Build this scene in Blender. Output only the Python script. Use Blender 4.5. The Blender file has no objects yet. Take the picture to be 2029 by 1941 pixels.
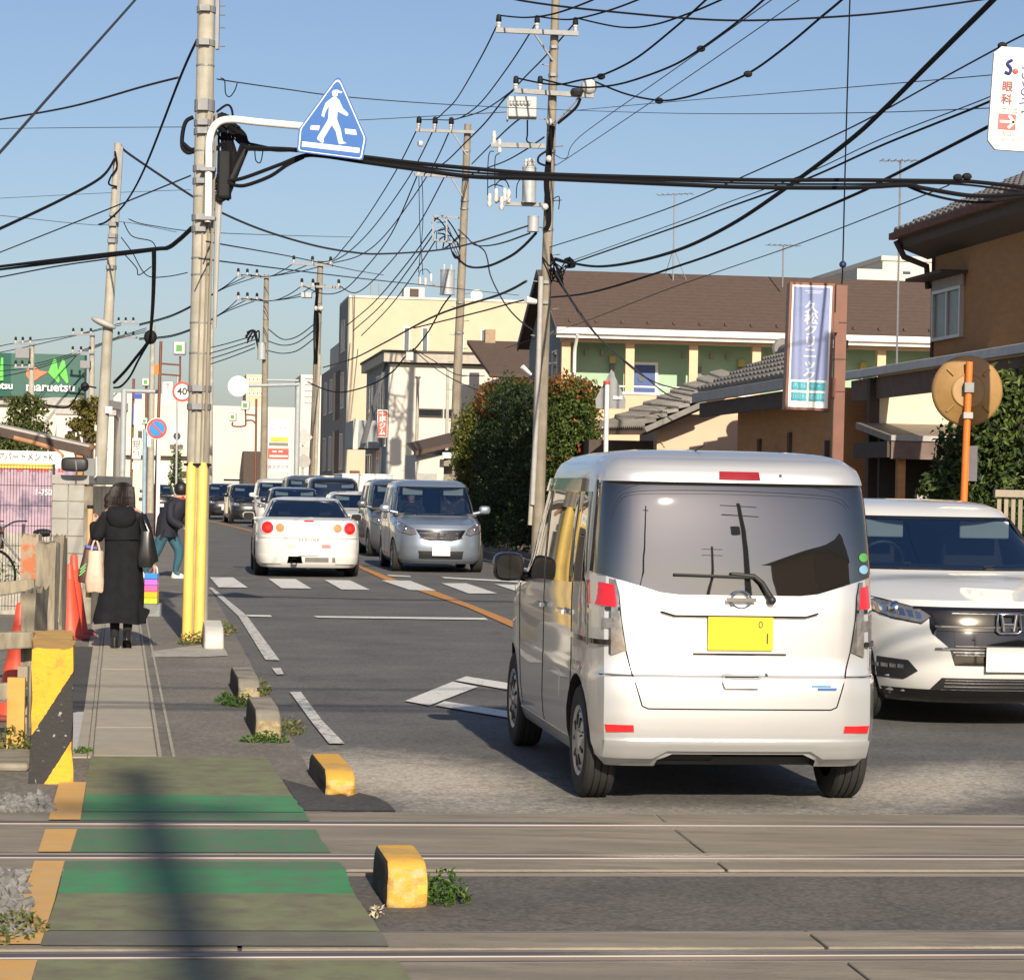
import bpy, bmesh, math, random
import numpy as np
from mathutils import Vector, Matrix
R = math.radians
random.seed(7); np.random.seed(7)
sc = bpy.context.scene
COL = sc.collection

# ------------------------------------------------------------------ camera
F, CX, CY, CH, ROLL = 4800.0, 1014.5, 970.5, 1.55, R(1.1)
cam_d = bpy.data.cameras.new('camera'); cam = bpy.data.objects.new('camera', cam_d); COL.objects.link(cam)
cam_d.sensor_width = 36.0; cam_d.lens = 36.0 * F / 2029.0
cam_d.clip_start = 0.1; cam_d.clip_end = 3000
cr, sr = math.cos(ROLL), math.sin(ROLL)
cam.matrix_world = Matrix(((cr, -sr, 0, 0), (0, 0, -1, 0), (sr, cr, 0, CH), (0, 0, 0, 1)))
sc.camera = cam

# ------------------------------------------------------------------ light
SUN_AZ, SUN_EL = R(11.0), R(26.0)          # to the right of straight behind the camera
S = Vector((math.sin(SUN_AZ) * math.cos(SUN_EL), -math.cos(SUN_AZ) * math.cos(SUN_EL), math.sin(SUN_EL)))
w = bpy.data.worlds.new('World'); sc.world = w; w.use_nodes = True
nt = w.node_tree; nt.nodes.clear()
sky = nt.nodes.new('ShaderNodeTexSky'); sky.sky_type = 'NISHITA'; sky.sun_disc = False
sky.sun_elevation = SUN_EL; sky.sun_rotation = math.pi - SUN_AZ
sky.altitude = 0; sky.air_density = 1.0; sky.dust_density = 1.3; sky.ozone_density = 3.0
bg = nt.nodes.new('ShaderNodeBackground'); bg.inputs[1].default_value = 0.068
wo = nt.nodes.new('ShaderNodeOutputWorld')
tint = nt.nodes.new('ShaderNodeMix'); tint.data_type = 'RGBA'; tint.blend_type = 'MULTIPLY'; tint.inputs[0].default_value = 1.0; tint.inputs[7].default_value = (1.02, 0.96, 0.99, 1)
nt.links.new(sky.outputs[0], tint.inputs[6]); nt.links.new(tint.outputs[2], bg.inputs[0]); nt.links.new(bg.outputs[0], wo.inputs[0])
sl = bpy.data.lights.new('sun', 'SUN'); sl.energy = 4.1; sl.angle = R(0.53); sl.color = (1.0, 0.885, 0.71)
so = bpy.data.objects.new('sun', sl); COL.objects.link(so)
so.rotation_euler = S.to_track_quat('Z', 'Y').to_euler(); so.location = (8, -20, 20)
vs = sc.view_settings; vs.view_transform = 'Standard'; vs.look = 'None'; vs.exposure = 0.68; vs.gamma = 1.0
sc.cycles.max_bounces = 6; sc.cycles.diffuse_bounces = 3; sc.cycles.glossy_bounces = 3
sc.cycles.transmission_bounces = 4; sc.cycles.transparent_max_bounces = 8
sc.cycles.caustics_reflective = False; sc.cycles.caustics_refractive = False

# ------------------------------------------------------------------ pixel -> place helpers
def yh(px): return CY + (px - CX) * math.tan(ROLL)
def P(px, py, d):
    u = (px - CX) / F; v = (CY - py) / F
    return Vector(((u * cr - v * sr) * d, d, CH + (u * sr + v * cr) * d))
def G(px, py, z=0.0):
    u = (px - CX) / F; v = (CY - py) / F
    d = (z - CH) / (u * sr + v * cr)
    return Vector(((u * cr - v * sr) * d, d, z))
def X(px, d, py=970): return P(px, py, d).x
def Z(px, py, d): return P(px, py, d).z
ROAD_A = R(8.3)                     # the road runs this far to the left of the view axis

# ------------------------------------------------------------------ mesh builder
class MB:
    def __init__(s): s.v = []; s.f = []; s.m = []
    def add(s, vs, fs, mi=0):
        o = len(s.v); s.v += [tuple(p) for p in vs]; s.f += [tuple(i + o for i in f) for f in fs]; s.m += [mi] * len(fs); return s
    def box(s, x0, x1, y0, y1, z0, z1, mi=0):
        return s.add([(x0,y0,z0),(x1,y0,z0),(x1,y1,z0),(x0,y1,z0),(x0,y0,z1),(x1,y0,z1),(x1,y1,z1),(x0,y1,z1)],
                     [(0,3,2,1),(4,5,6,7),(0,1,5,4),(1,2,6,5),(2,3,7,6),(3,0,4,7)], mi)
    def obox(s, c, sx, sy, sz, rz=0, mi=0, rx=0, ry=0):
        M = Matrix.Translation(c) @ Matrix.Rotation(rz, 4, 'Z') @ Matrix.Rotation(rx, 4, 'X') @ Matrix.Rotation(ry, 4, 'Y')
        vs = [M @ Vector((x*sx/2, y*sy/2, z*sz/2)) for z in (-1,1) for x, y in ((-1,-1),(1,-1),(1,1),(-1,1))]
        return s.add(vs, [(0,3,2,1),(4,5,6,7),(0,1,5,4),(1,2,6,5),(2,3,7,6),(3,0,4,7)], mi)
    def beam(s, a, b, wd, h, mi=0):
        a = Vector(a); b = Vector(b); d = b - a; L = d.length
        q = d.to_track_quat('X', 'Z').to_matrix().to_4x4(); M = Matrix.Translation((a + b) / 2) @ q
        vs = [M @ Vector((x*L/2, y*wd/2, z*h/2)) for z in (-1,1) for x, y in ((-1,-1),(1,-1),(1,1),(-1,1))]
        return s.add(vs, [(0,3,2,1),(4,5,6,7),(0,1,5,4),(1,2,6,5),(2,3,7,6),(3,0,4,7)], mi)
    def tube(s, path, r, n=6, mi=0, caps=True, flat=1.0):
        ps = [Vector(p) for p in path]; m = len(ps)
        rs = r if isinstance(r, (list, tuple)) else [r] * m
        o = len(s.v); t0 = (ps[1] - ps[0]).normalized()
        up = Vector((0, 0, 1)) if abs(t0.z) < 0.9 else Vector((1, 0, 0))
        nx = t0.cross(up).normalized()
        for i, p in enumerate(ps):
            t = (ps[min(i+1, m-1)] - ps[max(i-1, 0)]).normalized()
            nx = (nx - t * nx.dot(t)).normalized(); ny = t.cross(nx)
            for k in range(n):
                a = 2 * math.pi * k / n
                s.v.append(tuple(p + (nx * math.cos(a) + ny * math.sin(a) * flat) * rs[i]))
        for i in range(m - 1):
            for k in range(n):
                a = o + i*n + k; b = o + i*n + (k+1) % n
                s.f.append((a, b, b + n, a + n)); s.m.append(mi)
        if caps:
            s.f.append(tuple(o + k for k in range(n))[::-1]); s.m.append(mi)
            s.f.append(tuple(o + (m-1)*n + k for k in range(n))); s.m.append(mi)
        return s
    def lathe(s, prof, n=16, c=(0,0,0), mi=0, ax='Z', caps=True):
        o = len(s.v)
        for r, z in prof:
            for k in range(n):
                a = 2*math.pi*k/n; x, y = r*math.cos(a), r*math.sin(a)
                p = (x, y, z) if ax == 'Z' else ((x, z, y) if ax == 'Y' else (z, x, y))
                s.v.append((c[0]+p[0], c[1]+p[1], c[2]+p[2]))
        flip = ax in ('Y',)
        for i in range(len(prof)-1):
            for k in range(n):
                a = o+i*n+k; b = o+i*n+(k+1) % n
                f = (a, b, b+n, a+n); s.f.append(f[::-1] if flip else f); s.m.append(mi)
        if caps:
            f = tuple(o+k for k in range(n)); s.f.append(f if flip else f[::-1]); s.m.append(mi)
            f = tuple(o+(len(prof)-1)*n+k for k in range(n)); s.f.append(f[::-1] if flip else f); s.m.append(mi)
        return s
    def ball(s, c, r, n=10, m=7, mi=0, sc=(1,1,1)):
        pr = [(max(1e-4, math.sin(math.pi*i/m)), -math.cos(math.pi*i/m)) for i in range(m+1)]
        o = len(s.v)
        for q, z in pr:
            for k in range(n):
                a = 2*math.pi*k/n; s.v.append((c[0]+r*sc[0]*q*math.cos(a), c[1]+r*sc[1]*q*math.sin(a), c[2]+r*sc[2]*z))
        for i in range(m):
            for k in range(n):
                a = o+i*n+k; b = o+i*n+(k+1) % n; s.f.append((a,b,b+n,a+n)); s.m.append(mi)
        return s
    def prism(s, poly, y0, y1, mi=0, fn=None):
        """outline poly in (x,z) extruded from y0 (front) to y1"""
        fn = fn or (lambda a, b, c: (a, c, b)); n = len(poly)
        ar = sum(poly[i][0]*poly[(i+1)%n][1]-poly[(i+1)%n][0]*poly[i][1] for i in range(n))
        if ar < 0: poly = poly[::-1]
        vs = [fn(p[0], p[1], y0) for p in poly] + [fn(p[0], p[1], y1) for p in poly]
        fs = [tuple(range(n)), tuple(range(2*n-1, n-1, -1))] + [(i+n, (i+1)%n+n, (i+1)%n, i) for i in range(n)]
        return s.add(vs, fs, mi)
    def sheet(s, pts, mi=0):
        return s.add(pts, [tuple(range(len(pts)))], mi)
    def build(s, name, mats, parent=None, smooth=0, bevel=0, loc=None, rz=None, kind=None):
        me = bpy.data.meshes.new(name); me.from_pydata(s.v, [], s.f)
        if not isinstance(mats, (list, tuple)): mats = [mats]
        for m in mats: me.materials.append(m)
        if len(mats) > 1: me.polygons.foreach_set('material_index', s.m)
        if smooth:
            me.polygons.foreach_set('use_smooth', [True]*len(me.polygons))
            me.set_sharp_from_angle(angle=R(smooth))
        me.update()
        o = bpy.data.objects.new(name, me); COL.objects.link(o)
        if parent is not None: o.parent = parent
        if loc is not None: o.location = loc
        if rz is not None: o.rotation_euler.z = rz
        if bevel:
            b = o.modifiers.new('bevel', 'BEVEL'); b.width = bevel; b.segments = 2; b.limit_method = 'ANGLE'; b.angle_limit = R(40)
        if kind: o['kind'] = kind
        return o

def tag(o, label, cat, group=None):
    o['label'] = label; o['category'] = cat
    if group: o['group'] = group
    return o
def thing(name, label, cat, loc=(0,0,0), rz=0, group=None):
    o = bpy.data.objects.new(name, None); o.empty_display_size = 0.3; COL.objects.link(o)
    o.location = loc; o.rotation_euler = (0, 0, rz); return tag(o, label, cat, group)
def copy_tree(o, parent=None):
    c = o.copy(); COL.objects.link(c); c.parent = parent
    for ch in list(o.children): copy_tree(ch, c)
    return c
def text(name, body, size, m, parent, loc, rz=0, ext=0.002, sx=1.0, spacing=1.0, line=0.75, align='CENTER', rx=math.pi/2, bold=0.0, ry=0):
    cu = bpy.data.curves.new(name, 'FONT'); cu.body = body; cu.size = size; cu.extrude = ext; cu.offset = bold
    cu.align_x = align; cu.align_y = 'CENTER'; cu.space_character = spacing; cu.space_line = line; cu.resolution_u = 3
    t = bpy.data.objects.new(name, cu); COL.objects.link(t)
    bpy.context.view_layer.update()
    me = bpy.data.meshes.new_from_object(t.evaluated_get(bpy.context.evaluated_depsgraph_get()))
    bpy.data.objects.remove(t)
    me.materials.clear(); me.materials.append(m)
    o = bpy.data.objects.new(name, me); COL.objects.link(o); o.parent = parent
    o.location = loc; o.rotation_euler = (rx, ry, rz); o.scale = (sx, 1, 1)
    return o
def smoothpath(pts, k=8):
    ps = [Vector(p) for p in pts]; out = []
    for i in range(len(ps)-1):
        p0 = ps[max(i-1,0)]; p1 = ps[i]; p2 = ps[i+1]; p3 = ps[min(i+2,len(ps)-1)]
        for j in range(k):
            t = j/k; t2 = t*t; t3 = t2*t
            out.append(0.5*((2*p1)+(p2-p0)*t+(2*p0-5*p1+4*p2-p3)*t2+(3*p1-p0-3*p2+p3)*t3))
    out.append(ps[-1]); return out
def interp(keys, x):
    if x <= keys[0][0]: return keys[0][1]
    for (a, b), (c, d) in zip(keys, keys[1:]):
        if x <= c: return b + (d-b)*(x-a)/(c-a) if c > a else d
    return keys[-1][1]

# ------------------------------------------------------------------ materials
def srgb(r, g, b):
    f = lambda c: ((c/255+0.055)/1.055)**2.4 if c/255 > 0.04045 else c/255/12.92
    return (f(r), f(g), f(b), 1)
MATS = {}
def mat(name, col, rough=0.6, metal=0.0, var=0.12, scale=6.0, bump=0.0, bscale=40.0, coat=0.0, spec=0.5, dirt=None, dirt_amt=0.5, dscale=2.0,
        emit=None, alpha=1.0, stretch=None, streak=0.0, flake=0.0, dlo=0.5, dhi=0.7, coords='Object'):
    """one procedural surface: base colour with soft tonal noise, optional dirt patches, streaks and fine relief"""
    m = bpy.data.materials.new(name); m.use_nodes = True; n = m.node_tree.nodes; l = m.node_tree.links
    b = n['Principled BSDF']; col = (tuple(col) + (1,))[:4]
    b.inputs['Roughness'].default_value = rough; b.inputs['Metallic'].default_value = metal
    b.inputs['Coat Weight'].default_value = coat; b.inputs['Coat Roughness'].default_value = 0.03
    b.inputs['Specular IOR Level'].default_value = spec; b.inputs['Base Color'].default_value = col
    tc = n.new('ShaderNodeTexCoord'); vec = tc.outputs[coords]
    if stretch:
        mp = n.new('ShaderNodeMapping'); mp.inputs['Scale'].default_value = stretch; l.new(vec, mp.inputs[0]); vec = mp.outputs[0]
    cur = None
    def noise(sc_, det=4, rgh=0.6, v=vec):
        t = n.new('ShaderNodeTexNoise'); t.inputs['Scale'].default_value = sc_; t.inputs['Detail'].default_value = det
        t.inputs['Roughness'].default_value = rgh; l.new(v, t.inputs['Vector']); return t
    def mix(fac, a, bcol):
        x = n.new('ShaderNodeMix'); x.data_type = 'RGBA'
        l.new(fac, x.inputs[0])
        if hasattr(a, 'links'): l.new(a, x.inputs[6])
        else: x.inputs[6].default_value = a
        if hasattr(bcol, 'links'): l.new(bcol, x.inputs[7])
        else: x.inputs[7].default_value = bcol
        return x.outputs[2]
    if var > 0:
        t = noise(scale); r_ = n.new('ShaderNodeMapRange'); l.new(t.outputs[0], r_.inputs[0])
        r_.inputs[1].default_value = 0.3; r_.inputs[2].default_value = 0.7
        lo = tuple(c*(1-var) for c in col[:3])+(1,); hi = tuple(min(1, c*(1+var)) for c in col[:3])+(1,)
        cur = mix(r_.outputs[0], lo, hi)
    if dirt is not None:
        t = noise(dscale, 6, 0.65); r_ = n.new('ShaderNodeMapRange'); l.new(t.outputs[0], r_.inputs[0])
        r_.inputs[1].default_value = dlo; r_.inputs[2].default_value = dhi; r_.inputs[4].default_value = dirt_amt
        cur = mix(r_.outputs[0], cur if cur is not None else col, (tuple(dirt)+(1,))[:4])
    if streak > 0:
        mp = n.new('ShaderNodeMapping'); mp.inputs['Scale'].default_value = (9, 9, 0.5); l.new(tc.outputs[coords], mp.inputs[0])
        t = noise(2.0, 4, 0.6, mp.outputs[0]); r_ = n.new('ShaderNodeMapRange'); l.new(t.outputs[0], r_.inputs[0])
        r_.inputs[1].default_value = 0.5; r_.inputs[2].default_value = 0.75; r_.inputs[4].default_value = streak
        cur = mix(r_.outputs[0], cur if cur is not None else col, tuple(c*0.35 for c in col[:3])+(1,))
    if cur is not None: l.new(cur, b.inputs['Base Color'])
    if bump > 0:
        t = noise(bscale, 5, 0.7); bp = n.new('ShaderNodeBump'); bp.inputs['Strength'].default_value = bump; bp.inputs['Distance'].default_value = 0.01
        l.new(t.outputs[0], bp.inputs['Height']); l.new(bp.outputs[0], b.inputs['Normal'])
    if emit: b.inputs['Emission Color'].default_value = (tuple(emit[:3])+(1,)); b.inputs['Emission Strength'].default_value = emit[3]
    MATS[name] = m; return m
def glassmat(name, tint=(0.02,0.03,0.04), alpha=0.5, rough=0.02):
    m = bpy.data.materials.new(name); m.use_nodes = True; n = m.node_tree.nodes; l = m.node_tree.links
    b = n['Principled BSDF']; b.inputs['Base Color'].default_value = tint+(1,); b.inputs['Roughness'].default_value = rough
    b.inputs['Specular IOR Level'].default_value = 0.6
    if alpha < 1:
        tr = n.new('ShaderNodeBsdfTransparent'); tr.inputs[0].default_value = (0.75, 0.85, 0.88, 1)
        mx = n.new('ShaderNodeMixShader'); mx.inputs[0].default_value = alpha
        l.new(tr.outputs[0], mx.inputs[1]); l.new(b.outputs[0], mx.inputs[2]); l.new(mx.outputs[0], n['Material Output'].inputs[0])
    MATS[name] = m; return m
M_conc = mat('concrete', (0.36,0.34,0.30), 0.85, var=0.18, scale=9, bump=0.3, bscale=60, dirt=(0.16,0.14,0.11), dirt_amt=0.6, dscale=4)
M_conc_old = mat('old_concrete', (0.30,0.27,0.21), 0.9, var=0.25, scale=14, bump=0.5, bscale=70, dirt=(0.07,0.065,0.045), dirt_amt=0.8, dscale=7, dlo=0.45)
M_pole = mat('pole_concrete', (0.37,0.345,0.285), 0.85, var=0.18, scale=4, bump=0.15, bscale=80, streak=0.35)
M_pole_dk = mat('pole_concrete_brown', (0.25,0.215,0.165), 0.85, var=0.2, scale=3, streak=0.4)
M_galv = mat('galvanised_steel', (0.22,0.225,0.23), 0.55, 0.3, var=0.12, scale=10)
M_steel_grey = mat('painted_grey_steel', (0.36,0.385,0.40), 0.5, 0.1, var=0.08)
M_black = mat('black_rubber', (0.010,0.010,0.011), 0.65, var=0.2, spec=0.3)
M_cable = mat('cable_sheath', (0.007,0.007,0.009), 0.75, var=0, spec=0.15)
M_cable_g = mat('cable_grey', (0.035,0.036,0.042), 0.7, var=0, spec=0.2)
M_white = mat('white_paint', (0.78,0.77,0.73), 0.45, var=0.05, coat=0.2)
M_por = mat('porcelain', (0.52,0.51,0.49), 0.3, var=0.15, scale=20)
M_brown_steel = mat('brown_painted_steel', (0.165,0.058,0.032), 0.5, var=0.15, scale=5)
M_rust = mat('rust_brown', (0.16,0.07,0.04), 0.8, var=0.3, scale=12)
M_yellow = mat('yellow_guard', (0.72,0.50,0.11), 0.5, var=0.06, scale=3, dirt=(0.5,0.36,0.10), dirt_amt=0.4, dscale=5, coat=0.2)
M_red = mat('red_paint', (0.62,0.07,0.05), 0.45, var=0.05)
M_blue = mat('sign_blue', (0.0,0.095,0.36), 0.5, var=0.03)
M_orange = mat('orange_paint', (0.72,0.17,0.02), 0.45, var=0.08, coat=0.2)
M_cone = mat('cone_red', (0.72,0.075,0.035), 0.5, var=0.1, scale=4, dirt=(0.35,0.10,0.07), dirt_amt=0.5, dscale=6)
M_wood_old = mat('weathered_wood', (0.30,0.255,0.19), 0.9, var=0.3, scale=6, stretch=(1,1,0.25), bump=0.6, bscale=30, dirt=(0.10,0.08,0.06), dirt_amt=0.7, dscale=4)
M_glass_dk = glassmat('dark_window', (0.02,0.025,0.03), 1.0, 0.03)
M_glass_bl = glassmat('windscreen_glass', (0.010,0.025,0.07), 0.5, 0.02)
M_glass_priv = glassmat('privacy_glass', (0.012,0.012,0.012), 1.0, 0.015)
for _m, _i in ((M_glass_priv, 2.3), (M_glass_dk, 1.7), (M_glass_bl, 1.7)): _m.node_tree.nodes['Principled BSDF'].inputs['IOR'].default_value = _i
M_plast = mat('black_plastic', (0.02,0.02,0.021), 0.5, var=0.1)
M_gloss_blk = mat('gloss_black', (0.010,0.010,0.011), 0.08, var=0, coat=0.6)
M_chrome = mat('chrome', (0.75,0.75,0.76), 0.12, 1.0, var=0)
M_rubber = mat('tyre_rubber', (0.022,0.021,0.020), 0.8, var=0.2, scale=20, bump=0.3, bscale=120)
M_alloy = mat('wheel_cover_silver', (0.42,0.42,0.42), 0.35, 0.7, var=0.05)
M_tail_red = mat('tail_lamp_red', (0.62,0.015,0.02), 0.12, var=0.1, scale=30, coat=1.0)
M_tail_or = mat('lamp_amber', (0.62,0.15,0.01), 0.2, var=0.1, scale=30, coat=1.0)
M_lamp_clear = mat('lamp_clear', (0.27,0.255,0.25), 0.10, 0.6, var=0.35, scale=25, coat=1.0)
M_silver = mat('silver_paint', (0.585,0.59,0.595), 0.34, 0.55, var=0.015, scale=2, coat=0.9)
M_silver_b = mat('silver_blue_paint', (0.29,0.34,0.41), 0.33, 0.6, var=0.02, scale=2, coat=0.9)
M_wpaint = mat('white_car_paint', (0.62,0.61,0.575), 0.35, 0.0, var=0.02, scale=2, coat=0.9)
M_wpearl = mat('pearl_white_paint', (0.62,0.62,0.60), 0.35, 0.1, var=0.02, scale=2, coat=0.9)
M_bpaint = mat('black_car_paint', (0.012,0.012,0.014), 0.25, 0.2, var=0, coat=1.0)
M_navy = mat('navy_paint', (0.015,0.02,0.04), 0.25, 0.2, var=0, coat=1.0)
M_greyp = mat('grey_car_paint', (0.14,0.15,0.165), 0.3, 0.5, var=0, coat=1.0)
M_plate_w = mat('number_plate_white', (0.74,0.73,0.70), 0.5, var=0.03)
M_plate_y = mat('number_plate_yellow', (0.88,0.55,0.01), 0.5, var=0.03)
M_cab = mat('cabin_dark', (0.010,0.011,0.013), 0.8, var=0)
M_seat = mat('seat_cloth', (0.035,0.035,0.04), 0.9, var=0.1)
M_skin = mat('skin', (0.50,0.28,0.20), 0.55, var=0.06, scale=15)
M_visor = mat('sun_visor', (0.42,0.46,0.46), 0.7, var=0.05)
M_text_dk = mat('dark_lettering', (0.03,0.03,0.035), 0.5, var=0)
M_text_w = mat('white_lettering', (0.78,0.78,0.76), 0.5, var=0)
M_text_r = mat('red_lettering', (0.6,0.05,0.05), 0.5, var=0)
# ================================================================== GROUND
def asphalt(name, col, warm=None, patch=None):
    m = mat(name, col, 0.85, var=0.22, scale=1.3, bump=0.5, bscale=180, dirt=warm or tuple(c*1.35 for c in col[:3]), dirt_amt=0.55, dscale=0.45, dlo=0.42, dhi=0.75)
    n = m.node_tree.nodes; l = m.node_tree.links; b = n['Principled BSDF']
    src = b.inputs['Base Color'].links[0].from_socket
    tc = n.new('ShaderNodeTexCoord')
    out = src
    if patch:                                     # pale dust and worn aggregate around given places: (x, y, rx, ry, rot)
        pcol, spots = patch
        for (x, y, rx, ry, rot, amt) in spots:
            mp = n.new('ShaderNodeMapping'); mp.vector_type = 'TEXTURE'; mp.inputs['Location'].default_value = (x, y, 0)
            mp.inputs['Rotation'].default_value = (0, 0, rot); mp.inputs['Scale'].default_value = (rx, ry, 1); l.new(tc.outputs['Object'], mp.inputs[0])
            ln = n.new('ShaderNodeVectorMath'); ln.operation = 'LENGTH'; l.new(mp.outputs[0], ln.inputs[0])
            ns = n.new('ShaderNodeTexNoise'); ns.inputs['Scale'].default_value = 5; ns.inputs['Detail'].default_value = 10; ns.inputs['Roughness'].default_value = 0.82
            l.new(tc.outputs['Object'], ns.inputs['Vector'])
            ad = n.new('ShaderNodeMath'); ad.operation = 'MULTIPLY_ADD'; l.new(ns.outputs[0], ad.inputs[0]); ad.inputs[1].default_value = 1.7; l.new(ln.outputs['Value'], ad.inputs[2])
            mr = n.new('ShaderNodeMapRange'); l.new(ad.outputs[0], mr.inputs[0]); mr.inputs[1].default_value = 1.95; mr.inputs[2].default_value = 1.15; mr.inputs[4].default_value = amt
            mx = n.new('ShaderNodeMix'); mx.data_type = 'RGBA'; l.new(mr.outputs[0], mx.inputs[0]); l.new(out, mx.inputs[6]); mx.inputs[7].default_value = pcol+(1,); out = mx.outputs[2]
    v = n.new('ShaderNodeTexVoronoi'); v.inputs['Scale'].default_value = 55; l.new(tc.outputs['Object'], v.inputs['Vector'])
    r_ = n.new('ShaderNodeMapRange'); l.new(v.outputs['Color'], r_.inputs[0]); r_.inputs[3].default_value = 0.62; r_.inputs[4].default_value = 1.40
    mu = n.new('ShaderNodeMix'); mu.data_type = 'RGBA'; mu.blend_type = 'MULTIPLY'; mu.inputs[0].default_value = 1
    l.new(out, mu.inputs[6]); l.new(r_.outputs[0], mu.inputs[7]); out = mu.outputs[2]
    nz = n.new('ShaderNodeTexNoise'); nz.inputs['Scale'].default_value = 1.5; nz.inputs['Detail'].default_value = 5; l.new(tc.outputs['Object'], nz.inputs['Vector'])
    av = n.new('ShaderNodeVectorMath'); av.operation = 'MULTIPLY_ADD'; l.new(nz.outputs['Color'], av.inputs[0]); av.inputs[1].default_value = (0.9, 0.9, 0); l.new(tc.outputs['Object'], av.inputs[2])
    ck = n.new('ShaderNodeTexVoronoi'); ck.feature = 'DISTANCE_TO_EDGE'; ck.inputs['Scale'].default_value = 0.42; l.new(av.outputs[0], ck.inputs['Vector'])
    cm = n.new('ShaderNodeMapRange'); l.new(ck.outputs['Distance'], cm.inputs[0]); cm.inputs[1].default_value = 0.002; cm.inputs[2].default_value = 0.008; cm.inputs[3].default_value = 0.80; cm.inputs[4].default_value = 1.0
    cx = n.new('ShaderNodeMix'); cx.data_type = 'RGBA'; cx.blend_type = 'MULTIPLY'; cx.inputs[0].default_value = 1; l.new(out, cx.inputs[6]); l.new(cm.outputs[0], cx.inputs[7]); out = cx.outputs[2]
    l.new(out, b.inputs['Base Color']); return m
dust = (0.52, 0.47, 0.39)
pg1 = G(820, 1540); pg2 = G(1300, 1612); pg3 = G(1850, 1555)
M_asph = asphalt('road_asphalt', (0.108,0.104,0.099), patch=(dust, [(pg1.x, pg1.y, 0.75, 1.5, R(22), 0.85), (pg2.x, pg2.y, 1.9, 0.42, R(4), 0.38), (pg3.x, pg3.y, 0.6, 1.5, R(-30), 0.75)]))
M_asph2 = asphalt('pavement_asphalt', (0.168,0.153,0.130))
M_asph3 = asphalt('dark_patch_asphalt', (0.060,0.058,0.056))
M_asph4 = asphalt('crossing_asphalt', (0.105,0.096,0.086), warm=(0.19,0.165,0.13))
M_dirt = mat('yard_ground', (0.24,0.22,0.18), 0.95, var=0.25, scale=0.7, bump=0.5, bscale=30, dirt=(0.12,0.11,0.08), dscale=0.4)
M_panel = mat('crossing_panel_concrete', (0.255,0.222,0.172), 0.9, var=0.3, scale=5, stretch=(0.4,2,1), bump=0.9, bscale=45, dirt=(0.11,0.095,0.075), dirt_amt=0.6, dscale=2.5)
def paint(name, col, wear=(0.10,0.10,0.098), amt=0.85, lo=0.60, hi=0.68, ds=16):
    return mat(name, col, 0.7, var=0.06, scale=8, bump=0.3, bscale=150, dirt=wear, dirt_amt=amt, dscale=ds, dlo=lo, dhi=hi)
M_line_w = paint('road_paint_white', (0.66,0.65,0.61), lo=0.58, hi=0.66)
M_line_worn = paint('road_paint_white_worn', (0.60,0.585,0.54), lo=0.50, hi=0.60)
M_line_or = paint('road_paint_orange', (0.52,0.235,0.055), lo=0.56, hi=0.66)
M_gr_b = paint('walkway_green', (0.058,0.25,0.095), wear=(0.115,0.165,0.105), amt=0.85, lo=0.44, hi=0.66, ds=7)
M_gr_m = paint('walkway_green_worn', (0.075,0.19,0.088), wear=(0.14,0.145,0.105), amt=0.9, lo=0.44, hi=0.66, ds=7)
M_gr_o = paint('walkway_olive', (0.195,0.21,0.105), wear=(0.15,0.125,0.085), amt=0.9, lo=0.42, hi=0.66, ds=6)
M_gr_g = paint('walkway_grey_olive', (0.16,0.155,0.115), wear=(0.12,0.11,0.09), amt=0.8, lo=0.42, hi=0.75, ds=3)
M_line_y = paint('walkway_edge_yellow', (0.60,0.345,0.105), wear=(0.52,0.37,0.19), amt=0.7, lo=0.45, hi=0.7, ds=6)

def struct(name, mb, m, parent=None, **k):
    o = mb.build(name, m, parent, **k)
    if parent is None: o['kind'] = 'structure'
    return o
g = MB(); g.sheet([(-700,-120,-0.03),(700,-120,-0.03),(700,1500,-0.03),(-700,1500,-0.03)]); struct('ground', g, M_dirt)

# ---- the road follows this centre line (x, y)
CL = [(4.7,-6), (2.45,11.2), (1.90,14.5), (0.07,27), (-2.85,46.5), (-5.7,64), (-9.2,84), (-13.2,104), (-20,130), (-30,160), (-48,200), (-90,260)]
_ys = np.arange(-6.0, 258.0, 0.5); _xs = np.interp(_ys, [b for a, b in CL], [a for a, b in CL])
_xs = np.convolve(np.pad(_xs, 12, mode='reflect', reflect_type='odd'), np.ones(25)/25, 'valid')
CLP = [Vector((float(a), float(b), 0)) for a, b in zip(_xs, _ys)][::2]
def off(path, o0, o1=None, z=0):
    out = []
    for i, p in enumerate(path):
        t = (path[min(i+1, len(path)-1)] - path[max(i-1, 0)]).normalized(); n_ = Vector((t.y, -t.x, 0))
        out.append(Vector((p.x + n_.x*o0, p.y + n_.y*o0, z)))
    return out
def strip(path, a, b, z):
    A, B = off(path, a, z=z), off(path, b, z=z); mb = MB()
    mb.add(A + B, [(i, i+len(A), i+1+len(A), i+1) for i in range(len(A)-1)]); return mb
far = [p for p in CLP if p.y >= 11.0]
struct('road', strip(far, -3.15, 3.6, 0.0), M_asph)
# pavement on the left (asphalt), with the pedestrian slabs on it
struct('pavement', strip([p for p in CLP if 11.0 <= p.y <= 80], -6.0, -3.15, 0.002), M_asph2)
kb = MB()
KA = off(CLP, 3.6); KB_ = off(CLP, 3.78)
for i, p in enumerate(CLP[:-1]):
    if 24 <= p.y <= 120:
        a, b, c, d = KA[i], KA[i+1], KB_[i+1], KB_[i]
        kb.add([(q.x, q.y, z) for z in (-0.02, 0.14) for q in (a, d, c, b)], [(4,5,6,7),(0,1,5,4),(1,2,6,5),(2,3,7,6),(3,0,4,7)])
struct('kerb', kb, M_conc_old)
struct('pavement', strip([p for p in CLP if 11.5 <= p.y <= 120], 3.78, 6.5, 0.10), M_asph2)
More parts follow.
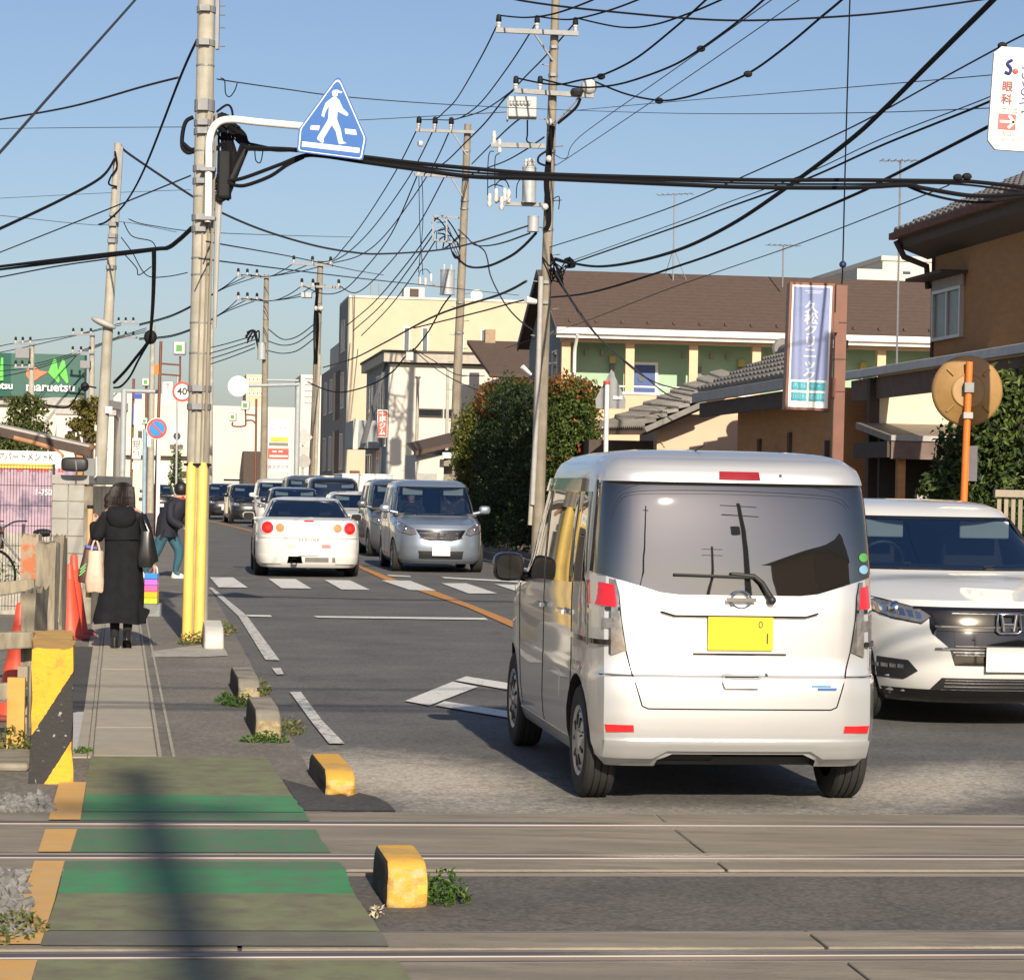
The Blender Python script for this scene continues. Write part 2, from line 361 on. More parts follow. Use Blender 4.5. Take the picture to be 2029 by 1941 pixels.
# yard on the left behind the fence
yb = MB(); yb.sheet([(-40,15,-0.012),(-4.3,15,-0.012),(-5.6,24,-0.012),(-11,60,-0.012),(-40,60,-0.012)]); struct('yard', yb, mat('yard_concrete', (0.36,0.34,0.31), 0.9, var=0.2, scale=1.5, dirt=(0.2,0.18,0.16), dscale=1))

# ---- level crossing: rails lie about square to the road
RA = R(6.7)
def RL(s, t, z=0.0): return Vector((s*math.cos(RA) - t*math.sin(RA), s*math.sin(RA) + t*math.cos(RA), z))
crossing = MB(); crossing.add([RL(-30,4.5,-0.004), RL(30,4.5,-0.004), RL(30,11.52,-0.004), RL(-30,11.52,-0.004)], [(0,1,2,3)])
crossing = struct('level_crossing', crossing, M_asph4)
def rbox(s0, s1, t0, t1, z0, z1, mb=None):
    mb = mb or MB(); ps = [RL(s, t, z) for z in (z0, z1) for s, t in ((s0,t0),(s1,t0),(s1,t1),(s0,t1))]
    return mb.add(ps, [(0,3,2,1),(4,5,6,7),(0,1,5,4),(1,2,6,5),(2,3,7,6),(3,0,4,7)])
for (t0, t1) in ((11.20, 11.50), (10.20, 11.04), (9.80, 10.03), (8.12, 8.43), (7.06, 7.90), (6.62, 6.86)):
    s = -1.93
    while s < 7:
        rbox(s+0.006, s+1.994, t0, t1, -0.06, 0.006).build('concrete_panel', M_panel, crossing, bevel=0.006); s += 2.0
for (t0, t1) in ((11.11, 11.17), (10.07, 10.13), (7.97, 8.04), (6.90, 6.97)):   # steel edge angles
    pass
M_rail = mat('rail_head', (0.155,0.135,0.125), 0.5, 0.55, var=0.1, scale=3, stretch=(0.3,3,1))
M_rail_w = mat('rail_web', (0.13,0.07,0.045), 0.8, 0.2, var=0.3, scale=8)
M_groove = mat('flangeway', (0.025,0.022,0.02), 0.9, var=0.2)
for k, t in enumerate((11.10, 10.10, 7.98, 6.98)):
    gsgn = -1 if k in (0, 2) else 1
    r_ = thing('rail', ['steel rail of the far track nearest the road', 'steel rail of the far track next to the yellow kerb stone', 'steel rail of the near track at the bottom of the picture', 'nearest steel rail, at the photographer\'s feet'][k], 'rail', RL(0, t, 0), RA, 'rails of the level crossing')
    r_['kind'] = 'structure'
    MB().box(-30, 30, -0.033, 0.033, -0.09, 0.014).build('rail_head', M_rail, r_, bevel=0.006)
    MB().box(-30, 30, *sorted((gsgn*0.036, gsgn*0.10)), -0.05, -0.003).build('flangeway', M_groove, r_)
    MB().box(-30, 30, *sorted((gsgn*0.102, gsgn*0.118)), -0.03, 0.009).build('edge_angle', M_rail, r_)
    MB().box(-30, 30, *sorted((-gsgn*0.036, -gsgn*0.07)), -0.05, -0.003).build('web_gap', M_rail_w, r_)
    MB().box(-30, 30, *sorted((-gsgn*0.072, -gsgn*0.086)), -0.03, 0.008).build('edge_angle', M_rail, r_)
    if k in (1, 2):
        MB().box(-30, 30, *sorted((-gsgn*0.40, -gsgn*0.412)), -0.03, 0.0085).build('edge_angle', M_rail, r_)

# ---- paint: polygons measured on the ground
def gpoly(name, pts, m, z, kind=True):
    mb = MB(); mb.sheet([G(px, py)[:2] + (z,) if False else (G(px, py).x, G(px, py).y, z) for px, py in pts][::-1])
    o = mb.build(name, m)
    me = o.data
    if me.polygons[0].normal.z < 0: me.flip_normals()
    o['kind'] = 'structure'; return o
ZL = 0.012
def walk_x(side, y):
    Lk = [(1495,180),(1555,172),(1628,160.6),(1693,140),(1703,131),(1778,114),(1860,85),(1941,68),(2050,30)]
    Rk = [(1495,524),(1607,600.5),(1685,650),(1725,684.6),(1770,699),(1848,752),(1903,788),(1941,813),(2050,890)]
    return interp(Lk if side == 0 else Rk, y)
def band(y0, y1, m, name='walkway_band', z=0.0105):
    n_ = 9; L_ = []; R_ = []
    for i in range(n_+1):
        y = y0 + (y1-y0)*i/n_
        L_.append((walk_x(0, y), y)); R_.append((walk_x(1, y)+random.uniform(-2.5, 2.5), y + (1.0 if y > 1600 else 2)))
    return gpoly(name, L_ + R_[::-1], m, z)
band(1500, 1578, M_gr_o); band(1578, 1611, M_gr_b); band(1612, 1629, M_gr_m); band(1646, 1692, M_gr_m)
band(1710, 1726, M_gr_m); band(1726, 1774, M_gr_b); band(1774, 1848, M_gr_o); band(1849, 1878, M_gr_g); band(1907, 2050, M_gr_o)
LE = [(118,1551),(95.7,1629),(75,1693),(61,1727),(48,1771),(25,1857),(-25,1941),(-70,2050)]
def edge(y0, y1, wide=0):
    a = [(interp([(b, a_) for a_, b in LE], y), y) for y in (y0, (y0+y1)/2, y1)]
    b = [(walk_x(0, y)-1.5, y) for y in (y1, (y0+y1)/2, y0)]
    gpoly('walkway_edge_line', a + b, M_line_y, 0.012)
edge(1553, 1628); edge(1647, 1692); edge(1710, 1876); edge(1908, 2050)
gpoly('walkway_edge_line', [(-60,1858),(25,1857),(16,1876),(-60,1876)], M_line_y, 0.0125)
# left white edge line
for pts in ([(413,1165),(473,1223),(526,1309),(554,1310),(489,1221),(421,1165)], [(574,1373),(619,1435),(652,1476),(683,1476),(639,1431),(596,1373)]):
    gpoly('road_edge_line', pts, M_line_worn, ZL)
gpoly('road_edge_line', [(538,1325),(548,1338),(562,1338),(556,1325)], M_line_worn, ZL)
def z3(pts): return [(400+.3315*a, 1100+.3315*b) for a, b in pts]
for pts in ([(48,135),(185,135),(275,197),(100,195)], [(397,143),(560,145),(655,203),(475,200)], [(733,150),(885,153),(1005,210),(835,208)],
            [(1072,153),(1245,155),(1400,215),(1240,210)], [(1430,170),(1580,170),(1765,232),(1595,232)], [(1748,175),(1900,180),(2120,240),(1940,238)],
            [(2080,185),(2240,190),(2470,250),(2300,248)]):
    gpoly('crosswalk_stripe', z3(pts), M_line_w, ZL)
for pts in ([(255,360),(410,362),(420,373),(285,371)], [(665,367),(1690,378),(1712,391),(690,377)], [(1105,119),(1245,126),(1250,133),(1120,127)], [(1430,132),(2300,178),(2320,190),(1450,141)]):
    gpoly('stop_line', z3(pts), M_line_w, ZL)
ci = [p for p in CLP if p.y > 24.0]
def cline(y0, y1):
    q = [p for p in CLP if y0 <= p.y <= y1]
    return struct('centre_line', strip(q, -0.075, 0.075, 0.011), M_line_or)
# measured near part, then along the curve
gpoly('centre_line', z3([(940,78),(1095,150),(1290,213),(1580,312),(1880,445),(2300,640),(2330,600),(1880,405),(1640,310),(1385,213),(1165,150),(945,65)]), M_line_or, 0.0105)
cline(47, 240)
for pts in ([(1213,878),(1500,762),(1650,793),(1360,905)], [(1515,755),(1580,730),(2150,822),(2150,868)], [(1395,905),(1450,880),(2250,1005),(2250,1050)], [(2150,870),(2290,900),(2380,985),(2250,1003)]):
    gpoly('crosswalk_warning_diamond', z3(pts), M_line_w, ZL)
# right-hand edge line
qq = [p for p in CLP if 12 <= p.y <= 100]
struct('road_edge_line', strip(qq, 3.22, 3.37, 0.011), M_line_worn)

# ---- pedestrian slabs (gutter covers) on the left pavement
sa, sb = G(248, 1502), G(243, 1300); sdir = (sb - sa).normalized(); sn = Vector((sdir.y, -sdir.x, 0))
M_slab = mat('gutter_slab', (0.36,0.325,0.255), 0.9, var=0.14, scale=4, bump=0.35, bscale=120, dirt=(0.15,0.135,0.11), dirt_amt=0.5, dscale=2.0)
M_joint = mat('slab_border', (0.34,0.31,0.25), 0.9, var=0.15, scale=10, bump=0.3, bscale=100)
gut = MB()
gut.add([tuple(sa + sn*a + sdir*t + Vector((0,0,0.003))) for a, t in ((-0.32,-0.0),(0.27,-0.0),(0.27,38),(-0.32,38))], [(0,1,2,3)])
gut = struct('gutter', gut, M_asph2)
rz_s = math.atan2(sdir.y, sdir.x) - math.pi/2
sm = MB(); sm.box(-0.178, 0.178, 0.006, 1.594, -0.05, 0.012); first = None
for k in range(22):
    p = sa + sdir*(0.02 + 1.6*k)
    if first is None: first = sm.build('slab', M_slab, gut, bevel=0.008); o = first
    else: o = first.copy(); COL.objects.link(o)
    o.location = p + Vector((0,0,random.uniform(0,0.003))); o.rotation_euler.z = rz_s + random.uniform(-.002,.002)
for x0, x1, m in ((-0.206,-0.184, M_joint), (0.184,0.205, M_joint), (0.262,0.280, M_joint)):
    b_ = MB(); b_.box(x0, x1, 0.0, 36, -0.05, 0.011); b_.build('kerb_edge', m, gut, loc=sa, rz=rz_s)
b_ = MB(); b_.box(-0.315, -0.212, 0.0, 36, -0.05, 0.009); b_.build('concrete_edge', M_slab, gut, loc=sa, rz=rz_s)
gpoly('pavement_patch', [(139,1283),(184,1283),(168,1400),(166,1412),(139,1412)], M_asph3, 0.0105)
gpoly('pavement_patch', [(139,1414),(166,1413),(152,1490),(139,1500)], mat('cement_patch', (0.45,0.44,0.43), 0.8, var=0.1), 0.0105)
gpoly('pavement_patch', [(600,1607),(785,1608),(768,1592),(745,1580),(712,1572),(690,1580),(560,1545),(575,1570)], M_asph3, 0.006)
gpoly('pavement_patch', [(300,1303),(395,1303),(452,1300),(445,1285),(400,1278),(300,1292)], M_conc, 0.008)

# ---- kerb stones
def kerbstone(label, px, py, wd, ln, h, m, rz, seed, chip=0.0, mend=None, dark=None):
    o = thing('kerb_stone', label, 'kerb stone', G(px, py), rz)
    rnd = random.Random(seed)
    bm = bmesh.new(); bmesh.ops.create_cube(bm, size=1)
    bmesh.ops.subdivide_edges(bm, edges=bm.edges[:], cuts=5, use_grid_fill=True)
    for v in bm.verts:
        z = v.co.z + 0.5; tp = 1 - 0.10*z
        y = v.co.y
        if z > 0.72: y = y*(1 - 0.22*((z-0.72)/0.28)) + (0.03 if y < 0 else -0.02)*((z-0.72)/0.28)
        nz = 0.012*rnd.uniform(-1,1)*(1 + 2*chip*(y < -0.45) )
        v.co = (v.co.x*wd*tp + nz*wd*0.6, (y + 0.5)*ln + nz*ln*0.35, z*h + nz*h*0.4 - 0.01)
        if chip and y < -0.45 and rnd.random() < 0.4: v.co.y += chip*rnd.uniform(0, 0.05)
    me = bpy.data.meshes.new('stone'); bm.to_mesh(me); bm.free(); me.materials.append(m)
    me.polygons.foreach_set('use_smooth', [True]*len(me.polygons)); me.set_sharp_from_angle(angle=R(35))
    if mend: me.materials.append(mend)
    if dark: me.materials.append(dark)
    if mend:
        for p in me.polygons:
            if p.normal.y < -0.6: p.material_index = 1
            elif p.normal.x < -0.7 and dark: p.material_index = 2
    s_ = bpy.data.objects.new('stone', me); COL.objects.link(s_); s_.parent = o; sb_ = s_.modifiers.new('s', 'SUBSURF'); sb_.levels = 1; sb_.render_levels = 1
    return o
M_kyel = mat('kerb_yellow_paint', (0.70,0.39,0.055), 0.7, var=0.12, scale=5, bump=0.5, bscale=50, dirt=(0.40,0.27,0.10), dirt_amt=0.7, dscale=5, dlo=0.48, dhi=0.62)
M_kyel2 = mat('kerb_yellow_chipped', (0.66,0.36,0.05), 0.85, var=0.15, scale=12, bump=0.9, bscale=35, dirt=(0.55,0.40,0.22), dirt_amt=0.9, dscale=22, dlo=0.42, dhi=0.60)
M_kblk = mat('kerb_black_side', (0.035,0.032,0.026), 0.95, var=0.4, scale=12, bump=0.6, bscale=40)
M_kgrey2 = mat('kerb_grey_broken', (0.34,0.27,0.16), 0.95, var=0.3, scale=14, bump=1.0, bscale=30, dirt=(0.10,0.09,0.04), dirt_amt=0.9, dscale=9)
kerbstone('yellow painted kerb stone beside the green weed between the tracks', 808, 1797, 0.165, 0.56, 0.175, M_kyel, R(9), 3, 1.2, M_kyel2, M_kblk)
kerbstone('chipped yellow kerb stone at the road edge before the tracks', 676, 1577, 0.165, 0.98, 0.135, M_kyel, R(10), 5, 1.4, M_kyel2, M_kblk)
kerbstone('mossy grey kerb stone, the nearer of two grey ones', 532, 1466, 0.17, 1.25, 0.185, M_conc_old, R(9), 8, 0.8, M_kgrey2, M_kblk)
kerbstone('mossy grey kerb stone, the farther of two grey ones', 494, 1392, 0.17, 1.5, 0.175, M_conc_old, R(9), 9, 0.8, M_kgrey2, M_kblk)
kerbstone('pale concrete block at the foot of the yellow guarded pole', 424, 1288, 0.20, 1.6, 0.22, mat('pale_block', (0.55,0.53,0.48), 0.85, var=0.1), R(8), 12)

# ---- leaves, weeds, gravel
def leafmesh(pts, size, aspect=0.5, rnd=None, up=0.3, out=None, curl=0.15):
    rnd = rnd or random; v = []; f = []
    for p in pts:
        s_ = size*rnd.uniform(0.45, 1.55)
        d = Vector((rnd.gauss(0,1), rnd.gauss(0,1), rnd.gauss(0,1)+up))
        if out is not None: d += out(p)
        d.normalize(); a = d.cross(Vector((rnd.gauss(0,1), rnd.gauss(0,1), rnd.gauss(0,1)))).normalized()
        b = d.cross(a)*0.0 + d*curl
        o = len(v); p = Vector(p)
        l_ = a; w_ = d.cross(a).normalized()
        v += [tuple(p - l_*s_/2), tuple(p + w_*s_*aspect/2 + d*s_*curl), tuple(p + l_*s_/2), tuple(p - w_*s_*aspect/2 + d*s_*curl)]
        f += [(o, o+1, o+2, o+3)]
    return v, f
def leafmat(name, c1, c2, c3, rough=0.5):
    m = bpy.data.materials.new(name); m.use_nodes = True; n = m.node_tree.nodes; l = m.node_tree.links; b = n['Principled BSDF']
    gi = n.new('ShaderNodeNewGeometry'); cr_ = n.new('ShaderNodeValToRGB'); l.new(gi.outputs['Random Per Island'], cr_.inputs[0])
    e = cr_.color_ramp.elements; e[0].color = tuple(c1)+(1,); e[1].color = tuple(c3)+(1,); x = e.new(0.5); x.color = tuple(c2)+(1,)
    l.new(cr_.outputs[0], b.inputs['Base Color']); b.inputs['Roughness'].default_value = rough; b.inputs['Specular IOR Level'].default_value = 0.3
    tr = n.new('ShaderNodeBsdfTranslucent'); l.new(cr_.outputs[0], tr.inputs[0]); mx = n.new('ShaderNodeMixShader'); mx.inputs[0].default_value = 0.2
    l.new(b.outputs[0], mx.inputs[1]); l.new(tr.outputs[0], mx.inputs[2]); l.new(mx.outputs[0], n['Material Output'].inputs[0]); return m
M_weed = leafmat('weed_leaves', (0.03,0.075,0.015), (0.06,0.13,0.02), (0.11,0.17,0.035))
M_weed_dry = leafmat('dry_weed_leaves', (0.05,0.09,0.02), (0.13,0.14,0.04), (0.22,0.18,0.08))
def weed(label, px, py, rx, ry, h, n_, size, m=M_weed, seed=1):
    rnd = random.Random(seed); c = G(px, py); pts = []
    for i in range(n_):
        a = rnd.uniform(0, 2*math.pi); q = math.sqrt(rnd.random())
        pts.append((rx*q*math.cos(a), ry*q*math.sin(a), max(0.005, h*rnd.random()*(1-q*q*0.8))))
    v, f = leafmesh(pts, size, 0.45, rnd, up=0.8)
    o = MB().add(v, f).build('weed', m, loc=c); return tag(o, label, 'weed', 'weeds along the kerb')
weed('leafy green weed growing against the yellow kerb stone between the tracks', 880, 1785, 0.10, 0.10, 0.13, 300, 0.028, seed=2)
weed('weeds at the front of the nearer grey kerb stone', 525, 1470, 0.16, 0.08, 0.07, 260, 0.028, M_weed, 3)
weed('dry weeds beside the nearer grey kerb stone', 572, 1450, 0.10, 0.35, 0.10, 160, 0.03, M_weed_dry, 4)
weed('weeds between the two grey kerb stones', 478, 1398, 0.14, 0.14, 0.09, 260, 0.03, M_weed, 5)
weed('weeds right of the farther grey kerb stone', 520, 1375, 0.06, 0.3, 0.13, 130, 0.03, M_weed_dry, 6)
weed('weed tuft on the left of the farther grey kerb stone', 446, 1388, 0.07, 0.2, 0.08, 130, 0.03, M_weed, 7)
weed('weeds at the foot of the yellow pole guards', 384, 1276, 0.16, 0.2, 0.14, 260, 0.035, M_weed_dry, 8)
weed('dry grass behind the pale concrete block', 440, 1255, 0.14, 0.8, 0.12, 240, 0.04, M_weed_dry, 9)
weed('weeds in the corner by the black and yellow post', 163, 1492, 0.07, 0.1, 0.04, 110, 0.025, M_weed, 10)
weed('low plants on the ballast at the lower left edge', 20, 1850, 0.12, 0.25, 0.08, 260, 0.03, M_weed_dry, 11)
weed('weeds behind the wire mesh at the left edge', 12, 1490, 0.2, 0.3, 0.14, 320, 0.04, M_weed_dry, 12)
weed('dry stalks by the yellow kerb stone', 742, 1808, 0.04, 0.14, 0.015, 30, 0.022, mat('dry_stalk', (0.42,0.36,0.26), 0.9), 13)
def stones(polys, n_, size, seed):
    rnd = random.Random(seed); mb = MB()
    for (x0, y0, x1, y1), k in polys:
        for i in range(k):
            p = G(rnd.uniform(x0, x1), rnd.uniform(y0, y1)); s_ = size*rnd.uniform(0.5, 1.2)
            bm = bmesh.new(); bmesh.ops.create_icosphere(bm, subdivisions=1, radius=s_/2)
            q = Matrix.Rotation(rnd.uniform(0, 6), 4, Vector((rnd.gauss(0,1), rnd.gauss(0,1), rnd.gauss(0,1))).normalized())
            sc_ = Vector((rnd.uniform(.7,1.3), rnd.uniform(.7,1.3), rnd.uniform(.5,.9)))
            vs_ = []
            for v in bm.verts:
                c = v.co*rnd.uniform(0.8,1.2); vs_.append(p + Vector((0,0,s_*0.2)) + q @ Vector((c.x*sc_.x, c.y*sc_.y, c.z*sc_.z)))
            mb.add(vs_, [tuple(v.index for v in fc.verts) for fc in bm.faces]); bm.free()
    return mb
M_ballast = mat('ballast_stone', (0.17,0.165,0.155), 0.9, var=0.4, scale=10, bump=0.4, bscale=60)
o = stones([((-40,1578,102,1612), 160), ((-60,1728,58,1860), 220)], 0, 0.055, 5).build('ballast', M_ballast); o['kind'] = 'stuff'; o['label'] = 'grey ballast stones beside the tracks'; o['category'] = 'gravel'
# ================================================================== BUILDINGS
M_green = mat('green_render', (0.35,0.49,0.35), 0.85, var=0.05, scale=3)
M_bluegrey = mat('blue_grey_shade', (0.20,0.235,0.25), 0.85, var=0.08, scale=3, bump=0.2, bscale=60)  # shade of the left-facing walls, put into the colour
M_peach = mat('peach_render', (0.62,0.42,0.28), 0.85, var=0.06, scale=2)
M_peach_post = mat('peach_post', (0.66,0.45,0.29), 0.8, var=0.05)
M_roof_br = mat('brown_shingle', (0.088,0.058,0.044), 0.85, var=0.12, scale=6, bump=0.3, bscale=40)
M_cream = mat('cream_render', (0.52,0.44,0.315), 0.85, var=0.06, scale=1.2, streak=0.06)
M_grey_shade_fit = mat('grey_shade_and_fittings', (0.20,0.205,0.205), 0.8, var=0.1, scale=2)  # grey fittings, and painted shade on the cream building's side
M_brick_tan = mat('tan_brick', (0.33,0.24,0.155), 0.85, var=0.15, scale=8)
M_wwall = mat('white_wall', (0.60,0.56,0.49), 0.85, var=0.05, scale=0.8, streak=0.08)
M_wwall2 = mat('ivory_wall', (0.62,0.58,0.50), 0.85, var=0.06, scale=0.8, streak=0.08)
M_brown_wall = mat('brown_clapboard', (0.42,0.215,0.085), 0.85, var=0.12, scale=3, stretch=(1,1,4))
M_brown_dk = mat('dark_brown_timber', (0.07,0.05,0.04), 0.8, var=0.2)
M_tile = mat('grey_roof_tile', (0.185,0.172,0.158), 0.6, var=0.22, scale=5, bump=0.2, bscale=30)
M_fascia = mat('grey_gutter', (0.36,0.35,0.33), 0.6, var=0.12, scale=5, streak=0.2)
M_alu = mat('aluminium_frame', (0.50,0.50,0.49), 0.4, 0.5, var=0.03)
M_door_bl = mat('blue_door', (0.035,0.075,0.24), 0.5, var=0.05)
M_curtain = mat('curtained_glass', (0.10,0.115,0.12), 0.25, var=0.2, scale=3)

def bld(name, label, px, d, rz=ROAD_A, cat='building', group=None):
    p = P(px, yh(px), d); return thing(name, label, cat, (p.x, p.y, 0), rz, group)
def win(par, x0, x1, z0, z1, y=0.0, fr=M_alu, pane=M_glass_dk, mull=0, proud=0.05, side=None, t=0.05):
    """window on the front (plane y) or, with side=x, on a side wall running along y; frame > pane"""
    tr = (lambda a, b, c: (a, b, c)) if side is None else (lambda a, b, c: (side + b, a, c))
    mb = MB()
    def bx(a0, a1, b0, b1, c0, c1):
        v = [tr(a, b, c) for c in (c0, c1) for a, b in ((a0,b0),(a1,b0),(a1,b1),(a0,b1))]
        mb.add(v, [(0,3,2,1),(4,5,6,7),(0,1,5,4),(1,2,6,5),(2,3,7,6),(3,0,4,7)])
    bx(x0, x1, y-proud, y+.02, z0, z0+t); bx(x0, x1, y-proud, y+.02, z1-t, z1); bx(x0, x0+t, y-proud, y+.02, z0+t, z1-t); bx(x1-t, x1, y-proud, y+.02, z0+t, z1-t)
    for k in range(mull): xm = x0+(x1-x0)*(k+1)/(mull+1); bx(xm-t/2, xm+t/2, y-proud*.8, y+.02, z0+t, z1-t)
    f = mb.build('window', fr, par); mb2 = MB(); mb = mb2; bx(x0+t*.5, x1-t*.5, y-.012, y-.006, z0+t*.5, z1-t*.5); mb.build('pane', pane, f); return f
def boxp(name, par, x0, x1, y0, y1, z0, z1, m, bevel=0): return MB().box(x0, x1, y0, y1, z0, z1).build(name, m, par, bevel=bevel)

# ---- green two-storey apartment house
A = bld('apartment_house', 'green and peach two-storey apartment house with brown roof and blue door', 1112, 66, R(7))
W_, D_ = 15.5, 7.2; ez, rz_ = 5.92, 7.85
boxp('wall', A, 0, W_, 1.25, D_, 0, ez, [M_green][0]); 
wl = MB(); wl.box(-.02, 0, 0, D_, 0, ez); wl.prism([(0,ez),(D_,ez),(D_/2,rz_-.1)], -.02, 0, fn=lambda a, b, c: (c, a, b)); wl.build('gable_wall', M_bluegrey, A)  # gable's shade painted in as blue-grey
boxp('parapet', A, -.0, W_, -.05, .08, 2.9, 4.22, M_peach); boxp('balcony_floor', A, 0, W_, -.03, 1.25, 2.75, 2.9, M_peach); boxp('lower_wall', A, 0, W_, .0, .12, 0, 2.75, M_peach)
boxp('parapet_cap', A, -.02, W_, -.09, .12, 4.22, 4.28, M_white); boxp('handrail', A, 0, W_, -.0, .04, 4.42, 4.46, M_white)
for k in range(9):
    x = -.06 + 1.765*k; boxp('post', A, x, x+.24, -.03, .16, 4.28, ez-.25, M_peach_post)
boxp('eave_beam', A, -.1, W_+.3, -.12, .1, ez-.30, ez-.08, M_peach)
boxp('gutter', A, -.30, W_+.4, -.62, -.50, ez-.12, ez+.05, M_white, .02); boxp('fascia', A, -.28, W_+.4, -.50, -.44, ez-.22, ez+.02, M_white); boxp('soffit', A, -.26, W_+.4, -.44, 1.25, ez-.06, ez-.0, M_white)
rf = MB(); t_ = .12
for y0, y1, z0, z1 in ((-.55, D_/2, ez+.02, rz_), (D_+.55, D_/2, ez+.02, rz_)):
    rf.add([(-.30,y0,z0),(W_+.5,y0,z0),(W_+.5,y1,z1),(-.30,y1,z1),(-.30,y0,z0-t_),(W_+.5,y0,z0-t_),(W_+.5,y1,z1-t_),(-.30,y1,z1-t_)], [(0,1,2,3),(7,6,5,4),(0,4,5,1),(1,5,6,2),(2,6,7,3),(3,7,4,0)])
roof = rf.build('roof', M_roof_br, A)
for k in range(22):
    t = .10; y = -.55+(D_/2+.55)*t; z = ez+.02+(rz_-ez)*t
    boxp('snow_guard', roof, .1+k*.72, .16+k*.72, y-.05, y+.06, z+.02, z+.09, M_brown_dk)
rw = MB()
for j in range(1, 17):                       # shingle courses: thin steps on the front slope
    t = j/17; y = -.55+(D_/2+.55)*t; z = ez+.02+(rz_-ez)*t
    rw.add([(-.31,y,z+.004),(W_+.5,y,z+.004),(W_+.5,y+.03,z+.030),(-.31,y+.03,z+.030),(-.31,y+.23,z+.125),(W_+.5,y+.23,z+.125)], [(0,1,2,3),(3,2,5,4)])
c_ = rw.build('shingle_courses', M_roof_br, roof); c_['kind'] = 'stuff'
bb = MB(); bb.beam((-.31,-.6,ez-.06), (-.31,D_/2,rz_-.06), .04, .2); bb.beam((-.31,D_+.6,ez-.06), (-.31,D_/2,rz_-.06), .04, .2); bb.build('bargeboard', mat('barge_dark', (0.10,0.085,0.08), 0.7), A)
dp = MB(); dp.tube([(.28,-.56,ez-.12),(.28,-.2,ez-.45),(.28,-.12,ez-.6),(.28,-.12,.2)], .05, 8); dp.build('downpipe', M_white, A, smooth=50)
d_ = boxp('door', A, 2.05, 2.75, 1.19, 1.25, 2.95, 5.10, M_door_bl); boxp('door_frame', d_, 1.97, 2.05, 1.17, 1.25, 2.95, 5.18, M_white); boxp('door_frame', d_, 2.75, 2.83, 1.17, 1.25, 2.95, 5.18, M_white); boxp('door_frame', d_, 2.05, 2.75, 1.17, 1.25, 5.10, 5.18, M_white)
MB().lathe([(.09,0),(.09,.02)], 16, ax='Y').build('door_light', M_curtain, d_, loc=(2.36,1.165,4.72))
for x in (1.45, 5.1, 8.6): boxp('meter_box', A, x, x+.18, 1.13, 1.25, 5.12, 5.32, mat('meter_box', (0.62,0.47,0.14), 0.5)) if 'meter_box' not in MATS else boxp('meter_box', A, x, x+.18, 1.13, 1.25, 5.12, 5.32, MATS['meter_box'])
for x in (1.53, 4.0, 5.18, 8.68): boxp('duct_pipe', A, x-.06, x+.06, 1.15, 1.25, 2.9, 5.1, M_grey_shade_fit)
for x in (.75, 1.2, 3.5, 4.3, 4.75, 7.0, 9.2): boxp('vent_hood', A, x, x+.12, 1.15, 1.25, 5.32, 5.48, M_fascia)
for x in (.9, 4.5, 8.0, 11.5): boxp('ceiling_lamp', A, x, x+.4, .5, .8, ez-.16, ez-.07, M_white)
win(A, .9, 1.9, 4.0, 5.45, 0, side=-.02); 
win(A, 3.3, 4.1, 4.3, 5.3, 0, side=-.02)

def antenna(label, px, py0, py1, d, wd=.9, stay=False):
    b = P(px, py1, d); h = P(px, py0, d).z - b.z; o = thing('antenna', label, 'antenna', b, R(random.uniform(-20, 20)), 'television antennas')
    MB().tube([(0,0,-0.3),(0,0,h)], .022, 6).build('mast', M_galv, o); m = MB(); m.tube([(-wd/2,0,h-.02),(wd/2,.1,h+.03)], .014, 5); m.build('boom', M_galv, o)
    for k in range(7):
        x = -wd/2+wd*k/6; r_ = MB(); r_.tube([(x,-.22,h),(x,.22,h)], .008, 4); r_.build('element', M_galv, o)
    if stay:
        for sx in (-1,1): MB().tube([(0,0,h*.3),(sx*.35,.2,-.3)], .012, 4).build('stay', M_galv, o)
antenna('television antenna with stays on the brown roof ridge, left of the clinic sign', 1334, 385, 536, 69.5, 1.0, True)
antenna('low television antenna on the brown roof ridge beside the clinic sign', 1551, 486, 548, 69, .9)
antenna('tall thin television mast right of the clinic sign', 1776, 318, 760, 48, .75)

# ---- small house with brown roof just left of the apartment house
H = bld('house', 'small house with brown roof between the white gym building and the apartment', 960, 80)
boxp('wall', H, .6, 6, 0, 5, 0, 5.3, M_wwall2)
r_ = MB(); r_.add([(.05,-.5,5.35),(6,-.5,5.35),(6,2.6,6.62),(-.35,2.6,6.62),(.05,-.5,5.22),(6,-.5,5.22),(6,2.6,6.48),(-.35,2.6,6.48)], [(0,1,2,3),(7,6,5,4),(0,4,5,1),(3,7,4,0),(2,6,7,3)]); r_.build('roof', M_roof_br, H)
boxp('gutter', H, .0, 6, -.60, -.50, 5.25, 5.36, M_brown_dk)
boxp('chimney', H, .25, .6, 2.4, 2.7, 6.3, 7.0, M_brick_tan)

# ---- white gym building
Gm = bld('gym_building', 'white two-storey building with sloped dark glazing and red vertical sign', 768, 85)
boxp('wall', Gm, 0, 12, 0, 9, 0, 5.9, M_wwall); boxp('shade_toned_side', Gm, -.05, 0, 0, 9, 0, 6.1, M_bluegrey)  # left side of the white building: shade painted in as blue-grey
boxp('roof_slab', Gm, -.25, 12, -.35, 9.2, 5.95, 6.28, mat('pale_fascia', (0.40,0.36,0.30), 0.7)); boxp('roof_edge', Gm, -.3, 12, -.4, 9.3, 6.28, 6.36, M_brown_dk)
fin_ = MB(); fin_.prism([(0,6.2),(-.05,6.3),(-.95,3.1),(-.75,3.1)], .35, .6); fin_.build('slanted_fin', mat('dark_fin', (0.06,0.06,0.065), 0.5), Gm)
win(Gm, 1.2, 4.2, 3.9, 5.6, 0, side=-.06, mull=2, pane=M_curtain); win(Gm, .4, 1.0, 3.0, 3.7, 0, side=-.06)
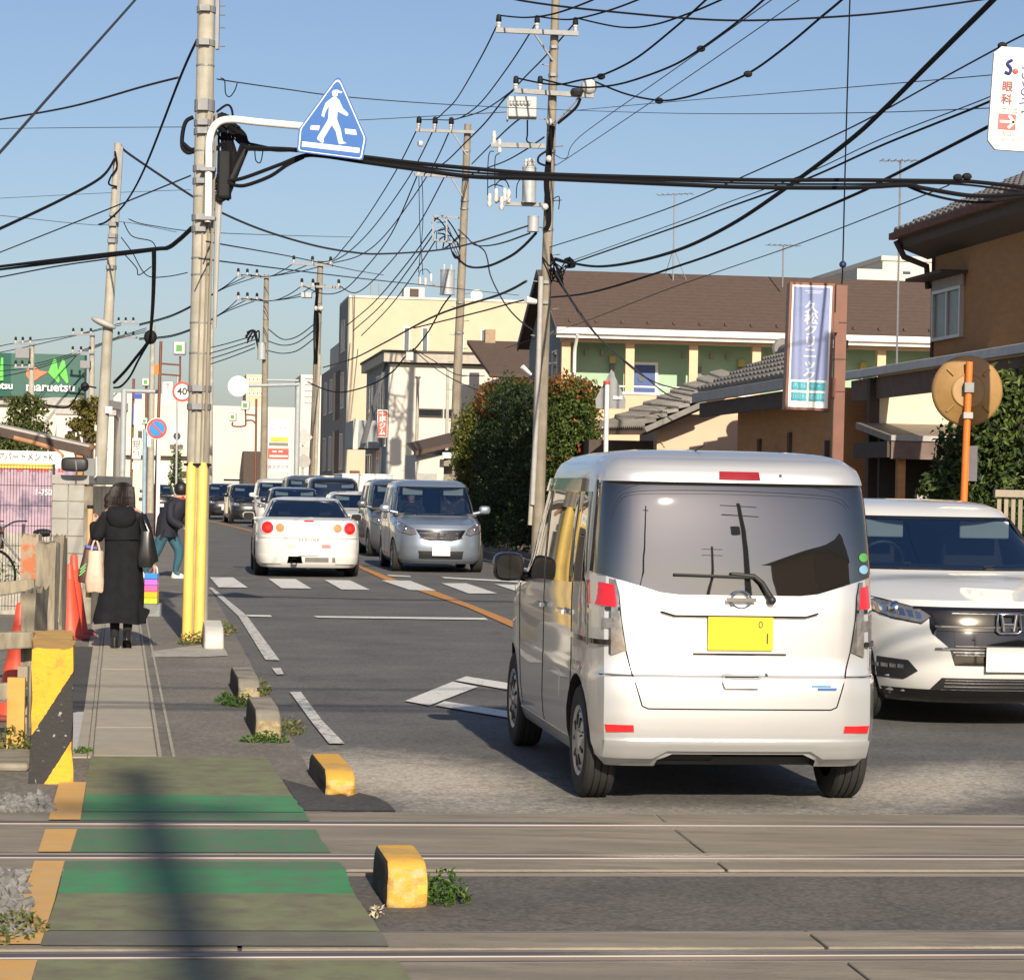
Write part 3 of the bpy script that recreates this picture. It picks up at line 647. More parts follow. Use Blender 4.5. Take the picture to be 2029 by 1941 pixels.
win(Gm, 2.0, 5.0, .9, 3.0, 0, side=-.06, mull=3); win(Gm, 5.5, 8.2, .6, 2.8, 0, side=-.06, mull=2); win(Gm, 5.6, 8, 3.8, 5.4, 0, side=-.06, mull=1)
boxp('balcony', Gm, -1.05, -.06, 2.2, 6.2, 2.95, 3.95, mat('slat_grey', (0.30,0.32,0.34), 0.7, var=.1)); boxp('balcony_corner', Gm, -1.08, -.9, 2.1, 2.3, 2.9, 4.0, M_wwall)
boxp('awning', Gm, -.9, -.06, .4, 3.2, .95, 1.15, M_grey_shade_fit); boxp('awning_pole', Gm, -.85, -.75, .5, .6, 0, .95, M_brown_dk)
for z in (1.25, 1.4, 1.55): boxp('slat', Gm, -.95, -.1, .5, 1.3, z, z+.09, M_rust)
win(Gm, 1.0, 1.9, 4.05, 4.35, 0, fr=M_brown_dk); win(Gm, 1.95, 2.35, 4.05, 4.35, 0, fr=M_brown_dk) ; win(Gm, 1.1, 2.4, 2.7, 3.0, 0, fr=M_brown_dk)
sg_ = boxp('hanging_sign', Gm, -.42, -.06, -.12, -.02, 3.35-.05, 4.32-.05, M_white, .01); boxp('sign_face', sg_, -.40, -.08, -.135, -.12, 3.33, 4.24, mat('sign_red', (0.60,0.09,0.06), 0.5, var=.03))
text('sign_lettering', '十\n坪\nジ\nム', .24, M_text_w, sg_, (-.24, -.14, 3.80), line=.9, bold=.004)
co = boxp('conduit', Gm, 2.0, 2.1, -.1, 0, 0, 5.8, M_fascia)
# ---- little tiled shed by the hedge
Sh = bld('shed', 'small white shed with brown roof half hidden by the yellow-green conifer', 822, 72)
boxp('wall', Sh, 0, .85, 0, 3, 0, 2.55, M_wwall); boxp('porch_wall', Sh, .85, 2.1, .4, 3, 0, 2.7, M_conc_old)
r_ = MB(); r_.add([(-.1,-.4,2.62),(1.2,-.4,2.95),(2.2,-.4,3.2),(2.2,2,3.5),(1.2,2,3.25),(-.1,2,2.9)], [(0,1,2,3,4,5)]); r_.add([(-.1,-.4,2.5),(1.2,-.4,2.83),(2.2,-.4,3.08),(-.1,-.4,2.62),(1.2,-.4,2.95),(2.2,-.4,3.2)], [(0,1,4,3),(1,2,5,4)]); r_.build('roof', M_roof_br, Sh)
boxp('door', Sh, .1, .65, -.03, 0, .2, 2.0, M_fascia); boxp('gutter', Sh, .75, 1.2, -.55, -.4, 2.45, 2.62, M_white)
pp = bld('pole', 'plain grey steel service pole in front of the white gym building', 824, 78, cat='pole'); pz = P(824, 746, 78).z
MB().tube([(0,0,0),(0,0,pz)], .055, 10).build('shaft', M_pole, pp, smooth=40); MB().box(-.08,.08,-.1,.1,pz-.05,pz).build('cap', M_galv, pp)

# ---- cream block
C_ = bld('cream_building', 'tall cream building with side wall coloured as in shade and brick ground floor', 686, 105)
boxp('wall', C_, 0, 10.5, 0, 5.2, 0, 9.75, M_cream); boxp('parapet', C_, -.05, 10.5, -.05, 5.2, 9.75, 9.85, M_wwall)
boxp('shade_toned_side', C_, -.06, 0, 0, 5.2, 1.9, 9.75, M_grey_shade_fit)  # side facing away from the sun, its shade put into the grey
boxp('rear_block', C_, -.05, 9, 5.2, 17, 0, 7.15, M_grey_shade_fit); boxp('terrace_rail', C_, -.05, .05, 5.3, 11, 7.15, 8.1, M_fascia)  # rear block carries the same painted shade
boxp('brick_base', C_, -2.2, .25, -.2, 12, 0, 1.9, M_brick_tan); boxp('base_cap', C_, -1.2, .0, -.25, 12, 1.9, 2.02, M_wwall)
for x in (2.35, 3.15, 4.7, 5.75): win(C_, x, x+.30, 7.15+.25, 8.55, 0, fr=M_white, pane=M_curtain)
for z0, z1 in ((2.3, 3.9), (5.0, 6.6)):
    for y in (1.6, 8.6, 12.5): win(C_, y, y+1.5, z0, z1, -.0, side=-.06, pane=M_curtain, mull=1)
    n_ = MB(); n_.box(-.07, .3, 4.0, 6.6, z0-.4, z1+.2); n_.build('entrance_recess', M_brown_dk, C_)
    boxp('recess_wall', C_, -.10, -.05, 6.6, 7.6, z0-.4, z1+.2, M_cream)
win(C_, 1.6, 3.4, 7.5, 8.9, 0, side=-.06, mull=1, pane=M_curtain)
boxp('roof_plant', C_, 2.45, 3.35, 1, 2, 9.85, 10.35, M_wwall); boxp('plant_door', C_, 2.7, 3.1, .98, 1, 9.9, 10.3, M_brown_dk)
for x in (1.0, 1.35): MB().tube([(x,1,9.8),(x,1,10.5)], .03, 5).build('roof_rod', M_galv, C_)
ds = MB(); ds.lathe([(.001,0),(.18,-.05),(.26,-.12)], 16, ax='Y', caps=False); ds.build('satellite_dish', M_white, C_, loc=(5.6,.6,10.05), smooth=60)
boxp('flower_pot', C_, .1, .5, -.9, -.5, 1.95, 2.25, M_rust)

# ---- far white and ivory buildings
def far_b(name, label, px0, px1, ytop, d, m, depth=10, rz=ROAD_A, wins=(), cap=None):
    b = bld(name, label, px0, d, rz); Wd = (px1-px0)/F*d; h = P(px0, ytop, d).z
    boxp('wall', b, 0, Wd, 0, depth, 0, h, m)
    if cap: boxp('parapet', b, -.1, Wd+.1, -.1, depth, h, h+.25, cap)
    for (x0, x1, y0, y1) in wins:
        z1, z0 = P(x0, y0, d).z, P(x0, y1, d).z; win(b, (x0-px0)/F*d, (x1-px0)/F*d, z0, z1, 0, pane=M_glass_dk, t=.08)
    return b
wb = far_b('shop_building', 'long white blank-walled shop building behind the waiting cars', 398, 640, 803, 150, M_wwall, wins=[(440,478,946,955)])
boxp('dark_annex', wb, 1.4+1.1, 1.4+2.4, -3, -.2, 0, 3.6, M_brown_dk)
far_b('tower_block', 'distant beige block above the white shop building', 484, 522, 741, 260, M_cream, wins=[(488+8*k, 493+8*k, 748+14*j, 755+14*j) for k in range(4) for j in range(3)])
far_b('tower_block', 'distant white block of flats left of the cream building', 592, 640, 742, 240, M_wwall, wins=[(598, 622, 748+12*j, 753+12*j) for j in range(6)])
lb = far_b('shop_building', 'ivory shop building with air conditioner behind the no-parking sign', 222, 400, 778, 128, M_wwall2, wins=[(221+4,243,852,872),(226,250,900,917),(268,282,850,872),(352,372,930,950)])
boxp('canopy', lb, 0, 4.6, -.5, 0, 3.0, 3.35, M_wwall); boxp('shutter', lb, 2.2, 3.5, -.06, 0, .4, 2.6, M_white)
ac = boxp('air_conditioner', lb, 3.0, 3.7, -.5, -.1, 3.6, 4.5, M_white); MB().lathe([(.16,0),(.2,0),(.2,.05)], 16, ax='Y').build('fan', M_plast, ac, loc=(3.35,-.52,4.05))
far_b('house', 'pale low house roofline between the lamp pole and the trees on the left', 110, 222, 820, 118, M_wwall2, wins=[(128,150,850,870),(165,180,850,870)], cap=M_fascia)
far_b('tower_block', 'white building top rising behind the apartment roof, right of the mast', 1740, 1860, 516, 130, M_wwall, depth=14, wins=[(1778,1800,534,546)], cap=M_wwall)
far_b('tower_block', 'lower white roof block behind the apartment roof near the clinic sign', 1690, 1742, 532, 128, M_wwall, depth=14)

# ---- supermarket with green sign box
SM = bld('supermarket', 'low white supermarket with large dark green roof sign', -60, 122, R(-4))
boxp('wall', SM, -20, 6.3, 0, 14, 0, 5.4, M_wwall2); boxp('cornice', SM, -20, 6.5, -.3, 14, 5.35, 5.75, M_fascia)
M_sg = mat('store_green', (0.012,0.085,0.065), 0.45, var=.06)
sb_ = MB(); zt = P(120, 703, 122).z; sb_.prism([(-8,-.7),(2.2,-.7),(5.75,.0),(5.75,.5),(-8,.5)], 5.75, zt, fn=lambda a, b, c: (a, b, c)); sb = sb_.build('sign_box', M_sg, SM)
sl_ = math.atan2(.7, 3.55)
def onface(x): return -.7 + (x-2.2)/3.55*.7
M_leafg = mat('logo_green', (0.10,0.55,0.06), 0.5, var=0); M_lor = mat('logo_orange', (0.72,0.16,0.06), 0.5, var=0)
for pts, m in (([(3.85,7.0),(4.2,6.75),(4.35,6.0),(4.28,5.95),(3.3+.25,6.65),(3.62,7.0)], None),): pass
zc = lambda py: P(80, py, 122).z
px2x = lambda px: (px+60)/F*122
def onsign(name, pts, m):
    mb = MB(); n_ = len(pts); q = [(px2x(a), zc(b)) for a, b in pts]
    ar = sum(q[i][0]*q[(i+1)%n_][1]-q[(i+1)%n_][0]*q[i][1] for i in range(n_))
    if ar < 0: q = q[::-1]
    mb.add([(x, onface(x)-.06, z) for x, z in q]+[(x, onface(x)+.02, z) for x, z in q], [tuple(range(n_))]+[(i+n_, (i+1)%n_+n_, (i+1)%n_, i) for i in range(n_)]); return mb.build(name, m, sb)
onsign('logo_leaf', [(109,710),(113,714),(120,755),(117,759),(98,739)], M_leafg); onsign('logo_leaf', [(125,711),(129,716),(137,756),(134,760),(116,737)], M_leafg)
onsign('logo_drop', [(68+14*math.cos(a)+(2 if math.cos(a)<0 else 0), 742-14*math.sin(a)) for a in np.linspace(.5, 5.78, 16)] + [(98,738)], M_lor)
onsign('logo_leaf', [(8,712),(12,712),(13,757),(6,757)], M_leafg); onsign('logo_drop', [(-6,735),(3,732),(4,750),(-2,757),(-8,752)], M_lor)
text('store_lettering', 'maruetsu', .64, M_text_w, sb, (px2x(103), onface(px2x(103))-.08, zc(768)), rz=sl_, bold=.012, ext=.02)
text('store_lettering', 'maruetsu', .5, M_text_w, sb, (px2x(-5), -.78, zc(767)), bold=.012, ext=.02)

# ================================================================== clinic and houses on the right
def slab3(name, quad, th, m, par, sub=None):
    a, b, c, d = [Vector(q) for q in quad]; n_ = (b-a).cross(d-a).normalized()
    if n_.z < 0: n_ = -n_
    vs_ = [a, b, c, d] + [q - n_*th for q in (a, b, c, d)]; mb = MB(); mb.add(vs_, [(0,1,2,3),(7,6,5,4),(0,4,5,1),(1,5,6,2),(2,6,7,3),(3,7,4,0)])
    return mb.build(name, m, par)
def tiles(par, A_, B_, C__, D__, cols, rows, m=M_tile, amp=.05, step=.05):
    """pantile field on quad A-B (eave) to D-C (ridge): rounded columns, stepped courses"""
    A_, B_, C__, D__ = map(Vector, (A_, B_, C__, D__)); n_ = (B_-A_).cross(D__-A_).normalized()
    if n_.z < 0: n_ = -n_
    U = cols*4; mb = MB(); prof = [0, .55, 1, .55]
    ts = []
    for r_ in range(rows): ts += [(r_/rows, 0.0), ((r_+1)/rows-1e-4, 1.0)]
    for t, s_ in ts:
        for i in range(U+1):
            u = i/U; p = (A_*(1-u)+B_*u)*(1-t)+(D__*(1-u)+C__*u)*t
            mb.v.append(tuple(p + n_*(amp*prof[i % 4] + step*(1-s_) + .02)))
    for j in range(len(ts)-1):
        for i in range(U): a = j*(U+1)+i; mb.f.append((a, a+1, a+U+2, a+U+1)); mb.m.append(0)
    # drip edge
    o = len(mb.v)
    for i in range(U+1): q = Vector(mb.v[i]); mb.v.append(tuple(q - n_*.10))
    for i in range(U): mb.f.append((o+i, o+i+1, i+1, i)); mb.m.append(0)
    t_ = mb.build('roof_tiles', m, par, smooth=50); t_['kind'] = 'stuff'; return t_
RDV = Vector((-math.sin(ROAD_A), math.cos(ROAD_A), 0)); RNV = Vector((math.cos(ROAD_A), math.sin(ROAD_A), 0))
# two-storey brown house: street wall runs along the road
p0 = P(1842, 985, 37.4); BH = thing('house', 'two-storey brown house with grey tiled roof at the right edge', 'house', (p0.x, p0.y, 0), ROAD_A)
eh = 5.58
boxp('wall', BH, 0, 8, -5.2, 0, 0, eh, M_brown_wall)
tiles(BH, (-.50,.42,eh+.05), (-.50,-5.8,eh+.05), (3.6,-5.8,eh+1.95), (3.6,.42,eh+1.95), 24, 14)
slab3('roof', [(-.48,.40,eh+.02), (-.48,-5.8,eh+.02), (3.6,-5.8,eh+1.9), (3.6,.40,eh+1.9)], .10, M_brown_dk, BH)
MB().prism([(-.46,eh+.0),(-.42,eh-.16),(.015,eh-.32),(.015,eh+.2)], -5.75, .36).build('soffit', mat('soffit_dark', (0.085,0.07,0.06), 0.8), BH)
boxp('gutter', BH, -.58, -.49, -5.8, .5, eh-.02, eh+.08, M_rust)
gp_ = MB(); gp_.tube([(-.52,.30,eh-.05),(-.40,.26,eh-.30),(-.1,.06,eh-.45),(-.08,.02,eh-.8)], .05, 8); gp_.build('downpipe', M_brown_dk, BH, smooth=50)
wz0, wz1 = 3.95, 4.72
win(BH, -1.45, -.12, wz0, wz1, 0, side=-.02, fr=M_alu, pane=M_curtain, mull=1)
boxp('window_hood', BH, -.42, 0, -1.6, .12, wz1+.16, wz1+.21, M_brown_dk); boxp('hood_panel', BH, -.06, -.02, -1.5, -.1, wz1, wz1+.16, M_fascia)
boxp('wall_corner', BH, -.03, .05, -.05, .03, 0, eh-.3, M_brown_dk)
# single-storey clinic wing in front of it
q0 = P(1695, 738, 36.0); CL_ = thing('clinic', 'low brown clinic with long grey gutter and shaded entrance on the right', 'building', (q0.x, q0.y, 0), ROAD_A); zf = q0.z
slab3('lean_to_roof', [(0,0.4,zf), (0,-1.25,zf), (1.7,-1.25,zf+.32), (1.7,0.4,zf+.32)], .10, M_fascia, CL_)
boxp('gutter', CL_, -.10, .02, -8, .5, zf-.10, zf+.02, mat('pale_gutter', (0.60,0.60,0.58), 0.6, var=.1), .01); boxp('fascia_board', CL_, .04, .10, -8, .35, zf-.42, zf-.11, mat('fascia_brown', (0.16,0.11,0.085), 0.8, var=.15))
slab3('roof_verge', [(0,-1.25,zf+.01), (0,-8,zf+.01), (.28,-8,zf+.05), (.28,-1.25,zf+.05)], .06, M_fascia, CL_)
boxp('cream_wall', CL_, .1, 1.75, -.9, -.8, 0, zf+.05, mat('cream_plaster', (0.70,0.62,0.45), 0.9, var=.05)); boxp('street_wall', CL_, 1.55, 1.7, -8, -5.2, 0, zf-.1, M_brown_wall)
boxp('timber_wall', CL_, -.05, .1, -.92, -.78, 0, zf-.12, M_brown_dk)
slab3('porch_roof', [(-.25,-2.6,2.40), (1.9,-2.6,2.40), (1.9,-.92,2.62), (-.25,-.92,2.62)], .09, mat('porch_metal', (0.22,0.18,0.15), 0.6, var=.15), CL_)
boxp('porch_fascia', CL_, -.25, 1.9, -2.66, -2.60, 2.08, 2.33, mat('porch_board', (0.17,0.12,0.10), 0.8, var=.25, scale=4)); boxp('porch_edge', CL_, -.26, 1.9, -2.69, -2.60, 2.33, 2.405, M_fascia)
boxp('porch_side', CL_, -.29, -.24, -2.60, -.95, 2.1, 2.32, M_brown_dk)
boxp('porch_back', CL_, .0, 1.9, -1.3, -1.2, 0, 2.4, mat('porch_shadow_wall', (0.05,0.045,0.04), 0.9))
for x in (-.1, .65): boxp('porch_post', CL_, x, x+.11, -2.5, -2.39, 0, 2.2, M_brown_wall)
boxp('log', CL_, 1.05, 1.17, -2.4, -2.28, .9, 2.1, mat('log_bark', (0.12,0.075,0.05), 0.9, var=.3)); boxp('meter', CL_, .28, .44, -2.2, -2.1, 1.35, 1.6, M_fascia)
boxp('planter', CL_, -.2, 1.15, -3.0, -2.7, 0, 1.0, mat('planter_dark', (0.03,0.032,0.036), 0.7)); 
for k in range(6): boxp('board', CL_, 1.2+k*.2, 1.37+k*.2, -2.42, -2.39, 0, 1.35, M_wood_old)
boxp('pipe', CL_, .42, .46, -.2, -.16, .5, zf-.5, M_fascia)
# tile-roofed wing with brown shaded wall behind the clinic sign
r0 = P(1556, 757, 37.6); r1 = P(1352, 785, 43.6); TW = thing('clinic_wing', 'grey tile-roofed clinic wing with brown shaded wall behind the clinic sign', 'building', (r0.x, r0.y, 0), ROAD_A); L6 = (r1-r0).dot(RDV); zg = r0.z
tiles(TW, (0,-.3,zg+.06), (0,L6,zg+.06), (1.35,L6-.55,zg+.72), (1.35,1.9,zg+.72), 22, 5)
slab3('roof', [(0,-.3,zg+.04), (0,L6,zg+.04), (1.4,L6-.55,zg+.70), (1.4,1.9,zg+.70)], .08, M_brown_dk, TW)
rg = MB(); rg.tube([(1.38,1.8,zg+.82),(1.38,L6-.7,zg+.82)], .11, 10); rg.box(1.24,1.52,1.8,L6-.6,zg+.66,zg+.80); rg.build('ridge_cap', M_tile, TW, smooth=40)
on = MB(); on.lathe([(.02,-.05),(.16,-.04),(.19,0),(.16,.05),(.02,.06)], 16, ax='Y'); on.build('ridge_end', M_tile, TW, loc=(1.38,L6-.60,zg+.86), smooth=40)
boxp('gutter', TW, -.10, .0, -.4, L6+.1, zg-.12, zg+.05, M_fascia, .01); boxp('fascia_board', TW, .02, .10, -.3, L6, zg-.38, zg-.13, M_brown_dk)
boxp('wall', TW, .55, 1.3, -.9, L6-.75, 0, zg-.1, M_brown_wall)
for k, (y, z) in enumerate(((3.6,2.35),(1.6,2.42))): boxp('wall_vent', TW, .50, .55, y, y+.14, z-.35, z+.15, M_brown_dk)
boxp('lamp_hood', TW, .15, .55, 2.2, 2.7, 2.02, 2.16, M_brown_dk); boxp('awning', TW, .0, .55, -.6, 3.6, 1.62, 1.72, M_fascia); boxp('awning_end', TW, -.02, .1, -.6, -.1, 1.63, 1.76, M_white)
win(TW, -.4, 3.4, .7, 1.6, 0, side=.54, fr=M_fascia, pane=M_glass_dk, mull=3); boxp('sill_box', TW, .2, .5, 1.2, 2.2, .9, 1.4, M_fascia)
boxp('wall_pipe', TW, .45, .52, -.75, -.68, 0, 2.4, M_brown_dk)
# beige house with tiled roof beyond
s0 = P(1304, 845, 46.0); BE = thing('house', 'beige house with low grey tiled roof beyond the clinic', 'house', (s0.x, s0.y, 0), R(2))
boxp('wall', BE, 0, 2.2, 0, 4, 0, 3.05, mat('beige_plaster', (0.60,0.43,0.31), 0.9, var=.06, scale=2)); boxp('shade_toned_wall', BE, -1.25, 0, .9, 5, 0, 2.55, M_brown_dk)  # left part of the beige house: shade put into the dark brown
boxp('corner_post', BE, -.02, .10, -.03, .03, 0, 2.75, M_peach)
za = P(1278, 846, 45.5).z
def bx_(px, py, d): p = P(px, py, d); v = Matrix.Rotation(-R(2), 4, 'Z') @ (p - Vector((s0.x, s0.y, 0))); return v
tiles(BE, bx_(1188,848,45.5), bx_(1278,847,45.4), bx_(1480,757,45.2), bx_(1430,738,49.5), 22, 9, amp=.06, step=.06)
slab3('roof', [bx_(1188,851,45.6), bx_(1280,851,45.5), bx_(1480,761,45.3), bx_(1430,740,49.6)], .10, M_brown_dk, BE)
vb = MB(); vb.beam(bx_(1279,851,45.25), bx_(1400,797,45.15), .08, .10); vb.build('verge', M_tile, BE)
boxp('lamp', BE, -.9, -.55, .6, .9, 1.9, 2.02, M_alu)
boxp('window_hood', BE, .55, 2.4, -.5, 0, 2.05, 2.2, M_brown_dk); boxp('shutter_box', BE, .55, 1.5, -.25, 0, 1.4, 1.9, M_fascia)
# slatted low fence at the right edge
fp = P(1970, 968, 24.0); fz = P(1975, 970, 24).z
SF = thing('slat_fence', 'weathered grey slat fence at the right edge behind the white SUV', 'fence', (fp.x, fp.y, 0), R(0))
boxp('top_rail', SF, 0, 2.4, -.06, .06, fz-.07, fz, M_wood_old)
boxp('bottom_rail', SF, 0, 2.4, -.02, .02, .3, .38, M_wood_old)
for k in range(34): boxp('slat', SF, .03+k*.07, .07+k*.07, -.015, .015, .1, fz-.07, M_wood_old)
# ================================================================== POLES AND SIGNS
class Pole:
    def __init__(s, label, top, base_px, d, r0, r1, m=M_pole, bands=(), group='utility poles', name='utility_pole', cat='utility pole'):
        gy = yh(base_px) + CH*F/d; b = P(base_px, gy, d); s.b = Vector((b.x, b.y, 0)); s.d = d
        s.o = thing(name, label, cat, s.b, 0, group); t = P(top[0], top[1], d) - s.b; s.t = t; s.r = (r0, r1)
        k = MB(); n_ = 14; k.tube([t*(i/n_) for i in range(n_+1)], [r0+(r1-r0)*i/n_ for i in range(n_+1)], 16); k.build('shaft', m, s.o, smooth=50)
        for py in bands: s.band(py)
    def p(s, px, py, dd=0): return P(px, py, s.d+dd) - s.b
    def at(s, py):
        # point of the shaft seen at that image row
        lo, hi = 0.0, 1.0
        for _ in range(30):
            m_ = (lo+hi)/2; q = s.b + s.t*m_; u = q.x/q.y; v = (q.z-CH)/q.y
            y_ = CY - F*(-u*sr + v*cr)
            if y_ > py: lo = m_
            else: hi = m_
        return s.t*lo, s.r[0]+(s.r[1]-s.r[0])*lo
    def band(s, py, h=.06, m=None):
        c, r_ = s.at(py); b = MB(); b.lathe([(r_+.012,-h/2),(r_+.012,h/2)], 18, c); b.obox((c.x, c.y-r_-.02, c.z), .10, .05, h); b.build('band', m or M_galv, s.o)
    def arm(s, a, b, ins=(), dd=-.2, h=.09, cap=.16, name='crossarm'):
        A_, B_ = s.p(*a, dd), s.p(*b, dd); m = MB(); m.beam(A_, B_, .08, h); o = m.build(name, M_galv, s.o)
        for px, py in ins:
            q = s.p(px, py, dd); i = MB(); sc_ = cap/.16
            i.lathe([(.035*sc_,-.02),(.05*sc_,.02),(.058*sc_,.05*sc_),(.04*sc_,.07*sc_),(.06*sc_,.10*sc_),(.045*sc_,.14*sc_)], 10, q); io = i.build('insulator', M_por, o, smooth=40)
            i = MB(); i.lathe([(.05*sc_,.14*sc_),(.068*sc_,.17*sc_),(.055*sc_,.30*sc_),(.02,.32*sc_)], 10, q); i.build('insulator_cap', M_black, o, smooth=40)
        return o
    def can(s, px0, px1, py0, py1, dd=-.15, m=M_steel_grey, lugs=3, name='transformer'):
        a, b = s.p(px0, py1, dd), s.p(px1, py0, dd); r_ = (b.x-a.x)/2; c = Vector(((a.x+b.x)/2, a.y, a.z)); h = b.z-a.z; k = MB()
        k.lathe([(r_*.92,0),(r_*1.08,.0),(r_*1.08,h*.05),(r_,h*.06),(r_,h*.93),(r_*1.05,h*.94),(r_*1.05,h*.98),(r_*.5,h)], 20, c); o = k.build(name, m, s.o, smooth=40)
        for i in range(lugs):
            an = 2*math.pi*i/max(1, lugs)+.5; q = (c.x+math.cos(an)*r_*.55, c.y+math.sin(an)*r_*.55, c.z+h)
            j = MB(); j.lathe([(.03,0),(.045,.04),(.03,.07),(.04,.11),(.02,.15)], 8, q); j.build('bushing', M_por, o)
        return o
    def wire(s, pts, r=.014, m=M_cable, name='jumper_wire'):
        w_ = MB(); w_.tube(smoothpath([s.p(*q) for q in pts], 6), r, 5); return w_.build(name, m, s.o)
    def box(s, px0, px1, py0, py1, dep=.2, dd=-.25, m=M_steel_grey, name='switch_box'):
        a, b = s.p(px0, py1, dd), s.p(px1, py0, dd); return MB().box(a.x, b.x, a.y-dep/2, a.y+dep/2, a.z, b.z).build(name, m, s.o, bevel=.02)
    def steps(s, py0, py1, n_=6):
        for i in range(n_):
            c, r_ = s.at(py0+(py1-py0)*i/(n_-1)); sg = 1 if i % 2 else -1; k = MB(); k.tube([c+Vector((sg*r_*.8,0,0)), c+Vector((sg*(r_+.16),0,.02))], .012, 5); k.build('step_bolt', M_galv, s.o)

# ---- near pole on the left with the crosswalk sign
L1 = Pole('near concrete utility pole with yellow guards at its foot, carrying the crosswalk sign', (414,-260), 386, 24.0, .125, .075, bands=(20,87,205,216,245,262,335,360,432,455,770,806))
for py in (131, 300, 390, 512, 545, 640, 700):
    c, r_ = L1.at(py); k = MB(); k.lathe([(r_+.005,-.008),(r_+.005,.008)], 16, c); k.build('strap', M_galv, L1.o)
for px in (375, 398):
    k = MB(); q0, q1 = G(px-4+4, 1270) - L1.b, None
    gx = (px-387)/200; k.tube([(gx-.0,-.135,0),(gx+.01,-.125,1.70),(gx+.012,-.12,1.76)], [.052,.049,.03], 14); k.build('guard_pipe', M_yellow, L1.o, smooth=45)
k = MB(); k.tube([(.13*math.cos(a), -.02+.13*math.sin(a), 1.74) for a in np.linspace(3.3, 6.1, 10)], .014, 5); k.build('guard_strap', M_black, L1.o)
for gx, r_ in ((-.02,.009),(.035,.009),(.075,.014)):
    k = MB(); k.tube([(gx,-.118,1.6),(gx+.02,-.112,3.2),(gx+.05,-.10,5.2)], r_, 6); k.build('conduit', M_pole_dk, L1.o)
k = MB(); k.tube([L1.p(425,650,.1), L1.p(430,480,.1), L1.p(434,380,.1)], [.02,.03,.04], 8); k.build('sleeve', M_fascia, L1.o)
k = MB(); a, b = L1.p(427,98), L1.p(436,-30); k.box(a.x, b.x, -.03, .03, a.z, b.z); ch = k.build('ladder_channel', M_galv, L1.o)
for py in (12, 30, 55, 92): k = MB(); q = L1.p(436, py); k.tube([q, q+Vector((.05,0,0))], .008, 5); k.build('channel_bolt', M_galv, ch)
arm = MB(); arm.tube(smoothpath([L1.p(412,440,-.2), L1.p(413.6,330,-.2), L1.p(415,278,-.2), L1.p(427,248,-.2), L1.p(455,237,-.2), L1.p(520,243,-.2), L1.p(640,254,-.2)], 8), .037, 12)
arm = arm.build('sign_arm', M_white, L1.o, smooth=50)
for py in (336, 433): q = L1.p(413, py, -.2); k = MB(); k.obox(q, .14, .11, .035); k.build('arm_clamp', M_galv, arm)
# crosswalk sign (blue pentagon)
SGd = 23.72; sgo = P(655, 250, SGd); SG = thing('crosswalk_sign', 'blue pentagon crosswalk sign with white walking figure', 'traffic sign', sgo, 0)
def sgp(pts, z5=True, k=1.0):
    out = []
    for a, b in pts:
        px, py = (350+.2193*a, 180+.2193*b) if z5 else (a, b)
        v = P(px, py, SGd) - sgo; out.append((v.x, v.z))
    return out
def rnd_poly(pts, r_=.12, n_=4):
    out = []; m = len(pts)
    for i in range(m):
        p = Vector(pts[i]+(0,)); a = Vector(pts[i-1]+(0,)); b = Vector(pts[(i+1) % m]+(0,))
        L_ = min((a-p).length, (b-p).length)*r_; A_ = p+(a-p).normalized()*L_; B_ = p+(b-p).normalized()*L_
        for j in range(n_+1):
            t = j/n_; q = A_*(1-t)**2 + p*2*t*(1-t) + B_*t*t; out.append((q.x, q.y))
    return out
pent = sgp([(671,147),(727,275),(719,318),(588,301),(592,256)], False)
def inset(pts, k):
    cx = sum(p[0] for p in pts)/len(pts); cz = sum(p[1] for p in pts)/len(pts); return [(cx+(a-cx)*k, cz+(b-cz)*k) for a, b in pts]
MB().prism(rnd_poly(pent), -.006, .012).build('panel', M_blue, SG)
MB().prism(rnd_poly(inset(pent, .955)), -.010, -.006).build('border', M_white, SG)
MB().prism(rnd_poly(inset(pent, .92)), -.013, -.010).build('field', M_blue, SG)
fig = [(1415,60),(1385,82),(1348,112),(1322,180),(1310,228),(1332,242),(1347,190),(1378,138),(1372,250),(1362,275),(1272,425),(1270,440),(1318,475),(1331,465),(1326,438),(1404,310),(1440,372),(1463,470),(1470,486),(1536,476),(1502,455),(1482,350),(1450,260),(1454,188),(1535,230),(1552,224),(1550,208),(1502,160),(1470,88),(1448,65)]
MB().prism(sgp(fig), -.0155, -.0125).build('walking_figure', M_white, SG)
MB().prism(sgp([(1432+26*math.cos(a), 32+26*math.sin(a)) for a in np.linspace(0,6.283,17)[:-1]]), -.0155, -.0125).build('figure_head', M_white, SG)
MB().prism(sgp([(1402,20),(1416,-2),(1455,-6),(1470,4),(1500,10),(1492,24)]), -.0165, -.013).build('figure_hat', M_white, SG)
for q in ([(1215,315),(1295,318),(1285,360),(1207,352)], [(1520,345),(1620,355),(1628,402),(1525,390)], [(1138,460),(1655,520),(1650,565),(1132,505)]): MB().prism(sgp(q), -.0155, -.0125).build('crossing_bar', M_white, SG)
MB().box(-.12,.12,.012,.05,-.03,.03).build('bracket', M_galv, SG)
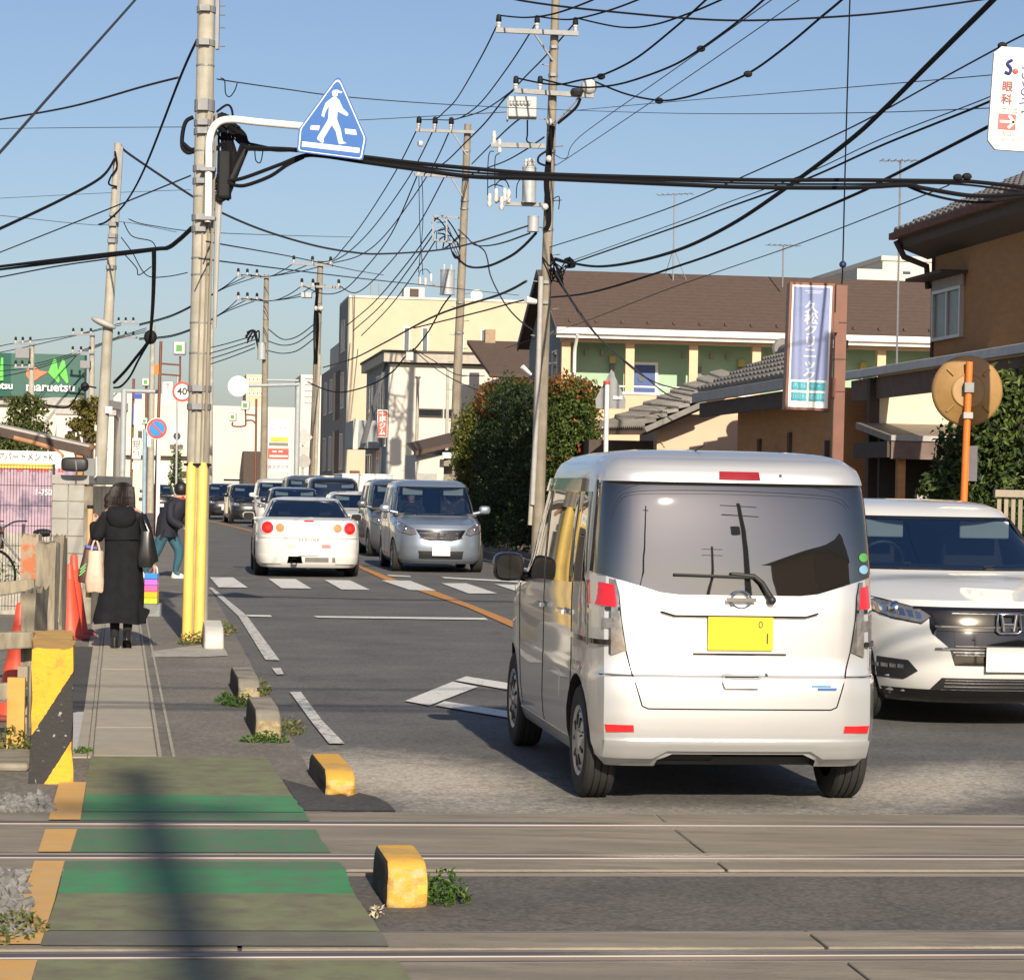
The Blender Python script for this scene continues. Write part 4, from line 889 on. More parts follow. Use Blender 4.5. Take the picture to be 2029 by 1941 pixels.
# black splice boxes and cable loops on the near pole
k = MB(); a, b = L1.p(430,395,.05), L1.p(458,300,.05); k.box(a.x, b.x, -.02, .16, a.z, b.z); k.build('splice_closure', M_black, L1.o, bevel=.03)
k = MB(); k.tube([L1.p(432,395,.05), L1.p(445,385,.05), L1.p(470,330,.1), L1.p(487,296,.1)], [.05,.06,.045,.03], 10); k.build('cable_bundle', M_black, L1.o, smooth=50)
rl = random.Random(4)
for i in range(9):
    x0 = 422+rl.uniform(-4, 14); L1.wire([(x0, 385+rl.uniform(-20,10), .05), (x0+rl.uniform(10,32), 330, .05), (445+rl.uniform(-8,18), 232+rl.uniform(-8,25), .1), (466+rl.uniform(0,18), 262+rl.uniform(-8,20), .1), (490, 292+rl.uniform(-4,6), .1)], .016 if i < 6 else .008, name='cable_loop')
for i in range(14):
    x0 = 424+rl.uniform(-2, 30); y0 = rl.uniform(222, 300); L1.wire([(x0,y0,.06),(x0+rl.uniform(4,26),y0+rl.uniform(-14,20),.08),(x0+rl.uniform(8,36),y0+rl.uniform(20,60),.10),(430+rl.uniform(0,30),375+rl.uniform(-30,25),.06)], rl.choice((.012,.018,.026)), name='cable_loop')
for i in range(8): L1.wire([(458+rl.uniform(-10,10),238+rl.uniform(-10,30),.1),(478+rl.uniform(-6,8),272+rl.uniform(-8,14),.1),(495,290+rl.uniform(-6,6),.1),(540,295+rl.uniform(-3,4),.1),(592,297+rl.uniform(-2,4),.1)], rl.choice((.008,.012)), name='cable_strand')
k = MB(); k.ball(L1.p(438,240,.1), .085, 12, 8, sc=(1.1,1,.9)); k.build('cable_coil', M_black, L1.o, smooth=60)
L1.wire([(383,232,.1),(369,240,.1),(362,262,.1),(361,290,.1),(371,302,.1),(384,300,.1)], .022, name='cable_loop'); L1.wire([(362,285,.1),(376,297,.1),(386,298,.1)], .028, name='cable_loop')
L1.wire([(437,155,0),(445,160,0),(447,185,0),(455,192,0),(465,180,0),(470,165,0)], .006, name='cable_loop'); L1.wire([(505,299,.1),(507,318,.1),(516,322,.1),(521,300,.1)], .006, name='cable_loop')

# ---- lamp pole farther left
L2 = Pole('slim grey pole with a small street lamp on its left, behind the woman', (234,284), 186, 36, .105, .055, bands=(425,445,468,478,530))
k = MB(); k.ball((0,0,0), 1, 14, 8, sc=(.20,.10,.055)); lo_ = L2.p(205,640,-.1); lp = k.build('street_lamp', M_fascia, L2.o, smooth=60, loc=lo_); lp.rotation_euler.y = R(22)
k = MB(); a, b = L2.p(232,420,-.12), L2.p(243,292,-.12); k.beam(L2.p(232,440,-.12), L2.p(241,290,-.12), .04, .05); k.build('steel_extension', M_galv, L2.o)
L2.wire([(228,300,-.1),(232,330,-.1),(220,350,-.1),(216,365,-.1),(232,370,-.1)], .014); L2.wire([(245,440,0),(262,468,0),(300,478,0),(310,495,0)], .008); L2.wire([(240,470,0),(262,500,0),(290,545,0),(330,548,0),(372,540,0)], .008); L2.wire([(243,500,0),(270,530,0),(275,545,0),(300,528,0)], .008)
q = L2.p(216,812,-.1); MB().box(q.x-.05,q.x+.05,q.y-.02,q.y,q.z-.05,q.z+.05).build('number_tag', M_white, L2.o)

# ---- tall pole behind the hedge, full of gear
C1 = Pole('tall utility pole before the hedge carrying a transformer and two crossarms', (1103,-60), 1063, 47.6, .125, .075, M_pole_dk, bands=(95,150,245,300,455,560,600))
C1.arm((983,60),(1146,67), ((988,56),(1064,58),(1140,62)), cap=.135); C1.arm((1020,180),(1176,190), ((1022,178),(1070,178),(1173,184)), cap=.135)
for a, b in (((1060,68),(1095,120)), ((1150,190),(1105,240))): k = MB(); k.beam(C1.p(*a,-.2), C1.p(*b,-.1), .04, .03); k.build('brace', M_galv, C1.o)
C1.box(1006,1064,194,234,.35); sb2 = C1.box(1003,1008,200,240,.3)
for i in range(6): q = C1.p(1013+i*7,208,-.45); k = MB(); k.lathe([(.02,0),(.035,.03),(.02,.05),(.035,.08)], 8, q); k.build('bushing', M_por, C1.o)
C1.arm((973,287),(1080,290), (), name='cutout_arm'); 
for px, py in ((979,274),(990,290)):
    q = C1.p(px, py, -.2); k = MB(); k.lathe([(.04,-.12),(.05,-.06),(.035,0),(.05,.06),(.03,.14)], 10, q); k.build('insulator', M_por, C1.o, smooth=40)
C1.arm((1000,404),(1075,406), (), name='cutout_arm', h=.07)
for px, py in ((970,396),(983,386),(1000,385),(1008,388),(994,402)):
    q = C1.p(px, py, -.25); k = MB(); k.lathe([(.03,-.14),(.055,-.08),(.035,-.02),(.05,.05),(.03,.12)], 10, q); k.build('cutout', M_por, C1.o, smooth=40)
k = MB(); k.obox(C1.p(990,396,-.2), .2, .1, .07, 0, 0, 0, R(-25)); k.build('cutout_body', M_plast, C1.o)
C1.can(1034,1063,330,402, -.25); C1.can(1045,1068,428,459, -.2, lugs=0, name='junction_can')
C1.wire([(979,300,-.2),(968,310,-.2),(966,395,-.2)], .010); C1.wire([(990,305,-.2),(981,315,-.2),(981,385,-.2)], .010); C1.wire([(981,368,-.2),(990,358,-.2),(1002,358,-.2),(1009,372,-.2)], .012); C1.wire([(967,372,-.2),(980,366,-.2),(997,370,-.2)], .012)
C1.wire([(1045,238,-.2),(1045,265,-.2),(1046,282,-.2),(1075,287,-.1)], .016); C1.wire([(1023,393,-.2),(1025,365,-.2),(1036,350,-.2)], .010)
for i in range(7):
    dx = rl.uniform(-5, 7); C1.wire([(1092+dx,250,-.15),(1086+dx,300,-.16),(1080+dx,360,-.17),(1083+dx,400,-.17),(1086+dx*.6,440,-.17),(1078+dx,455,-.16)], .026, name='riser_cable')
C1.wire([(1082,300,-.2),(1068,310,-.2),(1067,322,-.2),(1080,328,-.2)], .022, name='cable_loop'); C1.wire([(1150,195,-.2),(1140,215,-.2),(1105,245,-.2)], .03, name='riser_cable')
q = C1.p(1167,172,-.2); k = MB(); k.ball(q, .16, 12, 8); k.build('arrester', M_por, C1.o, smooth=60); q = C1.p(1143,178,-.25); k = MB(); k.lathe([(.10,-.12),(.13,-.04),(.10,.02)], 12, q); k.build('arrester_base', M_plast, C1.o)
for px, py in ((1089,242),(1088,315),(1080,410)): q = C1.p(px, py, -.25); k = MB(); k.ball(q, .07, 10, 7); k.build('insulator', M_por, C1.o, smooth=60)
for i in range(10):
    a = rl.uniform(1082,1128); b_ = rl.uniform(505,560); C1.wire([(1092,500+rl.uniform(0,30),-.1),(a,b_,-.1),(a+rl.uniform(-14,10),b_+rl.uniform(-22,20),-.1),(1094,545+rl.uniform(-20,15),-.1)], .014, name='cable_tangle')
for i in range(4): C1.wire([(1118,515,0),(1128+i*3,512+i*4,0),(1136,520+i*3,0),(1120,530,0)], .022, name='cable_tangle')
k = MB(); k.tube([C1.p(1055,1000,-.2), C1.p(1066,760,-.2), C1.p(1072,548,-.2)], .052, 12); k.build('riser_pipe', M_fascia, C1.o, smooth=50)
k = MB(); k.tube([C1.p(1050,1040,-.15), C1.p(1058,900,-.15), C1.p(1066,700,-.15)], .045, 10); k.build('riser_pipe', M_pole, C1.o, smooth=50)
C1.steps(130, 720, 12)
k = MB(); k.tube([C1.p(1052,742,-.2), C1.p(1035,726,-.3)], [.03,.05], 8); k.build('street_lamp', M_white, C1.o)
k = MB(); a = C1.p(1042,594,-.3); k.tube([a, C1.p(1062,598,-.2)], [.075,.05], 10); k.build('speaker_horn', M_white, C1.o)
C1.wire([(1095,395,-.1),(1108,390,-.1),(1107,415,-.1)], .01); 

# ---- second pole, leaning slightly
C2 = Pole('leaning concrete utility pole left of the hedge with a transformer and cable rack', (927,246), 893, 75, .16, .105, M_pole_dk, bands=(300,398,414,470,600,660))
C2.arm((824,258),(940,262), ((830,256),(862,257),(894,258)), cap=.20); C2.arm((821,346),(930,351), ((829,346),), cap=.16); C2.can(872,901,534,584,-.25,lugs=2)
k = MB(); k.beam(C2.p(897,262,-.2), C2.p(925,308,-.1), .05, .04); k.build('brace', M_galv, C2.o); k = MB(); k.beam(C2.p(893,350,-.2), C2.p(922,398,-.1), .05, .04); k.build('brace', M_galv, C2.o)
rk = MB(); 
for a, b in (((858,428),(912,432)), ((858,428),(858,475)), ((858,475),(905,482)), ((885,430),(885,480))): rk.beam(C2.p(*a,-.3), C2.p(*b,-.3), .05, .05)
rk.build('cable_rack', M_galv, C2.o)
for i in range(9): 
    x0, y0 = rl.uniform(855,880), rl.uniform(430,480); C2.wire([(x0,y0,-.3),(x0+rl.uniform(5,25),y0+rl.uniform(-25,25),-.3),(x0+rl.uniform(10,40),y0+rl.uniform(0,35),-.25),(912,490+rl.uniform(-30,30),-.15)], .022 if i < 5 else .013, name='cable_loop')
for px, py in ((832,556),(854,550),(843,558)): q = C2.p(px, py, -.25); k = MB(); k.lathe([(.035,-.14),(.06,-.08),(.04,-.02),(.055,.05),(.03,.12)], 10, q); k.build('cutout', M_por, C2.o, smooth=40)
C2.arm((836,562),(870,566), (), h=.05, name='cutout_arm'); C2.wire([(830,350,-.2),(832,450,-.2),(838,545,-.2)], .012); C2.wire([(836,350,-.2),(838,440,-.2),(829,540,-.2)], .012); C2.wire([(829,548,-.25),(834,536,-.25),(846,534,-.25),(854,545,-.25)], .012)
C2.steps(500, 800, 12); q = C2.p(833,285,-.2); k = MB(); k.ball(q, .10, 10, 6); k.build('insulator', M_por, C2.o)

# ---- farther poles
C3 = Pole('brown concrete utility pole left of the cream building', (635,517), 616, 110, .20, .13, M_pole_dk, bands=(600,640))
C3.arm((578,522),(660,526), ((582,521),(619,522),(655,523)), cap=.17, h=.11); C3.arm((593,566),(678,570), ((598,566),(620,567),(671,568)), cap=.17, h=.11); C3.box(597,618,580,590,.5)
for px, py in ((627,611),(636,611)): q = C3.p(px, py, -.3); k = MB(); k.ball(q, .12, 8, 6); k.build('insulator', M_por, C3.o)
k = MB(); k.tube([C3.p(625,950,-.2), C3.p(633,702,-.2)], .08, 8); k.build('riser_pipe', M_pole, C3.o)
for i in range(5): C3.wire([(628+rl.uniform(-4,5),560,-.2),(627+rl.uniform(-5,5),640,-.2),(626+rl.uniform(-4,4),720,-.2)], .035, name='riser_cable')
C4 = Pole('utility pole with small transformer, left of the brown concrete pole', (528,544), 521, 118, .20, .12, M_pole_dk, bands=(632,))
C4.arm((468,546),(536,549), ((472,545),(490,546),(509,547)), cap=.17, h=.11); C4.arm((468,592),(536,596), ((472,592),(490,593),(509,594)), cap=.17, h=.11); C4.can(510,527,678,712,-.3,lugs=0)
for i in range(6): x0 = rl.uniform(483,500); C4.wire([(x0,662+rl.uniform(-8,20),-.2),(x0+15,655,-.2),(512,675+rl.uniform(-10,20),-.2)], .04, name='cable_loop')
def far_pole(label, top, base, d, arms=(), tr=None):
    p_ = Pole(label, top, base, d, .19, .12, M_pole, bands=())
    for x0, x1, y in arms: p_.arm((x0,y),(x1,y+1), ((x0+3,y),((x0+x1)/2-3,y),(x1-8,y)), cap=.15, h=.10)
    return p_
F1 = far_pole('thin far utility pole in front of the green store sign', (63,684), 60, 112, ((28,68,680),(28,66,727)))
F2 = far_pole('far utility pole right of the green store sign', (183,664), 178, 118, ((142,188,662),(141,186,698)))
F3 = far_pole('far utility pole behind the near pole\'s hanging cable, above the shops', (303,644), 297, 125, ((232,272,640),(232,272,668)))
F4 = far_pole('far utility pole just right of the near concrete pole', (419,640), 414, 135, ())
F1.box(32,60,690,710,.5,m=M_galv,name='cable_rack'); F2.box(160,180,715,730,.5,m=M_galv,name='cable_rack')

# ---- road signs and shop signs on the left
def disc(mb, c, r_, y0, y1, n_=28): mb.prism([(c[0]+r_*math.cos(a), c[1]+r_*math.sin(a)) for a in np.linspace(0, 6.2832, n_+1)[:-1]], y0, y1)
NP = Pole('brown street-light pole with no-parking disc and speed-limit disc', (319,676), 306, 72, .055, .045, M_brown_steel, group=None, name='sign_pole', cat='sign pole')
q = NP.p(311,849,-.1); b = MB(); disc(b, (q.x,q.z), .30, q.y, q.y+.02); s_ = b.build('no_parking_sign', M_red, NP.o)
b = MB(); disc(b, (q.x,q.z), .32, q.y+.005, q.y+.018); b.build('sign_rim', M_white, s_)
b = MB(); disc(b, (q.x,q.z), .225, q.y-.012, q.y-.001); b.build('sign_field', mat('sign_mid_blue', (0.02,0.22,0.62), .4), s_)
b = MB(); b.obox((q.x, q.y-.018, q.z), .46, .012, .055, ry=R(45)); b.build('sign_bar', M_red, s_)
q = NP.p(361,776,-.1); b = MB(); disc(b, (q.x,q.z), .30, q.y, q.y+.02); s_ = b.build('speed_limit_sign', M_red, NP.o); b = MB(); disc(b, (q.x,q.z), .23, q.y-.01, q.y-.001); b.build('sign_field', M_white, s_)
text('sign_lettering', '40', .30, M_text_dk, s_, (q.x, q.y-.014, q.z), bold=.008)
for py in (720, 741): b = MB(); b.tube([NP.p(317,py), NP.p(356,py+3)], .03, 6); b.build('arm', M_brown_steel, NP.o)
b = MB(); b.tube(smoothpath([NP.p(357,706), NP.p(357,745), NP.p(356,758), NP.p(361,766)], 5), .03, 6); b.build('arm', M_brown_steel, NP.o)
def lantern(P_, px, py, wpx, name='lantern'):
    q = P_.p(px, py, -.1); w_ = wpx/F*P_.d; b = MB(); b.box(q.x-w_/2, q.x+w_/2, q.y-.1, q.y+.1, q.z-w_*.55, q.z+w_*.55); o = b.build(name, M_fascia, P_.o, bevel=.05)
    b = MB(); b.box(q.x-w_*.38, q.x+w_*.38, q.y-.115, q.y-.10, q.z-w_*.42, q.z+w_*.42); b.build('lantern_face', M_white, o); b = MB(); b.box(q.x-w_*.24, q.x+w_*.24, q.y-.125, q.y-.116, q.z-w_*.28, q.z+w_*.26); b.build('lantern_panel', mat('lantern_green', (0.10,0.28,0.06), .4) if 'lantern_green' not in MATS else MATS['lantern_green'], o)
lantern(NP, 356, 690, 25)
k = MB(); k.box(-.09,.05,-.12,-.02,0,.30); k.build('bell_box', M_orange, NP.o, loc=NP.p(312,742))
def signpole(label, top, base, d, r_, m, cat='sign pole', name='sign_pole'): return Pole(label, top, base, d, r_, r_, m, group=None, name=name, cat=cat)
WPp = signpole('white post beside the no-parking pole', (315,870), 311.5, 71, .06, M_white, 'post', 'post')
GP = signpole('pale grey gantry post left of the no-parking sign', (246,772), 240, 74, .09, M_steel_grey); b = MB(); b.tube([GP.p(246,774), GP.p(312,776)], .06, 8); b.build('gantry_arm', M_steel_grey, GP.o)
SB = signpole('rust-red sign pole with stacked white shop boards', (265,750), 258, 88, .05, M_rust)
def board(P_, px0, px1, py0, py1, m, txt=None, size=.3, tm=None, dd=-.12, line=1.0, name='sign_board'):
    a, b_ = P_.p(px0, py1, dd), P_.p(px1, py0, dd); o = MB().box(a.x, b_.x, a.y-.06, a.y+.06, a.z, b_.z).build(name, m, P_.o, bevel=.01)
    if txt: text('sign_lettering', txt, size, tm or M_text_dk, o, ((a.x+b_.x)/2, a.y-.068, (a.z+b_.z)/2), line=line)
    return o
M_shopblue = mat('shop_blue', (0.03,0.07,0.35), .5); M_pinkw = mat('pink_white_board', (0.68,0.60,0.60), .5)
board(SB, 265,281,780,790,M_shopblue); board(SB, 265,282,800,842,M_white); board(SB, 262,280,868,909,M_white,'銀\n行',.30,line=1.0); board(SB, 262,279,916,930,M_pinkw); board(SB, 262,265,800,842,M_shopblue)
AD = signpole('thin pole with white vertical shop board beside the 40 disc', (352,740), 348, 90, .04, M_steel_grey); board(AD, 322,343,757,801,M_white,'毎\n内\nア\nド\nー\nル',.13,line=.95)
LP2 = signpole('brown lantern pole with two small green lanterns, behind the no-parking pole', (290,760), 288, 96, .05, M_brown_steel); lantern(LP2, 289, 757, 15); lantern(LP2, 287, 834, 12); board(LP2, 292,300,862,885,M_white)
BL = signpole('light blue steel post behind the woman', (287,850), 285, 84, .07, mat('blue_grey_post', (0.25,0.36,0.45), .5), 'post', 'post')
CLK = signpole('brown lantern pole with street clock left of the cream building', (508,790), 505, 118, .055, M_brown_steel); lantern(CLK, 486, 803, 17); lantern(CLK, 461, 826, 15, 'street_clock')
for pts in ([(486,812),(487,835),(484,844),(462,844),(461,836)], [(488,821),(507,823)], [(488,833),(500,833),(507,840)]): k = MB(); k.tube(smoothpath([CLK.p(*t) for t in pts], 4), .045, 6); k.build('arm', M_brown_steel, CLK.o)
GT = signpole('tall grey gantry post with a round sign seen from behind', (591,758), 585, 96, .11, M_steel_grey); k = MB(); k.tube([GT.p(592,762,-.1), GT.p(455,765,-.1)], .065, 8); k.build('gantry_arm', M_steel_grey, GT.o); k = MB(); k.tube([GT.p(592,754,-.1), GT.p(530,753,-.1)], .05, 8); k.build('gantry_arm', M_steel_grey, GT.o)
q = GT.p(472,765,-.25); b = MB(); disc(b, (q.x,q.z), .41, q.y, q.y+.03); b.build('round_sign_back', mat('sign_back_white', (0.70,0.68,0.65), .5), GT.o)
WS = signpole('grey post with diamond warning sign back and round mirror', (600,855), 599, 102, .045, M_steel_grey); q = WS.p(601,866,-.1); MB().prism([(q.x-.36,q.z),(q.x,q.z+.42),(q.x+.40,q.z),(q.x,q.z-.36)], q.y, q.y+.02).build('diamond_sign_back', mat('sign_back_grey', (0.42,0.42,0.40), .6), WS.o)
MB().box(q.x-.25,q.x+.25,q.y,q.y+.02,q.z-.75,q.z-.40).build('lower_sign_back', MATS['sign_back_grey'], WS.o); q = WS.p(602,914,-.1); b = MB(); disc(b, (q.x,q.z), .28, q.y, q.y+.03); b.build('mirror_back', M_fascia, WS.o)
PY = signpole('white pylon of shop signs with red and pink boards', (575,826), 573, 112, .09, M_white)
board(PY, 531,572,832,861,mat('pale_grey_board', (0.60,0.61,0.62), .5),'C lala',.34,mat('pale_lettering', (0.34,0.36,0.40), .5)); board(PY, 531,572,862,884,M_white); board(PY, 531,572,889,909,mat('board_red', (0.58,0.08,0.05), .5)); board(PY, 531,572,915,936,M_pinkw,'音スタジオ',.20,M_text_r)
a, b_ = PY.p(536,874,-.2), PY.p(571,866,-.2); MB().box(a.x,b_.x,a.y-.02,a.y,a.z,b_.z).build('yellow_stripe', mat('board_yellow', (0.50,0.47,0.05), .5), PY.o); a, b_ = PY.p(533,882,-.2), PY.p(571,877,-.2); MB().box(a.x,b_.x,a.y-.02,a.y,a.z,b_.z).build('dark_stripe', M_grey_shade_fit, PY.o)
for px in (540,552): a, b_ = PY.p(px,896,-.2), PY.p(px+8,893,-.2); MB().box(a.x,b_.x,a.y-.02,a.y,a.z,b_.z).build('white_stripe', M_white, PY.o)
a, b_ = PY.p(534,905,-.2), PY.p(570,902,-.2); MB().box(a.x,b_.x,a.y-.02,a.y,a.z,b_.z).build('white_stripe', M_white, PY.o)

# ---- clinic sign on brown pole
KD = 33.0; KP = Pole('brown box-section post of the blue clinic sign', (1667,566), 1651, KD, .075, .075, M_brown_steel, group=None, name='sign_post', cat='sign post')
KP.o.children[0].data.clear_geometry(); kk = MB(); kk.beam((0,0,0), KP.t, .15, .15); KP.o.children[0].data = kk.build('tmp', M_brown_steel).data; bpy.data.objects.remove(bpy.data.objects['tmp'])
for py in (640, 712, 776): c, r_ = KP.at(py); MB().obox(c, .165, .165, .012).build('joint', M_brown_dk, KP.o)
sq = P(1602, 688, KD-.1); KS = thing('clinic_sign', 'blue and white vertical clinic sign in a brown frame', 'sign', sq, R(0)); KS.rotation_euler.y = R(1.2)
hw_, hh = 45/F*KD, 126/F*KD
MB().box(-hw_, hw_, -.16, .16, -hh, hh).build('frame', M_brown_steel, KS, bevel=.01); MB().box(-hw_+.04, hw_-.04, -.175, -.158, -hh+.04, hh-.04).build('white_border', M_white, KS)
M_ksb = mat('clinic_blue', (0.21,0.26,0.46), .25, var=.04, coat=.6); M_kst = mat('clinic_teal', (0.02,0.28,0.36), .3, coat=.4); M_ksl = mat('clinic_lettering', (0.52,0.56,0.62), .4)
MB().box(-hw_+.065, hw_-.065, -.183, -.176, -hh+.42, hh-.065).build('blue_field', M_ksb, KS)
text('sign_lettering', '久\n松\nク\nリ\nニ\nッ\nク', .172, M_ksl, KS, (0, -.186, .055), line=.90, bold=.004, sx=1.12); MB().box(-.10,.14,-.188,-.183,hh-.125,hh-.115).build('small_print', M_ksl, KS); MB().box(-.06,.12,-.188,-.183,hh-.150,hh-.141).build('small_print', M_ksl, KS)
for i, t in enumerate(('内 科', 'アレルギー科', '小児科', '皮膚科')):
    cx = (-.125, .115)[i % 2]; cz = -hh+.33-.145*(i//2); b = MB().box(cx-.105, cx+.105, -.183, -.176, cz-.055, cz+.055).build('teal_panel', M_kst, KS); text('panel_lettering', t, .075 if i != 1 else .042, mat('teal_lettering', (0.25,0.62,0.66), .4) if 'teal_lettering' not in MATS else MATS['teal_lettering'], b, (cx, -.185, cz))
for dz in (.36, -.52): MB().box(hw_, hw_+.075, -.07, .07, dz-.15, dz+.12).build('bracket', M_brown_steel, KS)
k = MB(); k.ball(P(1670,524,KD), .05, 10, 7); o = k.build('guy_insulator', mat('insulator_blue', (0.02,0.03,0.09), .3)); tag(o, 'small blue ball insulator on the vertical wire above the clinic sign', 'insulator')
# ---- mirror seen from behind on orange pole
MP = Pole('orange pole carrying a round traffic mirror seen from behind', (1921,717), 1899, 27.4, .042, .040, M_orange, group=None, name='traffic_mirror', cat='traffic mirror')
mc = MP.p(1917,774,.12); k = MB(); k.lathe([(.001,-.09),(.18,-.088),(.19,-.075),(.37,-.03),(.40,0),(.405,.03)], 40, mc, ax='Y', caps=False); M_mb = mat('mirror_back_ochre', (0.36,0.21,0.075), .5, var=.2, scale=3, dirt=(0.20,0.14,0.08), dirt_amt=.6, dscale=3, coat=.2); mb_ = k.build('mirror_back', M_mb, MP.o, smooth=50)
k = MB(); k.lathe([(.175,-.092),(.185,-.096),(.195,-.088)], 32, mc, ax='Y', caps=False); k.build('ring', M_mb, mb_)
for a in (45,135,225,315): 
    c = Vector((math.cos(R(a)), 0, math.sin(R(a)))); k = MB(); k.tube([mc+c*.24+Vector((0,-.075,0)), mc+c*.34+Vector((0,-.045,0))], .014, 8); k.build('rib', M_mb, mb_, smooth=50)
for py, m in ((768,M_galv),(823,M_fascia)): c, r_ = MP.at(py); k = MB(); k.obox((c.x, c.y-.02, c.z), .105, .09, .11 if py < 800 else .07); k.build('clamp', m, MP.o)
k = MB(); q = MP.p(1926,918,.05); k.box(q.x-.06,q.x+.06,q.y,q.y+.02,q.z-.20,q.z+.20); k.build('name_plate', M_white, MP.o)
# ---- back of a pentagon sign on white post
BS = Pole('white post with the grey back of a pentagon crosswalk sign, above the silver van', (1203,757), 1196, 43.5, .043, .043, M_white, group=None, name='sign_post', cat='sign post')
pts = [BS.p(px, py, .08) for px, py in ((1212,731),(1240,792),(1239,810),(1181,809),(1180,790))]; MB().prism([(v.x, v.z) for v in pts], pts[0].y, pts[0].y+.02).build('sign_back', mat('aluminium_back', (0.22,0.23,0.235), .6), BS.o); q = BS.p(1202,757); MB().lathe([(.06,-.04),(.06,.02)], 12, q).build('cap', M_red, BS.o)
q = BS.p(1224,788,.06); MB().box(q.x-.08,q.x+.08,q.y-.01,q.y,q.z-.03,q.z+.03).build('sticker', M_white, BS.o)
# ---- eye clinic sign at the top right
ED = 25.0; eq = P(2045, 200, ED); ES = thing('eye_clinic_sign', 'cream eye clinic sign with red arrow box at the upper right edge', 'sign', eq); ES.rotation_euler.y = R(3.0)
EPo = Pole('concrete pole just outside the right edge holding the eye clinic sign', (2136,-150), 2105, ED+.1, .14, .09, M_pole)
ew, eh_ = .43, .53; M_es = mat('sign_cream', (0.78,0.72,0.60), .4, var=.02)
MB().prism([(-ew,-eh_+.09),(-ew+.08,-eh_),(ew-.08,-eh_),(ew,-eh_+.09),(ew,eh_-.07),(ew-.08,eh_),(-ew+.07,eh_),(-ew,eh_-.07)], -.03, .03).build('panel', M_es, ES)
M_ewine = mat('wine_lettering', (0.22,0.03,0.05), .5); M_enavy = mat('navy_lettering', (0.03,0.05,0.20), .5)
text('sign_lettering', 'さ\nと\nう', .19, M_enavy, ES, (-.075, -.033, .10), line=.9); text('sign_lettering', '眼\n科', .115, M_ewine, ES, (-.27, -.033, .05), line=1.15, bold=.003); text('sign_lettering', 'クリニック', .06, M_text_dk, ES, (-.17, -.033, -.125))
ab = MB().box(-.34,-.16,-.038,-.031,-.32,-.16).build('arrow_box', mat('arrow_red', (0.62,0.07,0.07), .45), ES); k = MB(); k.beam((-.325,-.04,-.24),(-.175,-.04,-.24),.004,.025); k.beam((-.235,-.04,-.175),(-.172,-.04,-.245),.004,.028); k.beam((-.235,-.04,-.305),(-.172,-.04,-.235),.004,.028); k.build('arrow', M_es, ab)
text('sign_lettering', '入口', .055, M_text_r, ES, (-.25, -.033, -.365)); text('sign_lettering', '04-7178-2211', .045, mat('grey_lettering', (0.3,0.3,0.3), .5), ES, (-.18, -.033, -.425))
k = MB(); k.tube(smoothpath([(-.24,-.034,.40),(-.29,-.034,.36),(-.25,-.034,.31),(-.26,-.034,.26),(-.31,-.034,.27)], 5), [.018]*21, 6); k.build('logo_stroke', M_enavy, ES); k = MB(); k.ball((-.20,-.034,.285), .03, 10, 6, sc=(1,.3,1)); k.build('logo_dot', M_red, ES)
MB().box(ew, ew+.14, -.02, .02, .2, .26).build('bracket', M_galv, ES); MB().box(ew, ew+.14, -.02, .02, -.3, -.24).build('bracket', M_galv, ES)
